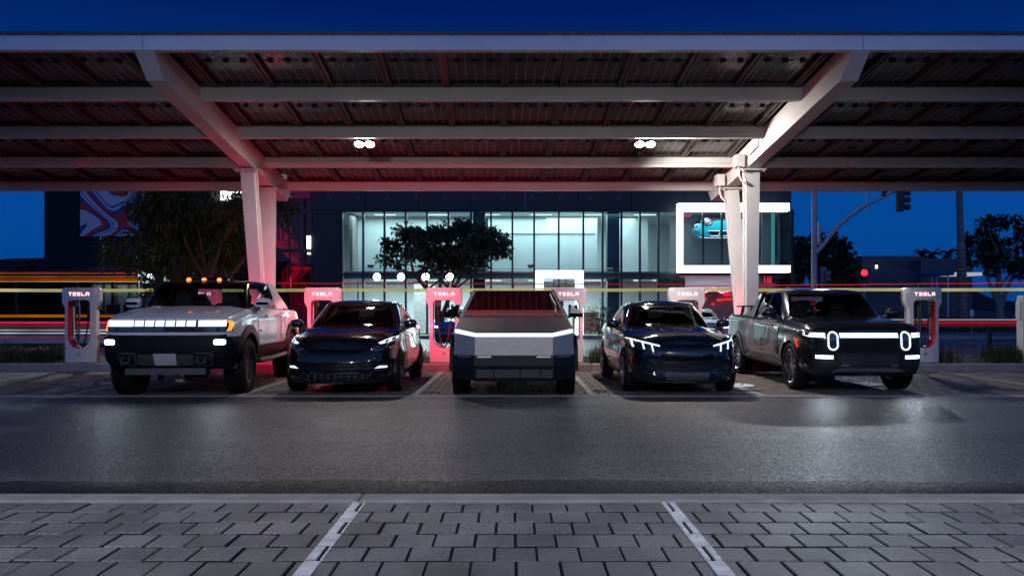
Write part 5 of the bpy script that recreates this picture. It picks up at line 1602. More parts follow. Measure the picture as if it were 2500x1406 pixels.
    def hit(s, key, axis, a, b):
        bv = s.bv[key]
        if axis == 'f': o, d = Vector((a, -4, b)), Vector((0, 1, 0))
        elif axis == 'r': o, d = Vector((a, 12, b)), Vector((0, -1, 0))
        elif axis == 't': o, d = Vector((a, b, 6)), Vector((0, 0, -1))
        elif axis == 'R': o, d = Vector((4, a, b)), Vector((-1, 0, 0))
        else: o, d = Vector((-4, a, b)), Vector((1, 0, 0))
        p, nn, i, q = bv.ray_cast(o, d)
        if p is None:
            st = o + d * 4.2
            p, nn, i, q = bv.find_nearest(st)
            nn = -d
        if nn.dot(d) > 0: nn = -nn
        return p, (nn * .75 - d * .25).normalized(), d
    def panel(s, name, axis, poly, m, off=.004, th=.02, key='low', res=.06, smooth=35, parent=None):
        bm = bmesh.new()
        vs = [bm.verts.new((p[0], p[1], 0)) for p in poly]
        bm.faces.new(vs)
        x0, x1 = min(p[0] for p in poly), max(p[0] for p in poly); y0, y1 = min(p[1] for p in poly), max(p[1] for p in poly)
        for (lo_, hi_, nv) in ((x0, x1, (1, 0, 0)), (y0, y1, (0, 1, 0))):
            k = max(1, int((hi_ - lo_) / res))
            for i in range(1, k):
                v = lo_ + (hi_ - lo_) * i / k
                bmesh.ops.bisect_plane(bm, geom=bm.verts[:] + bm.edges[:] + bm.faces[:], plane_co=(v * nv[0], v * nv[1], 0), plane_no=nv)
        bm.verts.index_update(); bm.edges.ensure_lookup_table()
        V = []; Fc = []
        P = []
        for v in bm.verts:
            p, nn, d = s.hit(key, axis, v.co.x, v.co.y); P.append((p, nn, d)); V.append(p + nn * off)
        nv = len(V)
        for f in bm.faces: Fc.append(tuple(v.index for v in f.verts))
        for (p, nn, d) in P: V.append(p + nn * (off - th))
        for e in bm.edges:
            if len(e.link_faces) == 1:
                a, b = e.verts[0].index, e.verts[1].index; Fc.append((a, b, b + nv, a + nv))
        bm.free()
        return mesh_obj(name, V, Fc, [m], parent or s.root, None, smooth, 0)
    def both(s, name, poly, m, **k):
        return [s.panel(name, ax, poly, m, **k) for ax in ('R', 'L')]
    def fsym(s, name, poly, m, **k):
        return [s.panel(name, 'f', poly, m, **k), s.panel(name, 'f', [(-a, b) for a, b in poly][::-1], m, **k)]
    def line(s, name, axis, pts, rad, m, off=.0, key='low', n=6, parent=None):
        mb = MB(); q = []
        for a, b in pts:
            p, nn, d = s.hit(key, axis, a, b); q.append(p + nn * off)
        mb.tube(q, rad, n); return mb.build(name, m, parent or s.root, smooth=60)
    def flare(s, yc, zc, R0, R1, m, off=.015, th=.05, a0=-8, a1=188, name='wheel_arch_trim', n=36):
        for ax in ('R', 'L'):
            V = []; Fc = []
            for k in range(n + 1):
                a = R(a0 + (a1 - a0) * k / n)
                p0, n0, d = s.hit('low', ax, yc + math.cos(a) * R0, zc + math.sin(a) * R0); p1, n1, d = s.hit('low', ax, yc + math.cos(a) * R1, zc + math.sin(a) * R1)
                p0 = Vector((p0.x, yc + math.cos(a) * R0, zc + math.sin(a) * R0)); 
                V += [p0 - d * off - d * 0 + d * th, p0 - d * off, p1 - d * off * .8, p1 + d * .02]
            for k in range(n):
                for j in range(3): Fc.append((k * 4 + j, k * 4 + 4 + j, k * 4 + 5 + j, k * 4 + 1 + j))
            mesh_obj(name, V, Fc, [m], s.root, None, 35, 0)
    def wheel(s, x, y, r, w, rim_r, style, m_rim, knobby=False, m_rim2=None):
        for sg in (-1, 1):
            wh = sub('wheel', s.root, (sg * x, y, r))
            mb = MB(); h = w / 2
            mb.lathe([(rim_r, -h * .86), (rim_r + .02, -h * .95), ((rim_r + r) / 2, -h), (r - .03, -h * .96), (r - .006, -h * .80), (r, -h * .45), (r, -h * .06), (r - .012, -h * .05), (r - .012, h * .05), (r, h * .06), (r, h * .45), (r - .006, h * .80), (r - .03, h * .96), ((rim_r + r) / 2, h), (rim_r + .02, h * .95), (rim_r, h * .86)], (0, 0, 0), 'x', 48)
            if knobby:
                k = 34
                for i in range(k):
                    a = 2 * PI * i / k
                    for (xx, ww, dl) in ((-h * .74, h * .38, 0), (-h * .22, h * .34, .5), (h * .26, h * .34, .2), (h * .74, h * .38, .6)):
                        aa = a + dl * 2 * PI / k; c, q = math.cos(aa), math.sin(aa)
                        mb.bar((xx - ww / 2, c * (r + .0), q * (r + .0)), (xx + ww / 2, c * (r + .0), q * (r + .0)), .055, .026, up=(0, c, q))
            mb.build('tyre', m_rubber, wh, smooth=40)
            o = sg * h
            mb = MB()
            def lx(v): return sg * v
            fc = h * .80
            mb.lathe([(rim_r - .0, lx(fc + .02)), (rim_r - .025, lx(fc + .012)), (rim_r - .03, lx(fc - .07)), (rim_r - .05, lx(-h * .8))], (0, 0, 0), 'x', 40)
            mb.lathe([(0, lx(fc - .015)), (.045, lx(fc - .015)), (.07, lx(fc - .04)), (.075, lx(fc - .09))], (0, 0, 0), 'x', 20)
            def spoke(a, w0, w1, r0, r1, x0=-.02, x1=.0, tw=0.0):
                c, q = math.cos(a), math.sin(a); c2, q2 = math.cos(a + tw), math.sin(a + tw)
                p = Vector((0, c * r0, q * r0)); e = Vector((0, c2 * r1, q2 * r1)); d = (e - p).normalized(); n_ = Vector((0, -d.z, d.y))
                vs = []
                for (pp, ww, xx) in ((p, w0, fc + x0), (e, w1, fc + x1)):
                    for dx in (0, -.035):
                        for sd in (-1, 1): vs.append(pp + n_ * sd * ww / 2 + Vector((sg * (xx + dx), 0, 0)))
                mb.add(vs, [(0, 1, 5, 4), (2, 6, 7, 3), (0, 4, 6, 2), (1, 3, 7, 5), (0, 2, 3, 1), (4, 5, 7, 6)])
            if style == 'five':
                for i in range(5):
                    a = 2 * PI * i / 5 + .3
                    for q in (-1, 1): spoke(a + q * .16, .028, .024, .06, rim_r - .02, tw=q * .14)
            elif style == 'ten':
                for i in range(5):
                    a = 2 * PI * i / 5 + .1; spoke(a, .05, .04, .05, rim_r - .02)
                    for q in (-1, 1): spoke(a + q * .1, .022, .018, rim_r * .45, rim_r - .02, tw=q * .22)
            elif style == 'turbine':
                for i in range(7): spoke(2 * PI * i / 7, .06, .05, .05, rim_r - .02, tw=.35)
            elif style == 'block':
                for i in range(6): spoke(2 * PI * i / 6 + .26, .07, .11, .05, rim_r - .02)
            elif style == 'cover':
                mb.lathe([(.07, lx(fc - .01)), (rim_r * .75, lx(fc + .005)), (rim_r - .03, lx(fc - .015))], (0, 0, 0), 'x', 7)
            mb.build('rim', m_rim, wh, smooth=30)
            mb = MB(); mb.lathe([(0, lx(-.02)), (rim_r * .72, lx(-.02)), (rim_r * .72, lx(-.05)), (0, lx(-.05))], (0, 0, 0), 'x', 28); mb.build('brake_disc', m_rim2 or m_dark_steel, wh)
    def mirror(s, x, y, z, w, h, d, m, stalk_to, m2=None, boxy=False):
        for sg in (-1, 1):
            mr = None
            mb = MB(); nu, nv = 12, 16; vs = []; fs = []
            for i in range(nu + 1):
                th = PI * i / nu
                for j in range(nv):
                    ph = 2 * PI * j / nv
                    def sp(v, e): return math.copysign(abs(v) ** e, v)
                    ex = .45 if boxy else .75
                    X = sp(math.sin(th), ex) * sp(math.cos(ph), ex) * w / 2; Z = sp(math.sin(th), ex) * sp(math.sin(ph), ex) * h / 2; Y = sp(math.cos(th), .8) * d / 2
                    vs.append((sg * (x + X), y + Y, z + Z))
            for i in range(nu):
                for j in range(nv): fs.append((i * nv + j, i * nv + (j + 1) % nv, (i + 1) * nv + (j + 1) % nv, (i + 1) * nv + j))
            mb.add(vs, fs); mr = mb.build('door_mirror', m, s.root, smooth=50)
            mb = MB(); mb.bar((sg * (x - w * .2), y + .02, z - h * .38), (sg * stalk_to[0], stalk_to[1], stalk_to[2]), .05, .07, w2=.07, h2=.10); mb.build('mirror_arm', m_black, mr)
            if m2:
                mb = MB(); mb.cbox(x - w * .36, x + w * .40, y - d * .5 - .02, y - d * .3, z - h * .16, z + h * .10, .006)
                if sg < 0: mb.v = [(-a, b, c) for a, b, c in mb.v]
                mb.build('mirror_band', m2, mr)
    def seats(s, ys, x, z, m, wheel_y=None, h=.30):
        for y in ys:
            for sg in (-1, 1):
                st = sub('seat', s.root, (sg * x, y, z))
                mb = MB(); mb.bar((0, .0, -.25), (0, .10, .22), .46, .12, w2=.36); mb.build('backrest', m, st)
                mb = MB(); mb.cbox(-.13, .13, .08, .17, .25, .25 + .17, .04); mb.bar((-.06, .12, .15), (-.06, .12, .28), .015, .015); mb.bar((.06, .12, .15), (.06, .12, .28), .015, .015); mb.build('headrest', m, st)
        if wheel_y:
            mb = MB(); n = 20; c = (.38, wheel_y, z + .06)
            mb.tube([(c[0] + .17 * math.cos(2 * PI * k / n), c[1] + .06 * math.sin(2 * PI * k / n), c[2] + .16 * math.sin(2 * PI * k / n)) for k in range(n + 1)], .014, 6, caps=False)
            mb.bar((c[0] - .15, c[1], c[2]), (c[0] + .15, c[1], c[2]), .03, .05); mb.build('steering_wheel', m_black, s.root, smooth=60)
 
def rrect(x0, x1, y0, y1, r, n=4):
    return arc(x1 - r, y1 - r, r, 0, 90, n) + arc(x0 + r, y1 - r, r, 90, 180, n) + arc(x0 + r, y0 + r, r, 180, 270, n) + arc(x1 - r, y0 + r, r, 270, 360, n)
m_led = E('led_white', (.80, .90, 1.0), 1.4)
m_led_hi = E('led_headlamp', (.86, .94, 1.0), 2.5)
m_fog = E('fog_lamp', (.62, .82, 1.0), 6.0)
m_amber = E('amber_marker', (1.0, .24, .03), 2.2)
m_amber_hi = E('amber_roof_lamp', (1.0, .19, .015), 3.6)
m_tail = E('tail_light', (1.0, .012, .06), 60.0)
m_tail_hi = E('bright_tail_light', (1.0, .012, .07), 340.0)
m_tail_lo = E('weak_tail_light', (1.0, .02, .06), 6.0)
def beam(c, x, y, z, e, pitch=84, size=100, yaw=0):
    ld = bpy.data.lights.new('lamp_beam', 'SPOT'); ld.energy = e; ld.spot_size = R(size); ld.spot_blend = .8; ld.shadow_soft_size = .06; ld.color = (.80, .90, 1.0)
    lo = bpy.data.objects.new('lamp_beam', ld); COL.objects.link(lo); lo.parent = c.root; lo.location = (x, y, z); lo.rotation_euler = (R(pitch - 180) , 0, R(yaw))
    lo.rotation_euler = (-R(pitch), 0, R(yaw))
m_carglass = GLASS('tinted_car_glass', (.62, .66, .68), .015, 1.5)
m_darkglass = GLASS('dark_car_glass', (.12, .13, .15), .015, 1.38)
m_seat = M('dark_seat', (.03, .03, .035), .7)
m_cabin = M('cabin_dark', (.012, .012, .014), .6)
m_lens = M('lamp_lens_dark', (.03, .035, .045), .08, coat=1)
m_plate = M('number_plate', (.42, .42, .44), .45)
m_orange = M('orange_reflector', (.6, .08, .01), .3)
# ------------------------------------------------------------------ white off-road electric pickup
m_pwhite = M('white_car_paint', (.66, .66, .67), .28, coat=1.0, noise=.02, nscale=2)
m_clad2 = M('black_cladding', (.005, .006, .009), .42, bump=.1, bscale=80, spec=.2)
c = Car('white_pickup', 'white off road pickup with three amber roof lamps and a segmented white light bar', 'pickup truck', (-5.46, 12.45, 0), R(4.0))
c.lower([(0, 0), (.7, .02), (.93, .07), (1.02, .28), (1.05, .8), (1.05, 4.9), (1.03, 5.35), (.9, 5.5), (0, 5.52)],
        [(0, .47), (.6, .50), (5.5, .55)], [(0, 1.255), (.15, 1.285), (.5, 1.34), (1.0, 1.40), (1.35, 1.43), (3.9, 1.44), (4.05, 1.41), (5.5, 1.39)],
        [(0, .16), (.2, .03), (.4, 0), (.72, 0), (.9, .015), (1, .06)], [(0, .12), (.12, .04), (.3, .0), (.62, 0), (.82, .015), (.93, .035), (1, .09)], [(0, .1), (.2, 0), (.9, .01), (1, .05)],
        [(0, .01), (.4, .035), (1.3, .05), (1.6, .0), (5.5, .0)], [m_pwhite, m_clad2, m_cabin],
        lambda p: (2 if (p[2] > 1.38 and abs(p[0]) < .97 and p[1] > 1.5) else (1 if p[2] < .74 or (p[1] < .12 and p[2] < 1.0) else 0)),
        [(.98, .46, .57), (4.42, .46, .57)], dome=lambda x, y: .022 * max(0, 1 - abs(abs(x) - .62) / .22) * min(1, max(0, (y - .1) / .4)) * (1 if y < 1.3 else 0))
ws = [(-.84, 1.47), (.84, 1.47), (.72, 1.87), (-.72, 1.87)]
w1 = [(1.60, 1.475), (2.33, 1.475), (2.33, 1.86), (1.94, 1.86), (1.80, 1.74)]; w2 = [(2.40, 1.475), (3.16, 1.475), (3.10, 1.80), (2.98, 1.86), (2.40, 1.86)]
c.upper([(0, 1.20), (.6, 1.23), (.90, 1.38), (.97, 1.9), (.97, 3.3), (.94, 3.72), (.6, 3.84), (0, 3.85)], [(0, 1.82), (.5, 1.84), (.74, 1.95), (.82, 2.2), (.82, 3.1), (.78, 3.42), (.5, 3.52), (0, 3.52)],
        [(1.8, 1.93), (2.3, 1.955), (3.0, 1.95), (3.6, 1.90)], [(1.8, .02), (2.5, .035), (3.5, .02)], [m_gloss_black, m_pwhite], lambda p, r: 0,
        [('f', ws), ('s', w1), ('s', w2), ('r', [(-.7, 1.5), (.7, 1.5), (.62, 1.84), (-.62, 1.84)])])
g = lambda poly, d=.03: poly
c.panel('windscreen', 'f', [(-.87, 1.455), (.87, 1.455), (.745, 1.89), (-.745, 1.89)], m_carglass, .003, .0, 'up')
c.panel('rear_window', 'r', [(-.73, 1.48), (.73, 1.48), (.65, 1.86), (-.65, 1.86)], m_carglass, .003, .0, 'up')
c.both('side_window', [(1.57, 1.465), (2.34, 1.465), (2.34, 1.87), (1.93, 1.87), (1.78, 1.75)], m_carglass, off=.003, th=0, key='up')
c.both('side_window', [(2.39, 1.465), (3.19, 1.465), (3.12, 1.81), (2.99, 1.87), (2.39, 1.87)], m_carglass, off=.003, th=0, key='up')
for sg in (-1, 1):
    mb = MB(); q = [(3.22, 1.43), (4.35, 1.43), (3.62, 1.86), (3.45, 1.93), (3.12, 1.93), (3.2, 1.75)]
    n = len(q); xo = lambda z: .985 - (z - 1.43) * .30
    vs = [(sg * (xo(z) + .012), y, z) for y, z in q] + [(sg * (xo(z) - .14), y, z) for y, z in q]
    mb.add(vs, [tuple(range(n)), tuple(range(2 * n - 1, n - 1, -1))] + [(i, (i + 1) % n, (i + 1) % n + n, i + n) for i in range(n)]); mb.build('sail_panel', m_pwhite, c.root)
# hood, doors, fender seams
c.panel('bonnet', 't', [(-.80, .10), (.80, .10), (.86, .6), (.84, 1.22), (.4, 1.19), (-.4, 1.19), (-.84, 1.22), (-.86, .6)], m_pwhite, .008, .02, res=.08)
for a, b in ((1.60, 2.36), (2.37, 3.42)):
    for o in c.both('door', [(a + .006, .80), (b - .006, .80), (b - .006, 1.405), (a + .006, 1.405)], m_pwhite, off=.010, th=.03, res=.1):
        pass
for y in (2.24, 3.20):
    for sg in (-1, 1):
        mb = MB(); mb.cbox(1.045, 1.085, y - .12, y + .02, 1.28, 1.325, .008)
        if sg < 0: mb.v = [(-a, b_, z) for a, b_, z in mb.v]
        mb.build('door_handle', m_pwhite, c.root)
c.both('bed_side', [(3.46, .82), (3.83, .82), (3.84, 1.05), (4.0, 1.12), (4.85, 1.12), (5.0, 1.05), (5.02, .82), (5.30, .82), (5.30, 1.36), (3.46, 1.36)], m_pwhite, off=.009, th=.02, res=.1)
# front: white header with light bar
c.panel('grille_panel', 'f', [(-.985, 1.06), (.985, 1.06), (.985, 1.15), (.95, 1.245), (-.95, 1.245), (-.985, 1.15)], m_gloss_black, .006, .03)
for a, b in ((-.92, -.672), (.50, .878)):
    pass
segs = [(-.905, -.665), (-.643, -.495), (-.472, -.312), (-.288, -.120), (-.096, .066), (.090, .262), (.286, .457), (.482, .905)]
segs = [(-.905, -.500)] + [(-.478 + i * .1595, -.478 + i * .1595 + .137) for i in range(6)] + [(.500, .905)]
for i, (a, b) in enumerate(segs):
    nm = 'headlight' if i in (0, 7) else 'light_segment'
    c.panel(nm, 'f', [(a, 1.150), (b, 1.150), (b, 1.238), (a, 1.238)], m_led if 0 < i < 7 else m_led_hi, .014, .01)
    c.panel('lower_lens', 'f', [(a, 1.075), (b, 1.075), (b, 1.144), (a, 1.144)], m_lens, .014, .01)
for sg in (-1, 1):
    q = [(.915, 1.07), (.965, 1.09), (.985, 1.16), (.96, 1.235), (.92, 1.24), (.945, 1.16)]
    c.panel('amber_marker', 'f', [(sg * a, b) for a, b in (q if sg > 0 else q[::-1])], m_amber, .012, .01)
c.panel('front_bumper', 'f', [(-1.0, .55), (-.74, .46), (.74, .46), (1.0, .55), (1.01, .97), (.9, 1.0), (-.9, 1.0), (-1.01, .97)], m_clad2, .035, .06)
c.both('bumper_corner', [(.05, .58), (.44, .56), (.40, .75), (.46, .92), (.40, .985), (.05, .985)], m_clad2, off=.03, th=.05)
fo = c.panel('fog_light', 'f', rrect(.74, .90, .86, .945, .03), m_fog, .046, .01); c.panel('fog_light', 'f', rrect(-.93, -.77, .86, .945, .03), m_fog, .046, .01)
m_gm = M('gunmetal', (.09, .09, .10), .45, metal=.5)
for sg in (-1, 1):
    q = [(.46, .56), (.70, .56), (.73, .70), (.68, .735), (.46, .735)]
    c.panel('tow_recess', 'f', [(sg * a, b) for a, b in (q if sg > 0 else q[::-1])], m_black, .038, .01)
    fr = [(sg * a, b) for a, b in q]
    c.line('recess_frame', 'f', fr + [fr[0]], .010, m_gm, .046)
    for k in (.52, .63):
        mb = MB(); mb.tube([(sg * k, -.05, .67), (sg * k, -.09, .62), (sg * (k + .01), -.09, .585)], .012, 6); mb.build('tow_hook', m_gm, c.root)
    mb = MB(); mb.tube([(sg * .52, -.09, .59), (sg * .575, -.10, .575), (sg * .63, -.09, .59)], .012, 6); mb.build('tow_hook', m_gm, c.root)
c.panel('bumper_bar', 'f', [(-.44, .60), (-.40, .55), (.40, .55), (.44, .60), (.42, .715), (-.42, .715)], m_gm, .04, .02)
c.panel('number_plate', 'f', [(-.17, .565), (.17, .565), (.17, .728), (-.17, .728)], m_plate, .055, .008)
for a, b in ((-.36, -.09), (.0, .27)):
    c.panel('lower_slot', 'f', [(a, .48), (b, .48), (b + .03, .54), (a - .03, .54)], m_black, .042, .004)
c.line('skid_edge', 'f', [(-.5, .472), (.5, .472)], .012, m_gm, .05)
mb = MB(); mb.bar((-.62, .10, .44), (.62, .10, .44), .18, .10); mb.build('skid_plate', m_gm, c.root)
c.flare(.98, .46, .56, .70, m_clad2, .035, .10, -20, 200); c.flare(4.42, .46, .56, .70, m_clad2, .035, .10, -20, 200)
c.both('rocker_panel', [(1.58, .56), (3.85, .58), (3.85, .78), (1.62, .78)], m_clad2, off=.02, th=.03, res=.1)
for sg in (-1, 1):
    mb = MB(); mb.tube([(sg * 1.04, 1.65, .50), (sg * 1.07, 1.9, .50), (sg * 1.07, 3.6, .52), (sg * 1.04, 3.8, .52)], .045, 8); mb.build('side_step', m_gm, c.root, smooth=60)
c.wheel(.90, .98, .46, .33, .27, 'block', m_dark_steel, True); c.wheel(.90, 4.42, .46, .33, .27, 'block', m_dark_steel, True)
c.mirror(1.12, 1.62, 1.53, .26, .18, .16, m_pwhite, (.96, 1.62, 1.40), m_gloss_black, True)
for x in (-.27, 0, .27):
    p, nn, d = c.hit('up', 't', x, 2.02)
    mb = MB(); mb.lathe([(0, -.035), (.028, -.03), (.036, 0), (.036, .05)], (x, 1.90, 1.955), axis='y', n=14); mb.build('roof_lamp', m_amber_hi, c.root, smooth=50)
mb = MB(); mb.cbox(-.42, .42, 1.935, 2.05, 1.925, 1.985, .02); mb.build('roof_lamp_bar', m_gloss_black, c.root)
for sg in (-1, 1): beam(c, sg * .84, -.09, .90, 10, 80, 140)
c.seats((2.0, 2.9), .42, 1.30, m_seat, 1.62)
mb = MB(); mb.bar((0, 5.53, 1.15), (0, 5.545, 1.15), 1.7, .09); mb.build('tail_light', m_tail, c.root)
mb = MB(); mb.tube([(1.058, 1.68, 1.04), (1.062, 1.78, 1.04)], .02, 5); mb.build('side_badge', m_alu, c.root)

# ------------------------------------------------------------------ black crossover
def paint(name, col, rough=.18): return M(name, col, rough, coat=1.0, spec=.1)
m_pblack = paint('black_car_paint', (.006, .006, .008), .16)
c = Car('black_crossover', 'glossy black rounded crossover without grille between white pickup and steel pickup', 'car', (-2.87, 12.82, 0), 0)
c.lower([(0, 0), (.38, .012), (.64, .08), (.82, .26), (.91, .55), (.95, 1.0), (.96, 2.4), (.955, 3.6), (.90, 4.3), (.72, 4.65), (.3, 4.74), (0, 4.75)],
        [(0, .21), (.5, .20), (4.2, .24), (4.75, .32)], [(0, .77), (.10, .84), (.3, .91), (.6, .965), (1.0, 1.035), (1.3, 1.075), (2.5, 1.09), (3.6, 1.12), (4.4, 1.13), (4.75, 1.06)],
        [(0, .10), (.08, .03), (.2, .0), (.42, .015), (.55, .0), (.75, .03), (.9, .09), (1, .19)], [(0, .12), (.1, .06), (.3, .01), (.5, .0), (.68, .025), (.82, .03), (.93, .06), (1, .11)], [(0, .15), (.2, .02), (.5, 0), (.9, .05), (1, .12)],
        [(0, .0), (.15, .03), (.6, .055), (1.3, .06), (1.6, .0), (4.75, .0)], [m_pblack, m_black, m_cabin],
        lambda p: (2 if (p[2] > 1.03 and abs(p[0]) < .80 and 1.45 < p[1] < 4.3) else (1 if p[2] < .27 else 0)), [(.93, .355, .40), (3.82, .355, .40)],
        dome=lambda x, y: .014 * max(0, 1 - abs(abs(x) - .50) / .2) * min(1, max(0, (y - .1) / .5)) * (1 if y < 1.2 else 0))
ws = [(-.70, 1.12), (.70, 1.12), (.545, 1.49), (-.545, 1.49)]
w1 = [(1.75, 1.14), (2.62, 1.14), (2.62, 1.50), (2.30, 1.49), (1.98, 1.32)]; w2 = [(2.69, 1.14), (3.75, 1.18), (3.55, 1.36), (3.1, 1.49), (2.69, 1.50)]
c.upper([(0, 1.04), (.5, 1.09), (.78, 1.34), (.865, 1.8), (.865, 3.3), (.80, 4.1), (.55, 4.45), (0, 4.52)], [(0, 1.92), (.40, 1.94), (.56, 2.06), (.62, 2.3), (.63, 2.9), (.60, 3.25), (.4, 3.42), (0, 3.48)],
        [(1.9, 1.535), (2.3, 1.565), (2.8, 1.565), (3.5, 1.50)], [(1.9, .03), (2.5, .05), (3.5, .03)], [m_pblack, m_gloss_black], lambda p, r: 1 if r else 0, [('f', ws), ('s', w1), ('s', w2), ('r', [(-.6, 1.2), (.6, 1.2), (.45, 1.46), (-.45, 1.46)])], bulge=.025)
c.panel('windscreen', 'f', [(-.745, 1.10), (.745, 1.10), (.57, 1.515), (-.57, 1.515)], m_carglass, .003, 0, 'up')
c.panel('rear_window', 'r', [(-.64, 1.18), (.64, 1.18), (.48, 1.48), (-.48, 1.48)], m_carglass, .003, 0, 'up')
c.both('side_window', [(1.70, 1.13), (2.63, 1.13), (2.63, 1.515), (2.28, 1.505), (1.95, 1.33)], m_carglass, off=.003, th=0, key='up')
c.both('side_window', [(2.68, 1.13), (3.82, 1.17), (3.58, 1.37), (3.1, 1.505), (2.68, 1.515)], m_carglass, off=.003, th=0, key='up')
c.line('window_trim', 'R', [(1.66, 1.12), (2.65, 1.125), (3.86, 1.165)], .007, m_gm, .004, 'up'); c.line('window_trim', 'L', [(1.66, 1.12), (2.65, 1.125), (3.86, 1.165)], .007, m_gm, .004, 'up')
c.panel('bonnet', 't', [(-.52, .17), (.52, .17), (.66, .42), (.72, .8), (.74, 1.12), (.4, 1.04), (-.4, 1.04), (-.74, 1.12), (-.72, .8), (-.66, .42)], m_pblack, .006, .02, res=.07)
for a, b in ((1.62, 2.66), (2.665, 3.45)):
    c.both('door', [(a + .005, .40), (b - .005, .40), (b - .005, 1.05), (a + .005, 1.05)], m_pblack, off=.007, th=.02, res=.09)
for y in (2.5, 3.32): c.both('door_handle', rrect(y - .11, y + .11, .90, .925, .01), m_gm, off=.012, th=.01)
for sg in (-1, 1):
    def fl(q): return [(sg * a, b) for a, b in (q if sg > 0 else q[::-1])]
    c.panel('headlight', 'f', fl([(.53, .765), (.60, .745), (.78, .775), (.87, .80), (.905, .90), (.885, .955), (.80, .925), (.66, .845)]), m_lens, .006, .01)
    c.panel('daytime_light', 'f', fl([(.655, .862), (.70, .845), (.84, .885), (.893, .93), (.885, .962), (.80, .935)]), m_led, .012, .008)
    c.line('headlight_chrome', 'f', fl([(.55, .752), (.66, .742), (.80, .77), (.86, .80)]), .006, m_chrome, .012)
    c.panel('fog_light', 'f', fl([(.62, .455), (.80, .463), (.80, .492), (.69, .497)]), m_led, .010, .01)
    c.panel('side_intake', 'f', fl([(.58, .40), (.86, .42), (.87, .53), (.70, .54)]), m_black, .005, .008)
c.panel('lower_grille', 'f', [(-.50, .27), (.50, .27), (.58, .375), (-.58, .375)], m_black, .005, .01)
for i in range(9):
    x = -.44 + i * .11
    mb = MB(); p, nn, d = c.hit('low', 'f', x, .32); mb.bar((x, p.y - .012, .285), (x, p.y - .012, .362), .012, .012); mb.build('grille_vane', m_gm, c.root)
c.line('bumper_crease', 'f', [(-.66, .60), (-.5, .66), (-.36, .705), (0, .715), (.36, .705), (.5, .66), (.66, .60)], .007, m_pblack, .004)
c.line('bumper_crease', 'f', [(-.66, .50), (-.5, .545), (0, .555), (.5, .545), (.66, .50)], .008, m_pblack, .004)
c.line('bumper_lip', 'f', [(-.80, .28), (-.6, .235), (0, .225), (.6, .235), (.80, .28)], .014, m_black, .004)
p, nn, d = c.hit('low', 'f', 0, .80)
mb = MB(); mb.box(-.04, .04, p.y - .012, p.y + .004, .822, .832); mb.bar((0, p.y - .010, .82), (0, p.y - .012, .775), .014, .010, w2=.004); mb.build('nose_emblem', m_chrome, c.root)
c.flare(.93, .355, .39, .425, m_black, .008, .05); c.flare(3.82, .355, .39, .425, m_black, .008, .05)
c.wheel(.84, .93, .355, .25, .255, 'turbine', m_gm); c.wheel(.84, 3.82, .355, .25, .255, 'turbine', m_gm)
c.mirror(1.03, 1.52, 1.165, .23, .155, .17, m_gloss_black, (.86, 1.55, 1.06))
c.seats((2.25, 3.1), .36, .98, m_seat, 1.78)
for sg in (-1, 1):
    q = [(.35, .98), (.72, .98), (.88, 1.03), (.86, 1.08), (.35, 1.03)]
    c.panel('tail_light', 'r', [(sg * a, b) for a, b in (q if sg > 0 else q[::-1])], m_tail_hi, .008, .01)

mb = MB(); mb.add([(-.62, 4.50, 1.135), (.62, 4.50, 1.135), (.58, 4.78, 1.150), (-.58, 4.78, 1.150), (-.62, 4.50, 1.115), (.62, 4.50, 1.115), (.58, 4.78, 1.135), (-.58, 4.78, 1.135)], [(0, 1, 2, 3), (4, 5, 6, 7), (0, 1, 5, 4), (1, 2, 6, 5), (2, 3, 7, 6), (3, 0, 4, 7)]); mb.build('spoiler', m_black, c.root)
# ------------------------------------------------------------------ angular stainless pickup
m_inox = M('stainless_steel', (.72, .71, .70), .42, metal=1.0, noise=.05, nscale=1.2, rvar=.05)
# fine brushing along the panels
nt = m_inox.node_tree; tcn = nt.nodes.new('ShaderNodeTexCoord'); mpn = nt.nodes.new('ShaderNodeMapping'); mpn.inputs['Scale'].default_value = (1.2, 1.2, 70)
nz = nt.nodes.new('ShaderNodeTexNoise'); nz.inputs['Scale'].default_value = 3.0; nz.inputs['Detail'].default_value = 4; mrn = nt.nodes.new('ShaderNodeMapRange'); mrn.inputs[1].default_value = .3; mrn.inputs[2].default_value = .7; mrn.inputs[3].default_value = .30; mrn.inputs[4].default_value = .52
nt.links.new(tcn.outputs['Object'], mpn.inputs[0]); nt.links.new(mpn.outputs[0], nz.inputs['Vector']); nt.links.new(nz.outputs['Fac'], mrn.inputs[0]); nt.links.new(mrn.outputs[0], nt.nodes['Principled BSDF'].inputs['Roughness'])
m_trim = M('dark_composite', (.006, .008, .012), .5, spec=.2)
c = Car('steel_pickup', 'angular bare stainless steel pickup with one straight white light bar', 'pickup truck', (.03, 12.47, 0), 0)
rt = c.root
def plate(name, pts, m, th=.02, parent=None, gap=.003):
    P = [Vector(p) for p in pts]; ce = sum(P, Vector()) / len(P)
    nn = Vector()
    for i in range(len(P)): nn += (P[i] - ce).cross(P[(i + 1) % len(P)] - ce)
    nn.normalize()
    outward = ce - Vector((0, 2.6, .7))
    if nn.dot(outward) < 0: nn = -nn
    P = [p + (ce - p).normalized() * gap for p in P]; n = len(P)
    vs = [tuple(p) for p in P] + [tuple(p - nn * th) for p in P]
    mb = MB(); mb.add(vs, [tuple(range(n)), tuple(range(2 * n - 1, n - 1, -1))] + [(i, (i + 1) % n, (i + 1) % n + n, i + n) for i in range(n)])
    return mb.build(name, m, parent or rt)
def mir(name, pts, m, **k):
    plate(name, pts, m, **k); plate(name, [(-x, y, z) for x, y, z in pts], m, **k)
m_bar = E('pickup_light_bar', (.84, .87, 1.0), 1.25)
A0, A1, A2 = (0, 0, 1.045), (.62, .03, 1.045), (.95, .20, 1.105)
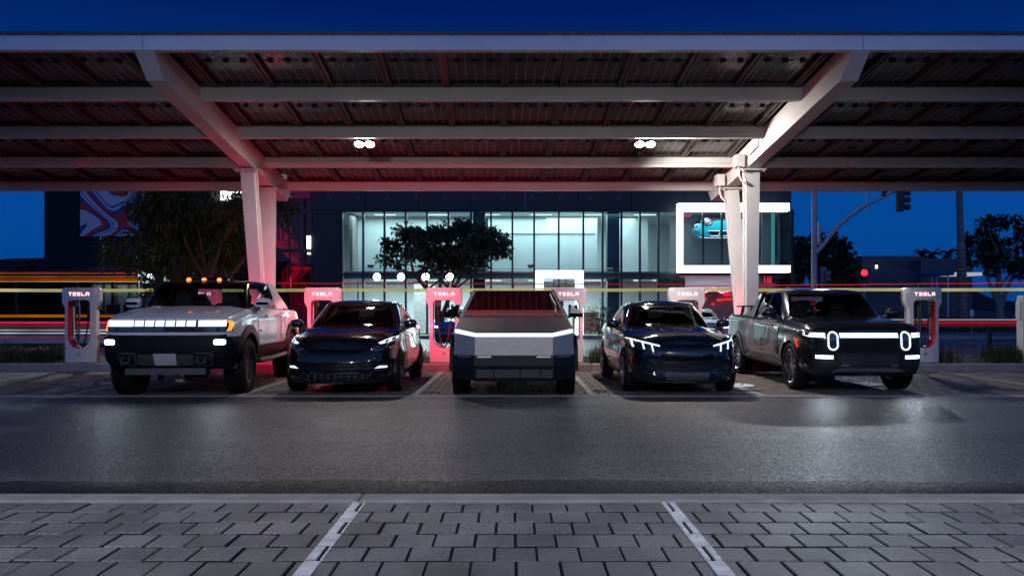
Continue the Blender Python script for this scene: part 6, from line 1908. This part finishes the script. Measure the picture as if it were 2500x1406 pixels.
B0, B1, B2 = (0, -.004, .985), (.62, .026, .985), (.95, .196, 1.045)
C0, C1, C2 = (0, .03, .690), (.62, .055, .690), (.95, .205, .690)
# bar
plate('light_bar', [(-.62, .03, 1.045), A1, B1, (-.62, .026, .985)], m_bar, .02, gap=0); mir('light_bar_end', [A1, A2, B2, B1], m_bar, gap=0)
mb = MB(); mb.bar((-.62, .02, 1.053), (.62, .02, 1.053), .04, .012); mb.build('bar_lid', m_trim, rt)
plate('front_panel', [(-.62, .026, .982), (.62, .026, .982), (.62, .05, .69), (-.62, .05, .69)], m_inox); mir('front_corner_panel', [(.62, .026, .982), (.95, .196, 1.042), (.95, .212, .69), (.62, .05, .69)], m_inox)
# sloped nose: bonnet then windscreen on one plane
def up(y): return 1.06 + (y - .03) * .298
WBy, PKy = .80, 2.42
hbW, pkW = .885, .735
plate('bonnet', [(-.62, .03, 1.053), (.62, .03, 1.053), (.935, .21, 1.118), (hbW, WBy, up(WBy)), (-hbW, WBy, up(WBy)), (-.935, .21, 1.118)], m_inox, .02)
scr = [(-hbW + .02, WBy + .02, up(WBy + .02)), (hbW - .02, WBy + .02, up(WBy + .02)), (pkW - .02, PKy - .03, up(PKy - .03)), (-pkW + .02, PKy - .03, up(PKy - .03))]
mb = MB(); mb.add(scr, [(0, 1, 2, 3)]); mb.build('windscreen', m_darkglass, rt)
mb = MB(); mb.tube([(.70, WBy + .08, up(WBy + .08) + .015), (.74, 1.5, up(1.5) + .018), (.68, 2.15, up(2.15) + .014)], .012, 6); mb.build('wiper', m_black, rt)
mb = MB(); mb.bar((-hbW + .02, WBy + .006, up(WBy) - .006), (hbW - .02, WBy + .006, up(WBy) - .006), .03, .02); mb.build('cowl', m_black, rt)
for sg in (-1, 1):
    mb = MB(); mb.bar((sg * hbW, WBy, up(WBy)), (sg * pkW, PKy, up(PKy)), .045, .03); mb.build('roof_pillar', m_inox, rt)
    mb = MB(); mb.bar((sg * (hbW - .3), WBy + .05, up(WBy + .05) + .012), (sg * (hbW - .02), WBy + .04, up(WBy + .06) + .016), .02, .015)
# roof falling to the tail
def dn(y): return up(PKy) - (y - PKy) * .152
TY = 5.55
plate('roof_glass', [(-pkW, PKy, up(PKy)), (pkW, PKy, up(PKy)), (.76, 3.55, dn(3.55)), (-.76, 3.55, dn(3.55))], m_gloss_black)
plate('bed_cover', [(-.76, 3.56, dn(3.56)), (.76, 3.56, dn(3.56)), (.86, TY, dn(TY)), (-.86, TY, dn(TY))], m_trim)
# sides
def cr(y): return 1.10 + (y - .2) * .036         # crease height
def crx(y): return min(1.005, .95 + (y - .2) * .055)
def lowx(y): return crx(y) - .045
def side_seg(name, ya, yb, za=.62, zb_=.62, m=m_inox): mir(name, [(lowx(ya), ya, za), (lowx(yb), yb, zb_), (crx(yb), yb, cr(yb)), (crx(ya), ya, cr(ya))], m)
mir('front_fender', [(.95, .205, .70), (.952, .42, .70), (.955, .55, .98), (.965, 1.30, .98), (.975, 1.46, .62), (crx(1.46), 1.46, cr(1.46)), (.95, .2, 1.105)], m_inox)
side_seg('front_door', 1.47, 2.55); side_seg('rear_door', 2.56, 3.70)
mir('rear_quarter', [(.985, 3.71, .62), (.985, 3.86, .62), (.985, 4.05, .98), (.985, 4.85, .98), (.985, 5.05, .62), (.95, TY, .62), (.96, TY, cr(TY)), (crx(3.71), 3.71, cr(3.71))], m_inox)
# upper sides
def edge(y): return (pkW + (hbW - pkW) * (PKy - y) / (PKy - WBy), y, up(y)) if y < PKy else (.735 + (y - PKy) * .04, y, dn(y))
mir('fender_top', [(.95, .21, 1.112), (crx(1.2), 1.2, cr(1.2)), edge(WBy + .25), edge(WBy)], m_inox)
mir('side_window', [(crx(1.2) - .01, 1.22, cr(1.2) + .01), (crx(3.2) - .02, 3.25, cr(3.2) + .02), (edge(3.1)[0] + .01, 3.1, dn(3.1) - .06), (pkW + .015, PKy, up(PKy) - .06), edge(WBy + .30)], m_darkglass, th=.004)
mir('sail_panel', [(crx(3.26), 3.27, cr(3.27)), (crx(5.5), TY, cr(TY)), edge(TY), edge(3.12)], m_inox)
mir('roof_edge_panel', [edge(PKy), edge(3.12), (edge(3.1)[0] + .012, 3.1, dn(3.1) - .055), (pkW + .016, PKy, up(PKy) - .055), (hbW + .01, WBy + .30, up(WBy + .30) - .03), edge(WBy + .05)], m_inox)
plate('tailgate', [(-.95, TY, .64), (.95, TY, .64), (.96, TY, cr(TY)), (.86, TY, dn(TY)), (-.86, TY, dn(TY)), (-.96, TY, cr(TY))], m_inox)
mb = MB(); mb.box(-.9, .9, TY + .002, TY + .015, 1.14, 1.19); mb.build('tail_light', m_tail_lo, rt)
# dark core so nothing shows through
mb = MB(); mb.add([(-.85, .25, .45), (.85, .25, .45), (.85, 5.4, .45), (-.85, 5.4, .45), (-.90, .25, 1.02), (.90, .25, 1.02), (.92, 5.4, 1.2), (-.92, 5.4, 1.2)], [(0, 1, 2, 3), (4, 5, 6, 7), (0, 1, 5, 4), (1, 2, 6, 5), (2, 3, 7, 6), (3, 0, 4, 7)]); mb.build('underbody', m_black, rt)
# bumper, flares, lower parts
mb = MB()
prof = [(.62, .05), (.97, .21)]
mb.add([(-.985, .24, .685), (-.63, .045, .685), (.63, .045, .685), (.985, .24, .685), (-.985, .22, .53), (-.63, .02, .53), (.63, .02, .53), (.985, .22, .53), (-.97, .26, .32), (-.63, .07, .28), (.63, .07, .28), (.97, .26, .32),
        (-.98, .5, .685), (.98, .5, .685), (-.98, .5, .36), (.98, .5, .36)],
       [(0, 1, 5, 4), (1, 2, 6, 5), (2, 3, 7, 6), (4, 5, 9, 8), (5, 6, 10, 9), (6, 7, 11, 10), (3, 13, 15, 11, 7), (12, 0, 4, 8, 14), (0, 12, 13, 3, 2, 1), (8, 9, 10, 11, 15, 14)])
mb.build('front_bumper', m_trim, rt)
mb = MB(); mb.box(-.60, .62, .020, .055, .335, .47); mb.build('lower_intake', m_black, rt)
for z in (.36, .40, .44):
    mb = MB(); mb.box(-.58, .60, .008, .019, z - .006, z + .006); mb.build('intake_slat', M('intake_slat', (.06, .07, .08), .4), rt)
for x in (-.32, .10, .42):
    mb = MB(); mb.box(x - .012, x + .012, .006, .018, .34, .465); mb.build('intake_post', m_trim, rt)
m_dim = E('dim_lamp', (.8, .85, .9), .35)
for sg in (-1, 1):
    for (a, b, mm) in ((.36, .58, m_dim), (.60, .90, m_alu)):
        ya = .045 if a < .6 else .055; yb = .045 if b < .63 else .20
        mb = MB(); mb.bar((sg * a, ya - .012, .668), (sg * b, yb - .012, .668), .02, .022); mb.build('bumper_lamp' if mm is m_dim else 'bumper_strip', mm, rt)
for yc in (.98, 4.62):
    for sg in (-1, 1):
        out = [(yc - .64, .42), (yc - .56, .80), (yc - .40, 1.00), (yc + .36, 1.00), (yc + .52, .80), (yc + .66, .42)]
        inn = [(yc - .53, .42), (yc - .47, .74), (yc - .34, .91), (yc + .31, .91), (yc + .44, .74), (yc + .54, .42)]
        vs = [(sg * 1.03, a, b) for a, b in out] + [(sg * 1.055, a, b) for a, b in inn] + [(sg * .86, a, b) for a, b in inn] + [(sg * .93, a, b) for a, b in out]
        fs = []
        for i in range(5):
            fs += [(i, i + 1, i + 7, i + 6), (i + 6, i + 7, i + 13, i + 12), (i, i + 1, i + 19, i + 18)]
        mb = MB(); mb.add(vs, fs); mb.build('wheel_arch_trim', m_trim, rt)
mir('rocker_panel', [(.97, 1.60, .36), (.97, 4.0, .36), (.975, 4.0, .615), (.975, 1.50, .615)], m_trim, th=.05)
c.wheel(.88, .98, .445, .29, .27, 'cover', m_gm, True); c.wheel(.88, 4.62, .445, .29, .27, 'cover', m_gm, True)
for sg in (-1, 1):
    x0, x1 = .955, 1.20
    mb = MB(); q = [(x0, 1.285), (x1, 1.285), (x1, 1.345), (x0 + .03, 1.50), (x0, 1.50)]
    n = len(q); vs = [(sg * a, 1.22, b) for a, b in q] + [(sg * (a * .98 + .015), 1.36, b * .99 + .012) for a, b in q]
    mb.add(vs, [tuple(range(n)), tuple(range(2 * n - 1, n - 1, -1))] + [(i, (i + 1) % n, (i + 1) % n + n, i + n) for i in range(n)])
    mr = mb.build('door_mirror', m_gloss_black if sg < 0 else m_gloss_black, rt)
    mb = MB(); mb.bar((sg * .98, 1.29, 1.29), (sg * .86, 1.30, 1.27), .06, .04); mb.build('mirror_arm', m_black, mr)
    if sg > 0:
        mb = MB(); mb.add([(x0 + .035, 1.213, 1.492), (x1 - .006, 1.213, 1.352), (x0 + .02, 1.213, 1.352)], [(0, 1, 2)]); mb.build('mirror_face', M('mirror_face', (.5, .5, .54), .3, metal=.6), mr)
c.seats((2.55, 3.3), .42, 1.14, m_seat, 2.0)
mb = MB(); mb.box(-.8, .8, 1.4, 1.7, 1.10, 1.22); mb.build('dashboard', m_cabin, rt)

# ------------------------------------------------------------------ blue black crossover
m_pblue = paint('blue_black_paint', (.006, .008, .020), .15)
c = Car('blue_black_crossover', 'blue black sporty crossover with three slanted light bars in each headlamp', 'car', (2.87, 12.9, 0), R(.4))
def dome_m(x, y):
    k = min(1, max(0, (y - .15) / .5)) * (1 if y < 1.35 else 0)
    return k * (.026 * max(0, 1 - abs(abs(x) - .44) / .16) + .012 * max(0, 1 - abs(x) / .3))
c.lower([(0, 0), (.42, .01), (.70, .10), (.85, .30), (.915, .6), (.94, 1.1), (.93, 2.4), (.945, 3.8), (.89, 4.4), (.66, 4.68), (0, 4.72)],
        [(0, .22), (.5, .20), (4.3, .24), (4.72, .34)], [(0, .84), (.08, .89), (.3, .945), (.7, 1.0), (1.2, 1.06), (2.4, 1.07), (3.5, 1.12), (4.3, 1.13), (4.72, 1.06)],
        [(0, .08), (.08, .02), (.16, 0), (.3, .03), (.42, .015), (.6, .0), (.78, .015), (.92, .06), (1, .15)], [(0, .12), (.1, .07), (.3, .03), (.45, .0), (.6, .02), (.72, .035), (.84, .015), (.93, .04), (1, .10)], [(0, .15), (.2, .02), (.5, 0), (.9, .05), (1, .1)],
        [(0, .0), (.15, .03), (.6, .06), (1.4, .06), (1.7, .0), (4.72, .0)], [m_pblue, m_black, m_cabin],
        lambda p: (2 if (p[2] > 1.03 and abs(p[0]) < .76 and 1.55 < p[1] < 4.2) else (1 if p[2] < .27 else 0)), [(.88, .36, .405), (3.86, .36, .405)], dome=dome_m, nx=28)
ws = [(-.69, 1.13), (.69, 1.13), (.535, 1.47), (-.535, 1.47)]
w1 = [(1.85, 1.14), (2.62, 1.14), (2.62, 1.49), (2.34, 1.48), (2.05, 1.30)]; w2 = [(2.69, 1.14), (3.6, 1.17), (3.55, 1.30), (3.1, 1.47), (2.69, 1.49)]
c.upper([(0, 1.20), (.5, 1.25), (.76, 1.48), (.835, 1.9), (.835, 3.3), (.76, 4.0), (.5, 4.38), (0, 4.45)], [(0, 2.0), (.40, 2.02), (.55, 2.13), (.60, 2.35), (.61, 2.9), (.57, 3.2), (.4, 3.4), (0, 3.45)],
        [(2.0, 1.52), (2.4, 1.555), (2.8, 1.55), (3.45, 1.48)], [(2.0, .03), (2.5, .05), (3.4, .03)], [m_pblue, m_gloss_black], lambda p, r: 0, [('f', ws), ('s', w1), ('s', w2), ('r', [(-.55, 1.2), (.55, 1.2), (.42, 1.44), (-.42, 1.44)])], bulge=.025)
c.panel('windscreen', 'f', [(-.735, 1.11), (.735, 1.11), (.56, 1.495), (-.56, 1.495)], m_darkglass, .003, 0, 'up')
c.panel('rear_window', 'r', [(-.6, 1.18), (.6, 1.18), (.45, 1.46), (-.45, 1.46)], m_carglass, .003, 0, 'up')
c.both('side_window', [(1.80, 1.13), (2.63, 1.13), (2.63, 1.505), (2.32, 1.495), (2.02, 1.31)], m_carglass, off=.003, th=0, key='up')
c.both('side_window', [(2.68, 1.13), (3.66, 1.16), (3.60, 1.31), (3.1, 1.485), (2.68, 1.505)], m_carglass, off=.003, th=0, key='up')
c.line('roof_rail', 'L', [(1.9, 1.28), (2.3, 1.53), (2.8, 1.545), (3.3, 1.49), (3.8, 1.30)], .009, m_alu, .004, 'up'); c.line('roof_rail', 'R', [(1.9, 1.28), (2.3, 1.53), (2.8, 1.545), (3.3, 1.49), (3.8, 1.30)], .009, m_alu, .004, 'up')
c.panel('bonnet', 't', [(-.56, .15), (.56, .15), (.70, .42), (.74, .8), (.74, 1.25), (.4, 1.18), (-.4, 1.18), (-.74, 1.25), (-.74, .8), (-.70, .42)], m_pblue, .006, .02, res=.06)
for a, b in ((1.55, 2.66), (2.665, 3.40)):
    c.both('door', [(a + .005, .42), (b - .005, .42), (b - .005, 1.05), (a + .005, 1.05)], m_pblue, off=.007, th=.02, res=.08)
c.both('sill_trim', [(1.45, .27), (3.35, .29), (3.35, .36), (1.45, .34)], m_gm, off=.012, th=.02, res=.1)
for sg in (-1, 1):
    def fl(q): return [(sg * a, b) for a, b in (q if sg > 0 else q[::-1])]
    c.panel('headlight', 'f', fl([(.44, .79), (.62, .755), (.84, .765), (.89, .85), (.895, .93), (.74, .895), (.52, .835)]), m_lens, .006, .01)
    c.panel('light_strip', 'f', fl([(.44, .806), (.52, .822), (.74, .880), (.895, .922), (.893, .938), (.74, .898), (.52, .842), (.44, .822)]), m_led, .014, .01)
    for k, (x, z) in enumerate(((.565, .835), (.70, .87), (.845, .905))):
        c.panel('light_tooth', 'f', fl([(x - .025, z - .105), (x - .002, z - .105), (x + .018, z), (x - .008, z)]), m_led, .014, .01)
    c.panel('bumper_blade', 'f', fl([(.36, .40), (.60, .47), (.84, .50), (.87, .455), (.66, .41), (.46, .33), (.40, .26), (.36, .27)]), m_gloss_black if False else m_pblue, .016, .02)
    c.panel('side_intake', 'f', fl([(.52, .28), (.80, .31), (.84, .44), (.66, .40)]), m_black, .004, .008)
    c.line('blade_edge', 'f', fl([(.38, .41), (.60, .478), (.84, .505)]), .006, m_gm, .022)
c.panel('blank_grille', 'f', [(-.36, .545), (.36, .545), (.46, .62), (.49, .715), (-.49, .715), (-.46, .62)], m_gloss_black, .010, .012)
c.line('grille_edge', 'f', [(-.50, .72), (-.3, .722), (0, .723), (.3, .722), (.50, .72)], .005, m_gm, .016)
c.line('grille_edge', 'f', [(-.49, .70), (-.45, .61), (-.36, .54), (0, .535), (.36, .54), (.45, .61), (.49, .70)], .006, m_pblue, .014)
m_net = M('grey_mesh_panel', (.055, .06, .07), .5)
nt = m_net.node_tree; ck = nt.nodes.new('ShaderNodeTexVoronoi'); ck.inputs['Scale'].default_value = 55; tcn = nt.nodes.new('ShaderNodeTexCoord'); nt.links.new(tcn.outputs['Object'], ck.inputs['Vector'])
bp = nt.nodes.new('ShaderNodeBump'); bp.inputs['Strength'].default_value = .8; bp.inputs['Distance'].default_value = .01; nt.links.new(ck.outputs['Distance'], bp.inputs['Height']); nt.links.new(bp.outputs[0], nt.nodes['Principled BSDF'].inputs['Normal'])
c.panel('lower_grille', 'f', [(-.34, .265), (.34, .265), (.37, .39), (-.37, .39)], m_net, .008, .01)
for x in (-.12, .12): c.line('grille_bar', 'f', [(x, .27), (x, .385)], .006, m_black, .012)
c.line('bumper_lip', 'f', [(-.82, .27), (-.5, .235), (0, .228), (.5, .235), (.82, .27)], .016, m_black, .006)
c.both('side_reflector', rrect(.36, .41, .50, .62, .01), m_orange, off=.008, th=.01)
c.flare(.88, .36, .395, .435, m_black, .010, .05); c.flare(3.86, .36, .395, .435, m_black, .010, .05)
c.wheel(.83, .88, .36, .24, .262, 'ten', m_alu); c.wheel(.83, 3.86, .36, .24, .262, 'ten', m_alu)
c.mirror(1.01, 1.62, 1.16, .24, .16, .18, m_gloss_black, (.84, 1.66, 1.06))
c.seats((2.3, 3.1), .36, .96, m_seat, 1.85)
for sg in (-1, 1):
    for k in range(3):
        x = .42 + k * .15
        c.panel('tail_light', 'r', [(sg * a, b) for a, b in ([(x, .90), (x + .05, .90), (x + .08, 1.03), (x + .03, 1.03)] if sg > 0 else [(x, .90), (x + .05, .90), (x + .08, 1.03), (x + .03, 1.03)][::-1])], m_tail, .008, .01)

# ------------------------------------------------------------------ dark grey pickup with stadium lamps
m_pgrey = M('dark_grey_paint', (.012, .013, .015), .25, coat=.6, spec=.3)
c = Car('grey_pickup', 'dark grey pickup with two upright oval lamps and a full width white light bar', 'pickup truck', (5.95, 13.15, 0), R(-.6))
c.lower([(0, 0), (.58, .01), (.86, .07), (.985, .27), (1.02, .7), (1.02, 4.9), (.98, 5.35), (.8, 5.48), (0, 5.5)],
        [(0, .30), (.5, .34), (5.0, .40), (5.5, .48)], [(0, 1.045), (.06, 1.09), (.25, 1.135), (.6, 1.18), (1.0, 1.215), (1.4, 1.24), (2.6, 1.255), (3.6, 1.28), (4.2, 1.30), (5.5, 1.31)],
        [(0, .10), (.1, .03), (.25, .0), (.5, .0), (.75, .0), (.9, .02), (1, .08)], [(0, .10), (.1, .04), (.3, .005), (.55, 0), (.72, .02), (.85, .015), (.94, .04), (1, .09)], [(0, .1), (.2, 0), (.9, .02), (1, .05)],
        [(0, .0), (.1, .02), (.5, .05), (1.4, .055), (1.7, 0), (5.5, 0)], [m_pgrey, m_black, m_cabin],
        lambda p: (2 if (p[2] > 1.2 and abs(p[0]) < .86 and 1.6 < p[1] < 5.35) else (1 if p[2] < .42 or (p[1] < .25 and p[2] < .56) else 0)), [(.95, .41, .47), (4.40, .41, .47)],
        dome=lambda x, y: .016 * max(0, 1 - abs(abs(x) - .66) / .2) * min(1, max(0, (y - .1) / .4)) * (1 if y < 1.3 else 0))
ws = [(-.79, 1.29), (.79, 1.29), (.66, 1.71), (-.66, 1.71)]
w1 = [(1.78, 1.31), (2.52, 1.31), (2.52, 1.72), (2.2, 1.72), (1.98, 1.55)]; w2 = [(2.59, 1.31), (3.22, 1.33), (3.12, 1.66), (3.02, 1.72), (2.59, 1.72)]
c.upper([(0, 1.22), (.6, 1.25), (.86, 1.42), (.925, 1.9), (.925, 3.1), (.89, 3.5), (.6, 3.62), (0, 3.64)], [(0, 1.90), (.50, 1.92), (.68, 2.03), (.745, 2.25), (.75, 2.9), (.72, 3.18), (.5, 3.28), (0, 3.3)],
        [(1.9, 1.765), (2.3, 1.795), (2.8, 1.795), (3.3, 1.76)], [(1.9, .03), (2.5, .045), (3.3, .03)], [m_pgrey, m_gloss_black], lambda p, r: 1 if r and abs(p[0]) < .62 else 0, [('f', ws), ('s', w1), ('s', w2), ('r', [(-.66, 1.34), (.66, 1.34), (.56, 1.68), (-.56, 1.68)])], bulge=.03)
c.panel('windscreen', 'f', [(-.825, 1.27), (.825, 1.27), (.69, 1.735), (-.69, 1.735)], m_carglass, .003, 0, 'up')
c.panel('rear_window', 'r', [(-.69, 1.32), (.69, 1.32), (.59, 1.70), (-.59, 1.70)], m_carglass, .003, 0, 'up')
c.both('side_window', [(1.74, 1.30), (2.53, 1.30), (2.53, 1.735), (2.18, 1.735), (1.95, 1.56)], m_darkglass, off=.003, th=0, key='up')
c.both('side_window', [(2.58, 1.30), (3.27, 1.32), (3.15, 1.67), (3.03, 1.735), (2.58, 1.735)], m_darkglass, off=.003, th=0, key='up')
for sg in (-1, 1):
    mb = MB(); q = [(3.30, 1.27), (4.10, 1.30), (3.62, 1.40), (3.34, 1.74), (3.20, 1.76)]
    n = len(q); xo = lambda z: .94 - (z - 1.27) * .30
    vs = [(sg * (xo(z) + .008), y, z) for y, z in q] + [(sg * (xo(z) - .12), y, z) for y, z in q]
    mb.add(vs, [tuple(range(n)), tuple(range(2 * n - 1, n - 1, -1))] + [(i, (i + 1) % n, (i + 1) % n + n, i + n) for i in range(n)]); mb.build('sail_panel', m_pgrey, c.root)
    for yy in (4.05, 4.75):
        mb = MB(); mb.bar((sg * .80, yy, 1.30), (sg * .76, yy, 1.47), .06, .05, up=(0, 1, 0)); mb.build('rack_foot', m_black, c.root)
for yy in (4.05, 4.75):
    mb = MB(); mb.cbox(-.90, .90, yy - .04, yy + .04, 1.47, 1.505, .012); mb.build('bed_crossbar', m_black, c.root)
c.panel('bonnet', 't', [(-.72, .09), (.72, .09), (.82, .4), (.80, 1.22), (.4, 1.19), (-.4, 1.19), (-.80, 1.22), (-.82, .4)], m_pgrey, .006, .02, res=.08)
for a, b in ((1.58, 2.56), (2.565, 3.46)):
    c.both('door', [(a + .005, .58), (b - .005, .58), (b - .005, 1.21), (a + .005, 1.21)], m_pgrey, off=.007, th=.02, res=.1)
c.both('rocker_panel', [(1.48, .42), (3.86, .44), (3.86, .57), (1.48, .56)], m_pgrey, off=.012, th=.02, res=.1)
for y in (2.42, 3.3): c.both('door_handle', rrect(y - .11, y + .11, 1.06, 1.09, .012), m_gloss_black, off=.012, th=.01)
m_lbar = E('pickup_bar_white', (.82, .92, 1.0), 1.5)
sx, sw, z0, z1 = .60, .085, .735, 1.045
c.panel('light_bar', 'f', [(-sx + sw + .03, .945), (sx - sw - .03, .945), (sx - sw - .03, 1.022), (-sx + sw + .03, 1.022)], m_lbar, .008, .01)
for sg in (-1, 1):
    def fl(q): return [(sg * a, b) for a, b in (q if sg > 0 else q[::-1])]
    c.panel('light_bar_end', 'f', fl([(sx + sw + .03, .945), (.93, .955), (.972, .985), (.972, 1.028), (.90, 1.028), (sx + sw + .03, 1.024)]), m_lbar, .008, .01)
    ov = arc(sx, z1 - sw, sw, 0, 180, 10) + arc(sx, z0 + sw, sw, 180, 360, 10)
    hl = c.panel('headlight', 'f', fl(ov), m_lens, .010, .015)
    ovi = arc(sx, z1 - sw, sw - .012, 0, 180, 10) + arc(sx, z0 + sw, sw - .012, 180, 360, 10)
    c.line('light_ring', 'f', [(sg * a, b) for a, b in ovi + ovi[:1]], .0145, m_lbar, .018, n=8, parent=hl)
    for k in range(4):
        z = z0 + .07 + k * .055
        c.panel('lamp_cell', 'f', fl(rrect(sx - .035, sx + .035, z, z + .04, .008)), M('lamp_cell', (.12, .16, .22), .15, metal=.7), .016, .008, parent=hl)
    c.panel('fog_light', 'f', fl([(.60, .595), (.86, .60), (.86, .652), (.60, .648)]), m_fog, .012, .01)
    c.panel('fog_recess', 'f', fl([(.56, .50), (.88, .50), (.90, .675), (.56, .675)]), m_black, .005, .008)
    c.panel('tow_eye', 'f', fl(rrect(.34, .47, .475, .50, .01)), m_alu, .016, .01)
c.panel('lower_grille', 'f', [(-.50, .50), (.50, .50), (.54, .60), (.52, .69), (-.52, .69), (-.54, .60)], m_black, .006, .01)
c.panel('front_panel', 'f', [(-.50, .70), (.50, .70), (.50, .93), (-.50, .93)], m_pgrey, .005, .01)
for z in (.53, .565, .60, .635): c.line('grille_slat', 'f', [(-.46, z), (.46, z)], .006, m_gm, .010)
c.panel('skid_plate', 'f', [(-.62, .385), (.62, .385), (.45, .445), (-.45, .445)], m_alu, .016, .02)
c.line('bumper_lip', 'f', [(-.86, .35), (0, .33), (.86, .35)], .02, m_black, .004)
c.both('side_marker', arc(.95, .41, .60, 118, 142, 5) + arc(.95, .41, .565, 142, 118, 5), E('side_marker', (1, .05, .03), 1.0), off=.030, th=.01)
c.flare(.95, .41, .46, .545, m_pgrey, .022, .07); c.flare(4.40, .41, .46, .545, m_pgrey, .022, .07)
c.wheel(.88, .95, .415, .28, .30, 'five', m_chrome, False); c.wheel(.88, 4.40, .415, .28, .30, 'five', m_chrome, False)
c.mirror(1.16, 1.62, 1.35, .28, .18, .2, m_pgrey, (.92, 1.66, 1.24))
for sg in (-1, 1): beam(c, sg * .73, -.03, .62, 15, 80, 140)
c.seats((2.2, 2.95), .40, 1.16, m_seat, 1.78)
c.panel('tail_light', 'r', [(-.92, 1.18), (.92, 1.18), (.92, 1.24), (-.92, 1.24)], m_tail, .008, .01)
mb = MB(); mb.tube([(0.25, 2.95, 1.82), (.25, 3.0, 1.90)], [.03, .012], 8); mb.build('antenna', m_black, c.root)

# ------------------------------------------------------------------ cars across the street, at rest
def street_car(name, label, x, y, rz, m, L=4.5, h=1.5, lit=None, glass=m_darkglass):
    c = Car(name, label, 'car', (x, y, 0), rz)
    k = h / 1.5
    c.lower([(0, 0), (.5, .03), (.75, .15), (.86, .5), (.89, 1.2), (.89, 3.2), (.86, 4.1), (.6, 4.42), (0, 4.5)], [(0, .22), (4.5, .25)], [(0, .72 * k), (.3, .82 * k), (1.1, .95 * k), (2.4, .98 * k), (3.8, 1.0 * k), (4.5, .92 * k)],
            [(0, .08), (.2, .0), (.7, .02), (1, .12)], [(0, .1), (.25, .0), (.7, .02), (1, .10)], [(0, .1), (.2, 0), (.8, .02), (1, .1)], [(0, 0), (.6, .05), (1.2, .05), (1.5, 0), (4.5, 0)], [m, m_black, m_cabin],
            lambda p: 2 if p[2] > .93 * k and abs(p[0]) < .7 and 1.4 < p[1] < 3.8 else (1 if p[2] < .28 else 0), [(.85, .32, .36), (3.5, .32, .36)], nt=10, step=.1, nx=8)
    ws = [(-.62, 1.0 * k), (.62, 1.0 * k), (.5, 1.36 * k), (-.5, 1.36 * k)]; w1 = [(1.75, 1.02 * k), (2.5, 1.02 * k), (2.5, 1.38 * k), (2.2, 1.37 * k)]; w2 = [(2.6, 1.02 * k), (3.5, 1.04 * k), (3.1, 1.36 * k), (2.6, 1.38 * k)]
    c.upper([(0, 1.15), (.5, 1.2), (.74, 1.4), (.80, 1.8), (.80, 3.2), (.72, 3.8), (0, 4.0)], [(0, 1.95), (.4, 1.97), (.54, 2.1), (.58, 2.3), (.58, 2.8), (.52, 3.05), (0, 3.15)], [(1.9, 1.42 * k), (2.4, 1.45 * k), (3.1, 1.42 * k)], [(1.9, .03), (3.1, .03)], [m], lambda p, r: 0,
            [('f', ws), ('s', w1), ('s', w2)], nt=8, step=.1, nx=8)
    c.panel('windscreen', 'f', [(a * 1.04, b) for a, b in ws], glass, .003, 0, 'up', res=.1)
    c.both('side_window', w1, glass, off=.003, th=0, key='up', res=.1); c.both('side_window', w2, glass, off=.003, th=0, key='up', res=.1)
    for sg in (-1, 1):
        fl = lambda q: [(sg * a, b) for a, b in (q if sg > 0 else q[::-1])]
        c.panel('headlight', 'f', fl([(.42, .60 * k), (.72, .62 * k), (.76, .72 * k), (.44, .67 * k)]), lit or m_lens, .006, .01)
        c.panel('tail_light', 'r', fl([(.4, .74 * k), (.78, .74 * k), (.80, .84 * k), (.4, .82 * k)]), E('street_tail', (1, .02, .05), 4.0), .006, .01)
    c.panel('grille', 'f', [(-.36, .42 * k), (.36, .42 * k), (.40, .60 * k), (-.40, .60 * k)], m_black, .005, .01)
    c.wheel(.78, .85, .33, .2, .22, 'five', m_alu); c.wheel(.78, 3.5, .33, .2, .22, 'five', m_alu)
    c.mirror(.95, 1.45, 1.02 * k, .2, .13, .14, m, (.80, 1.5, .95 * k))
    return c
street_car('red_car', 'dark red car seen between black crossover and pink charging post', DX(995, 33.5), 33.5, R(38), paint('deep_red_paint', (.30, .01, .05), .2), lit=E('street_head', (.9, .95, 1), 3))
street_car('blue_car', 'bright blue car seen through the opening of the pink charging post', DX(1092, 35.0), 35.0, R(-4), paint('bright_blue_paint', (.03, .16, .50), .2), lit=E('street_head_b', (.9, .95, 1), 3))
street_car('red_car', 'red car seen behind the charging post right of the grey pickup', DX(2170, 33.0), 33.0, R(62), paint('red_paint', (.30, .015, .03), .2), lit=None)
street_car('silver_car', 'pale car with bright headlamps seen low between blue black crossover and grey pickup', DX(1745, 34.5), 34.5, R(5), paint('silver_paint', (.35, .35, .38), .25), lit=E('street_head_c', (.8, .9, 1), 12))
street_car('white_truck', 'white vehicle parked before the slatted shopfront behind the white pickup', DX(292, 36.5), 36.5, R(70), paint('plain_white_paint', (.6, .6, .6), .25), h=1.75)
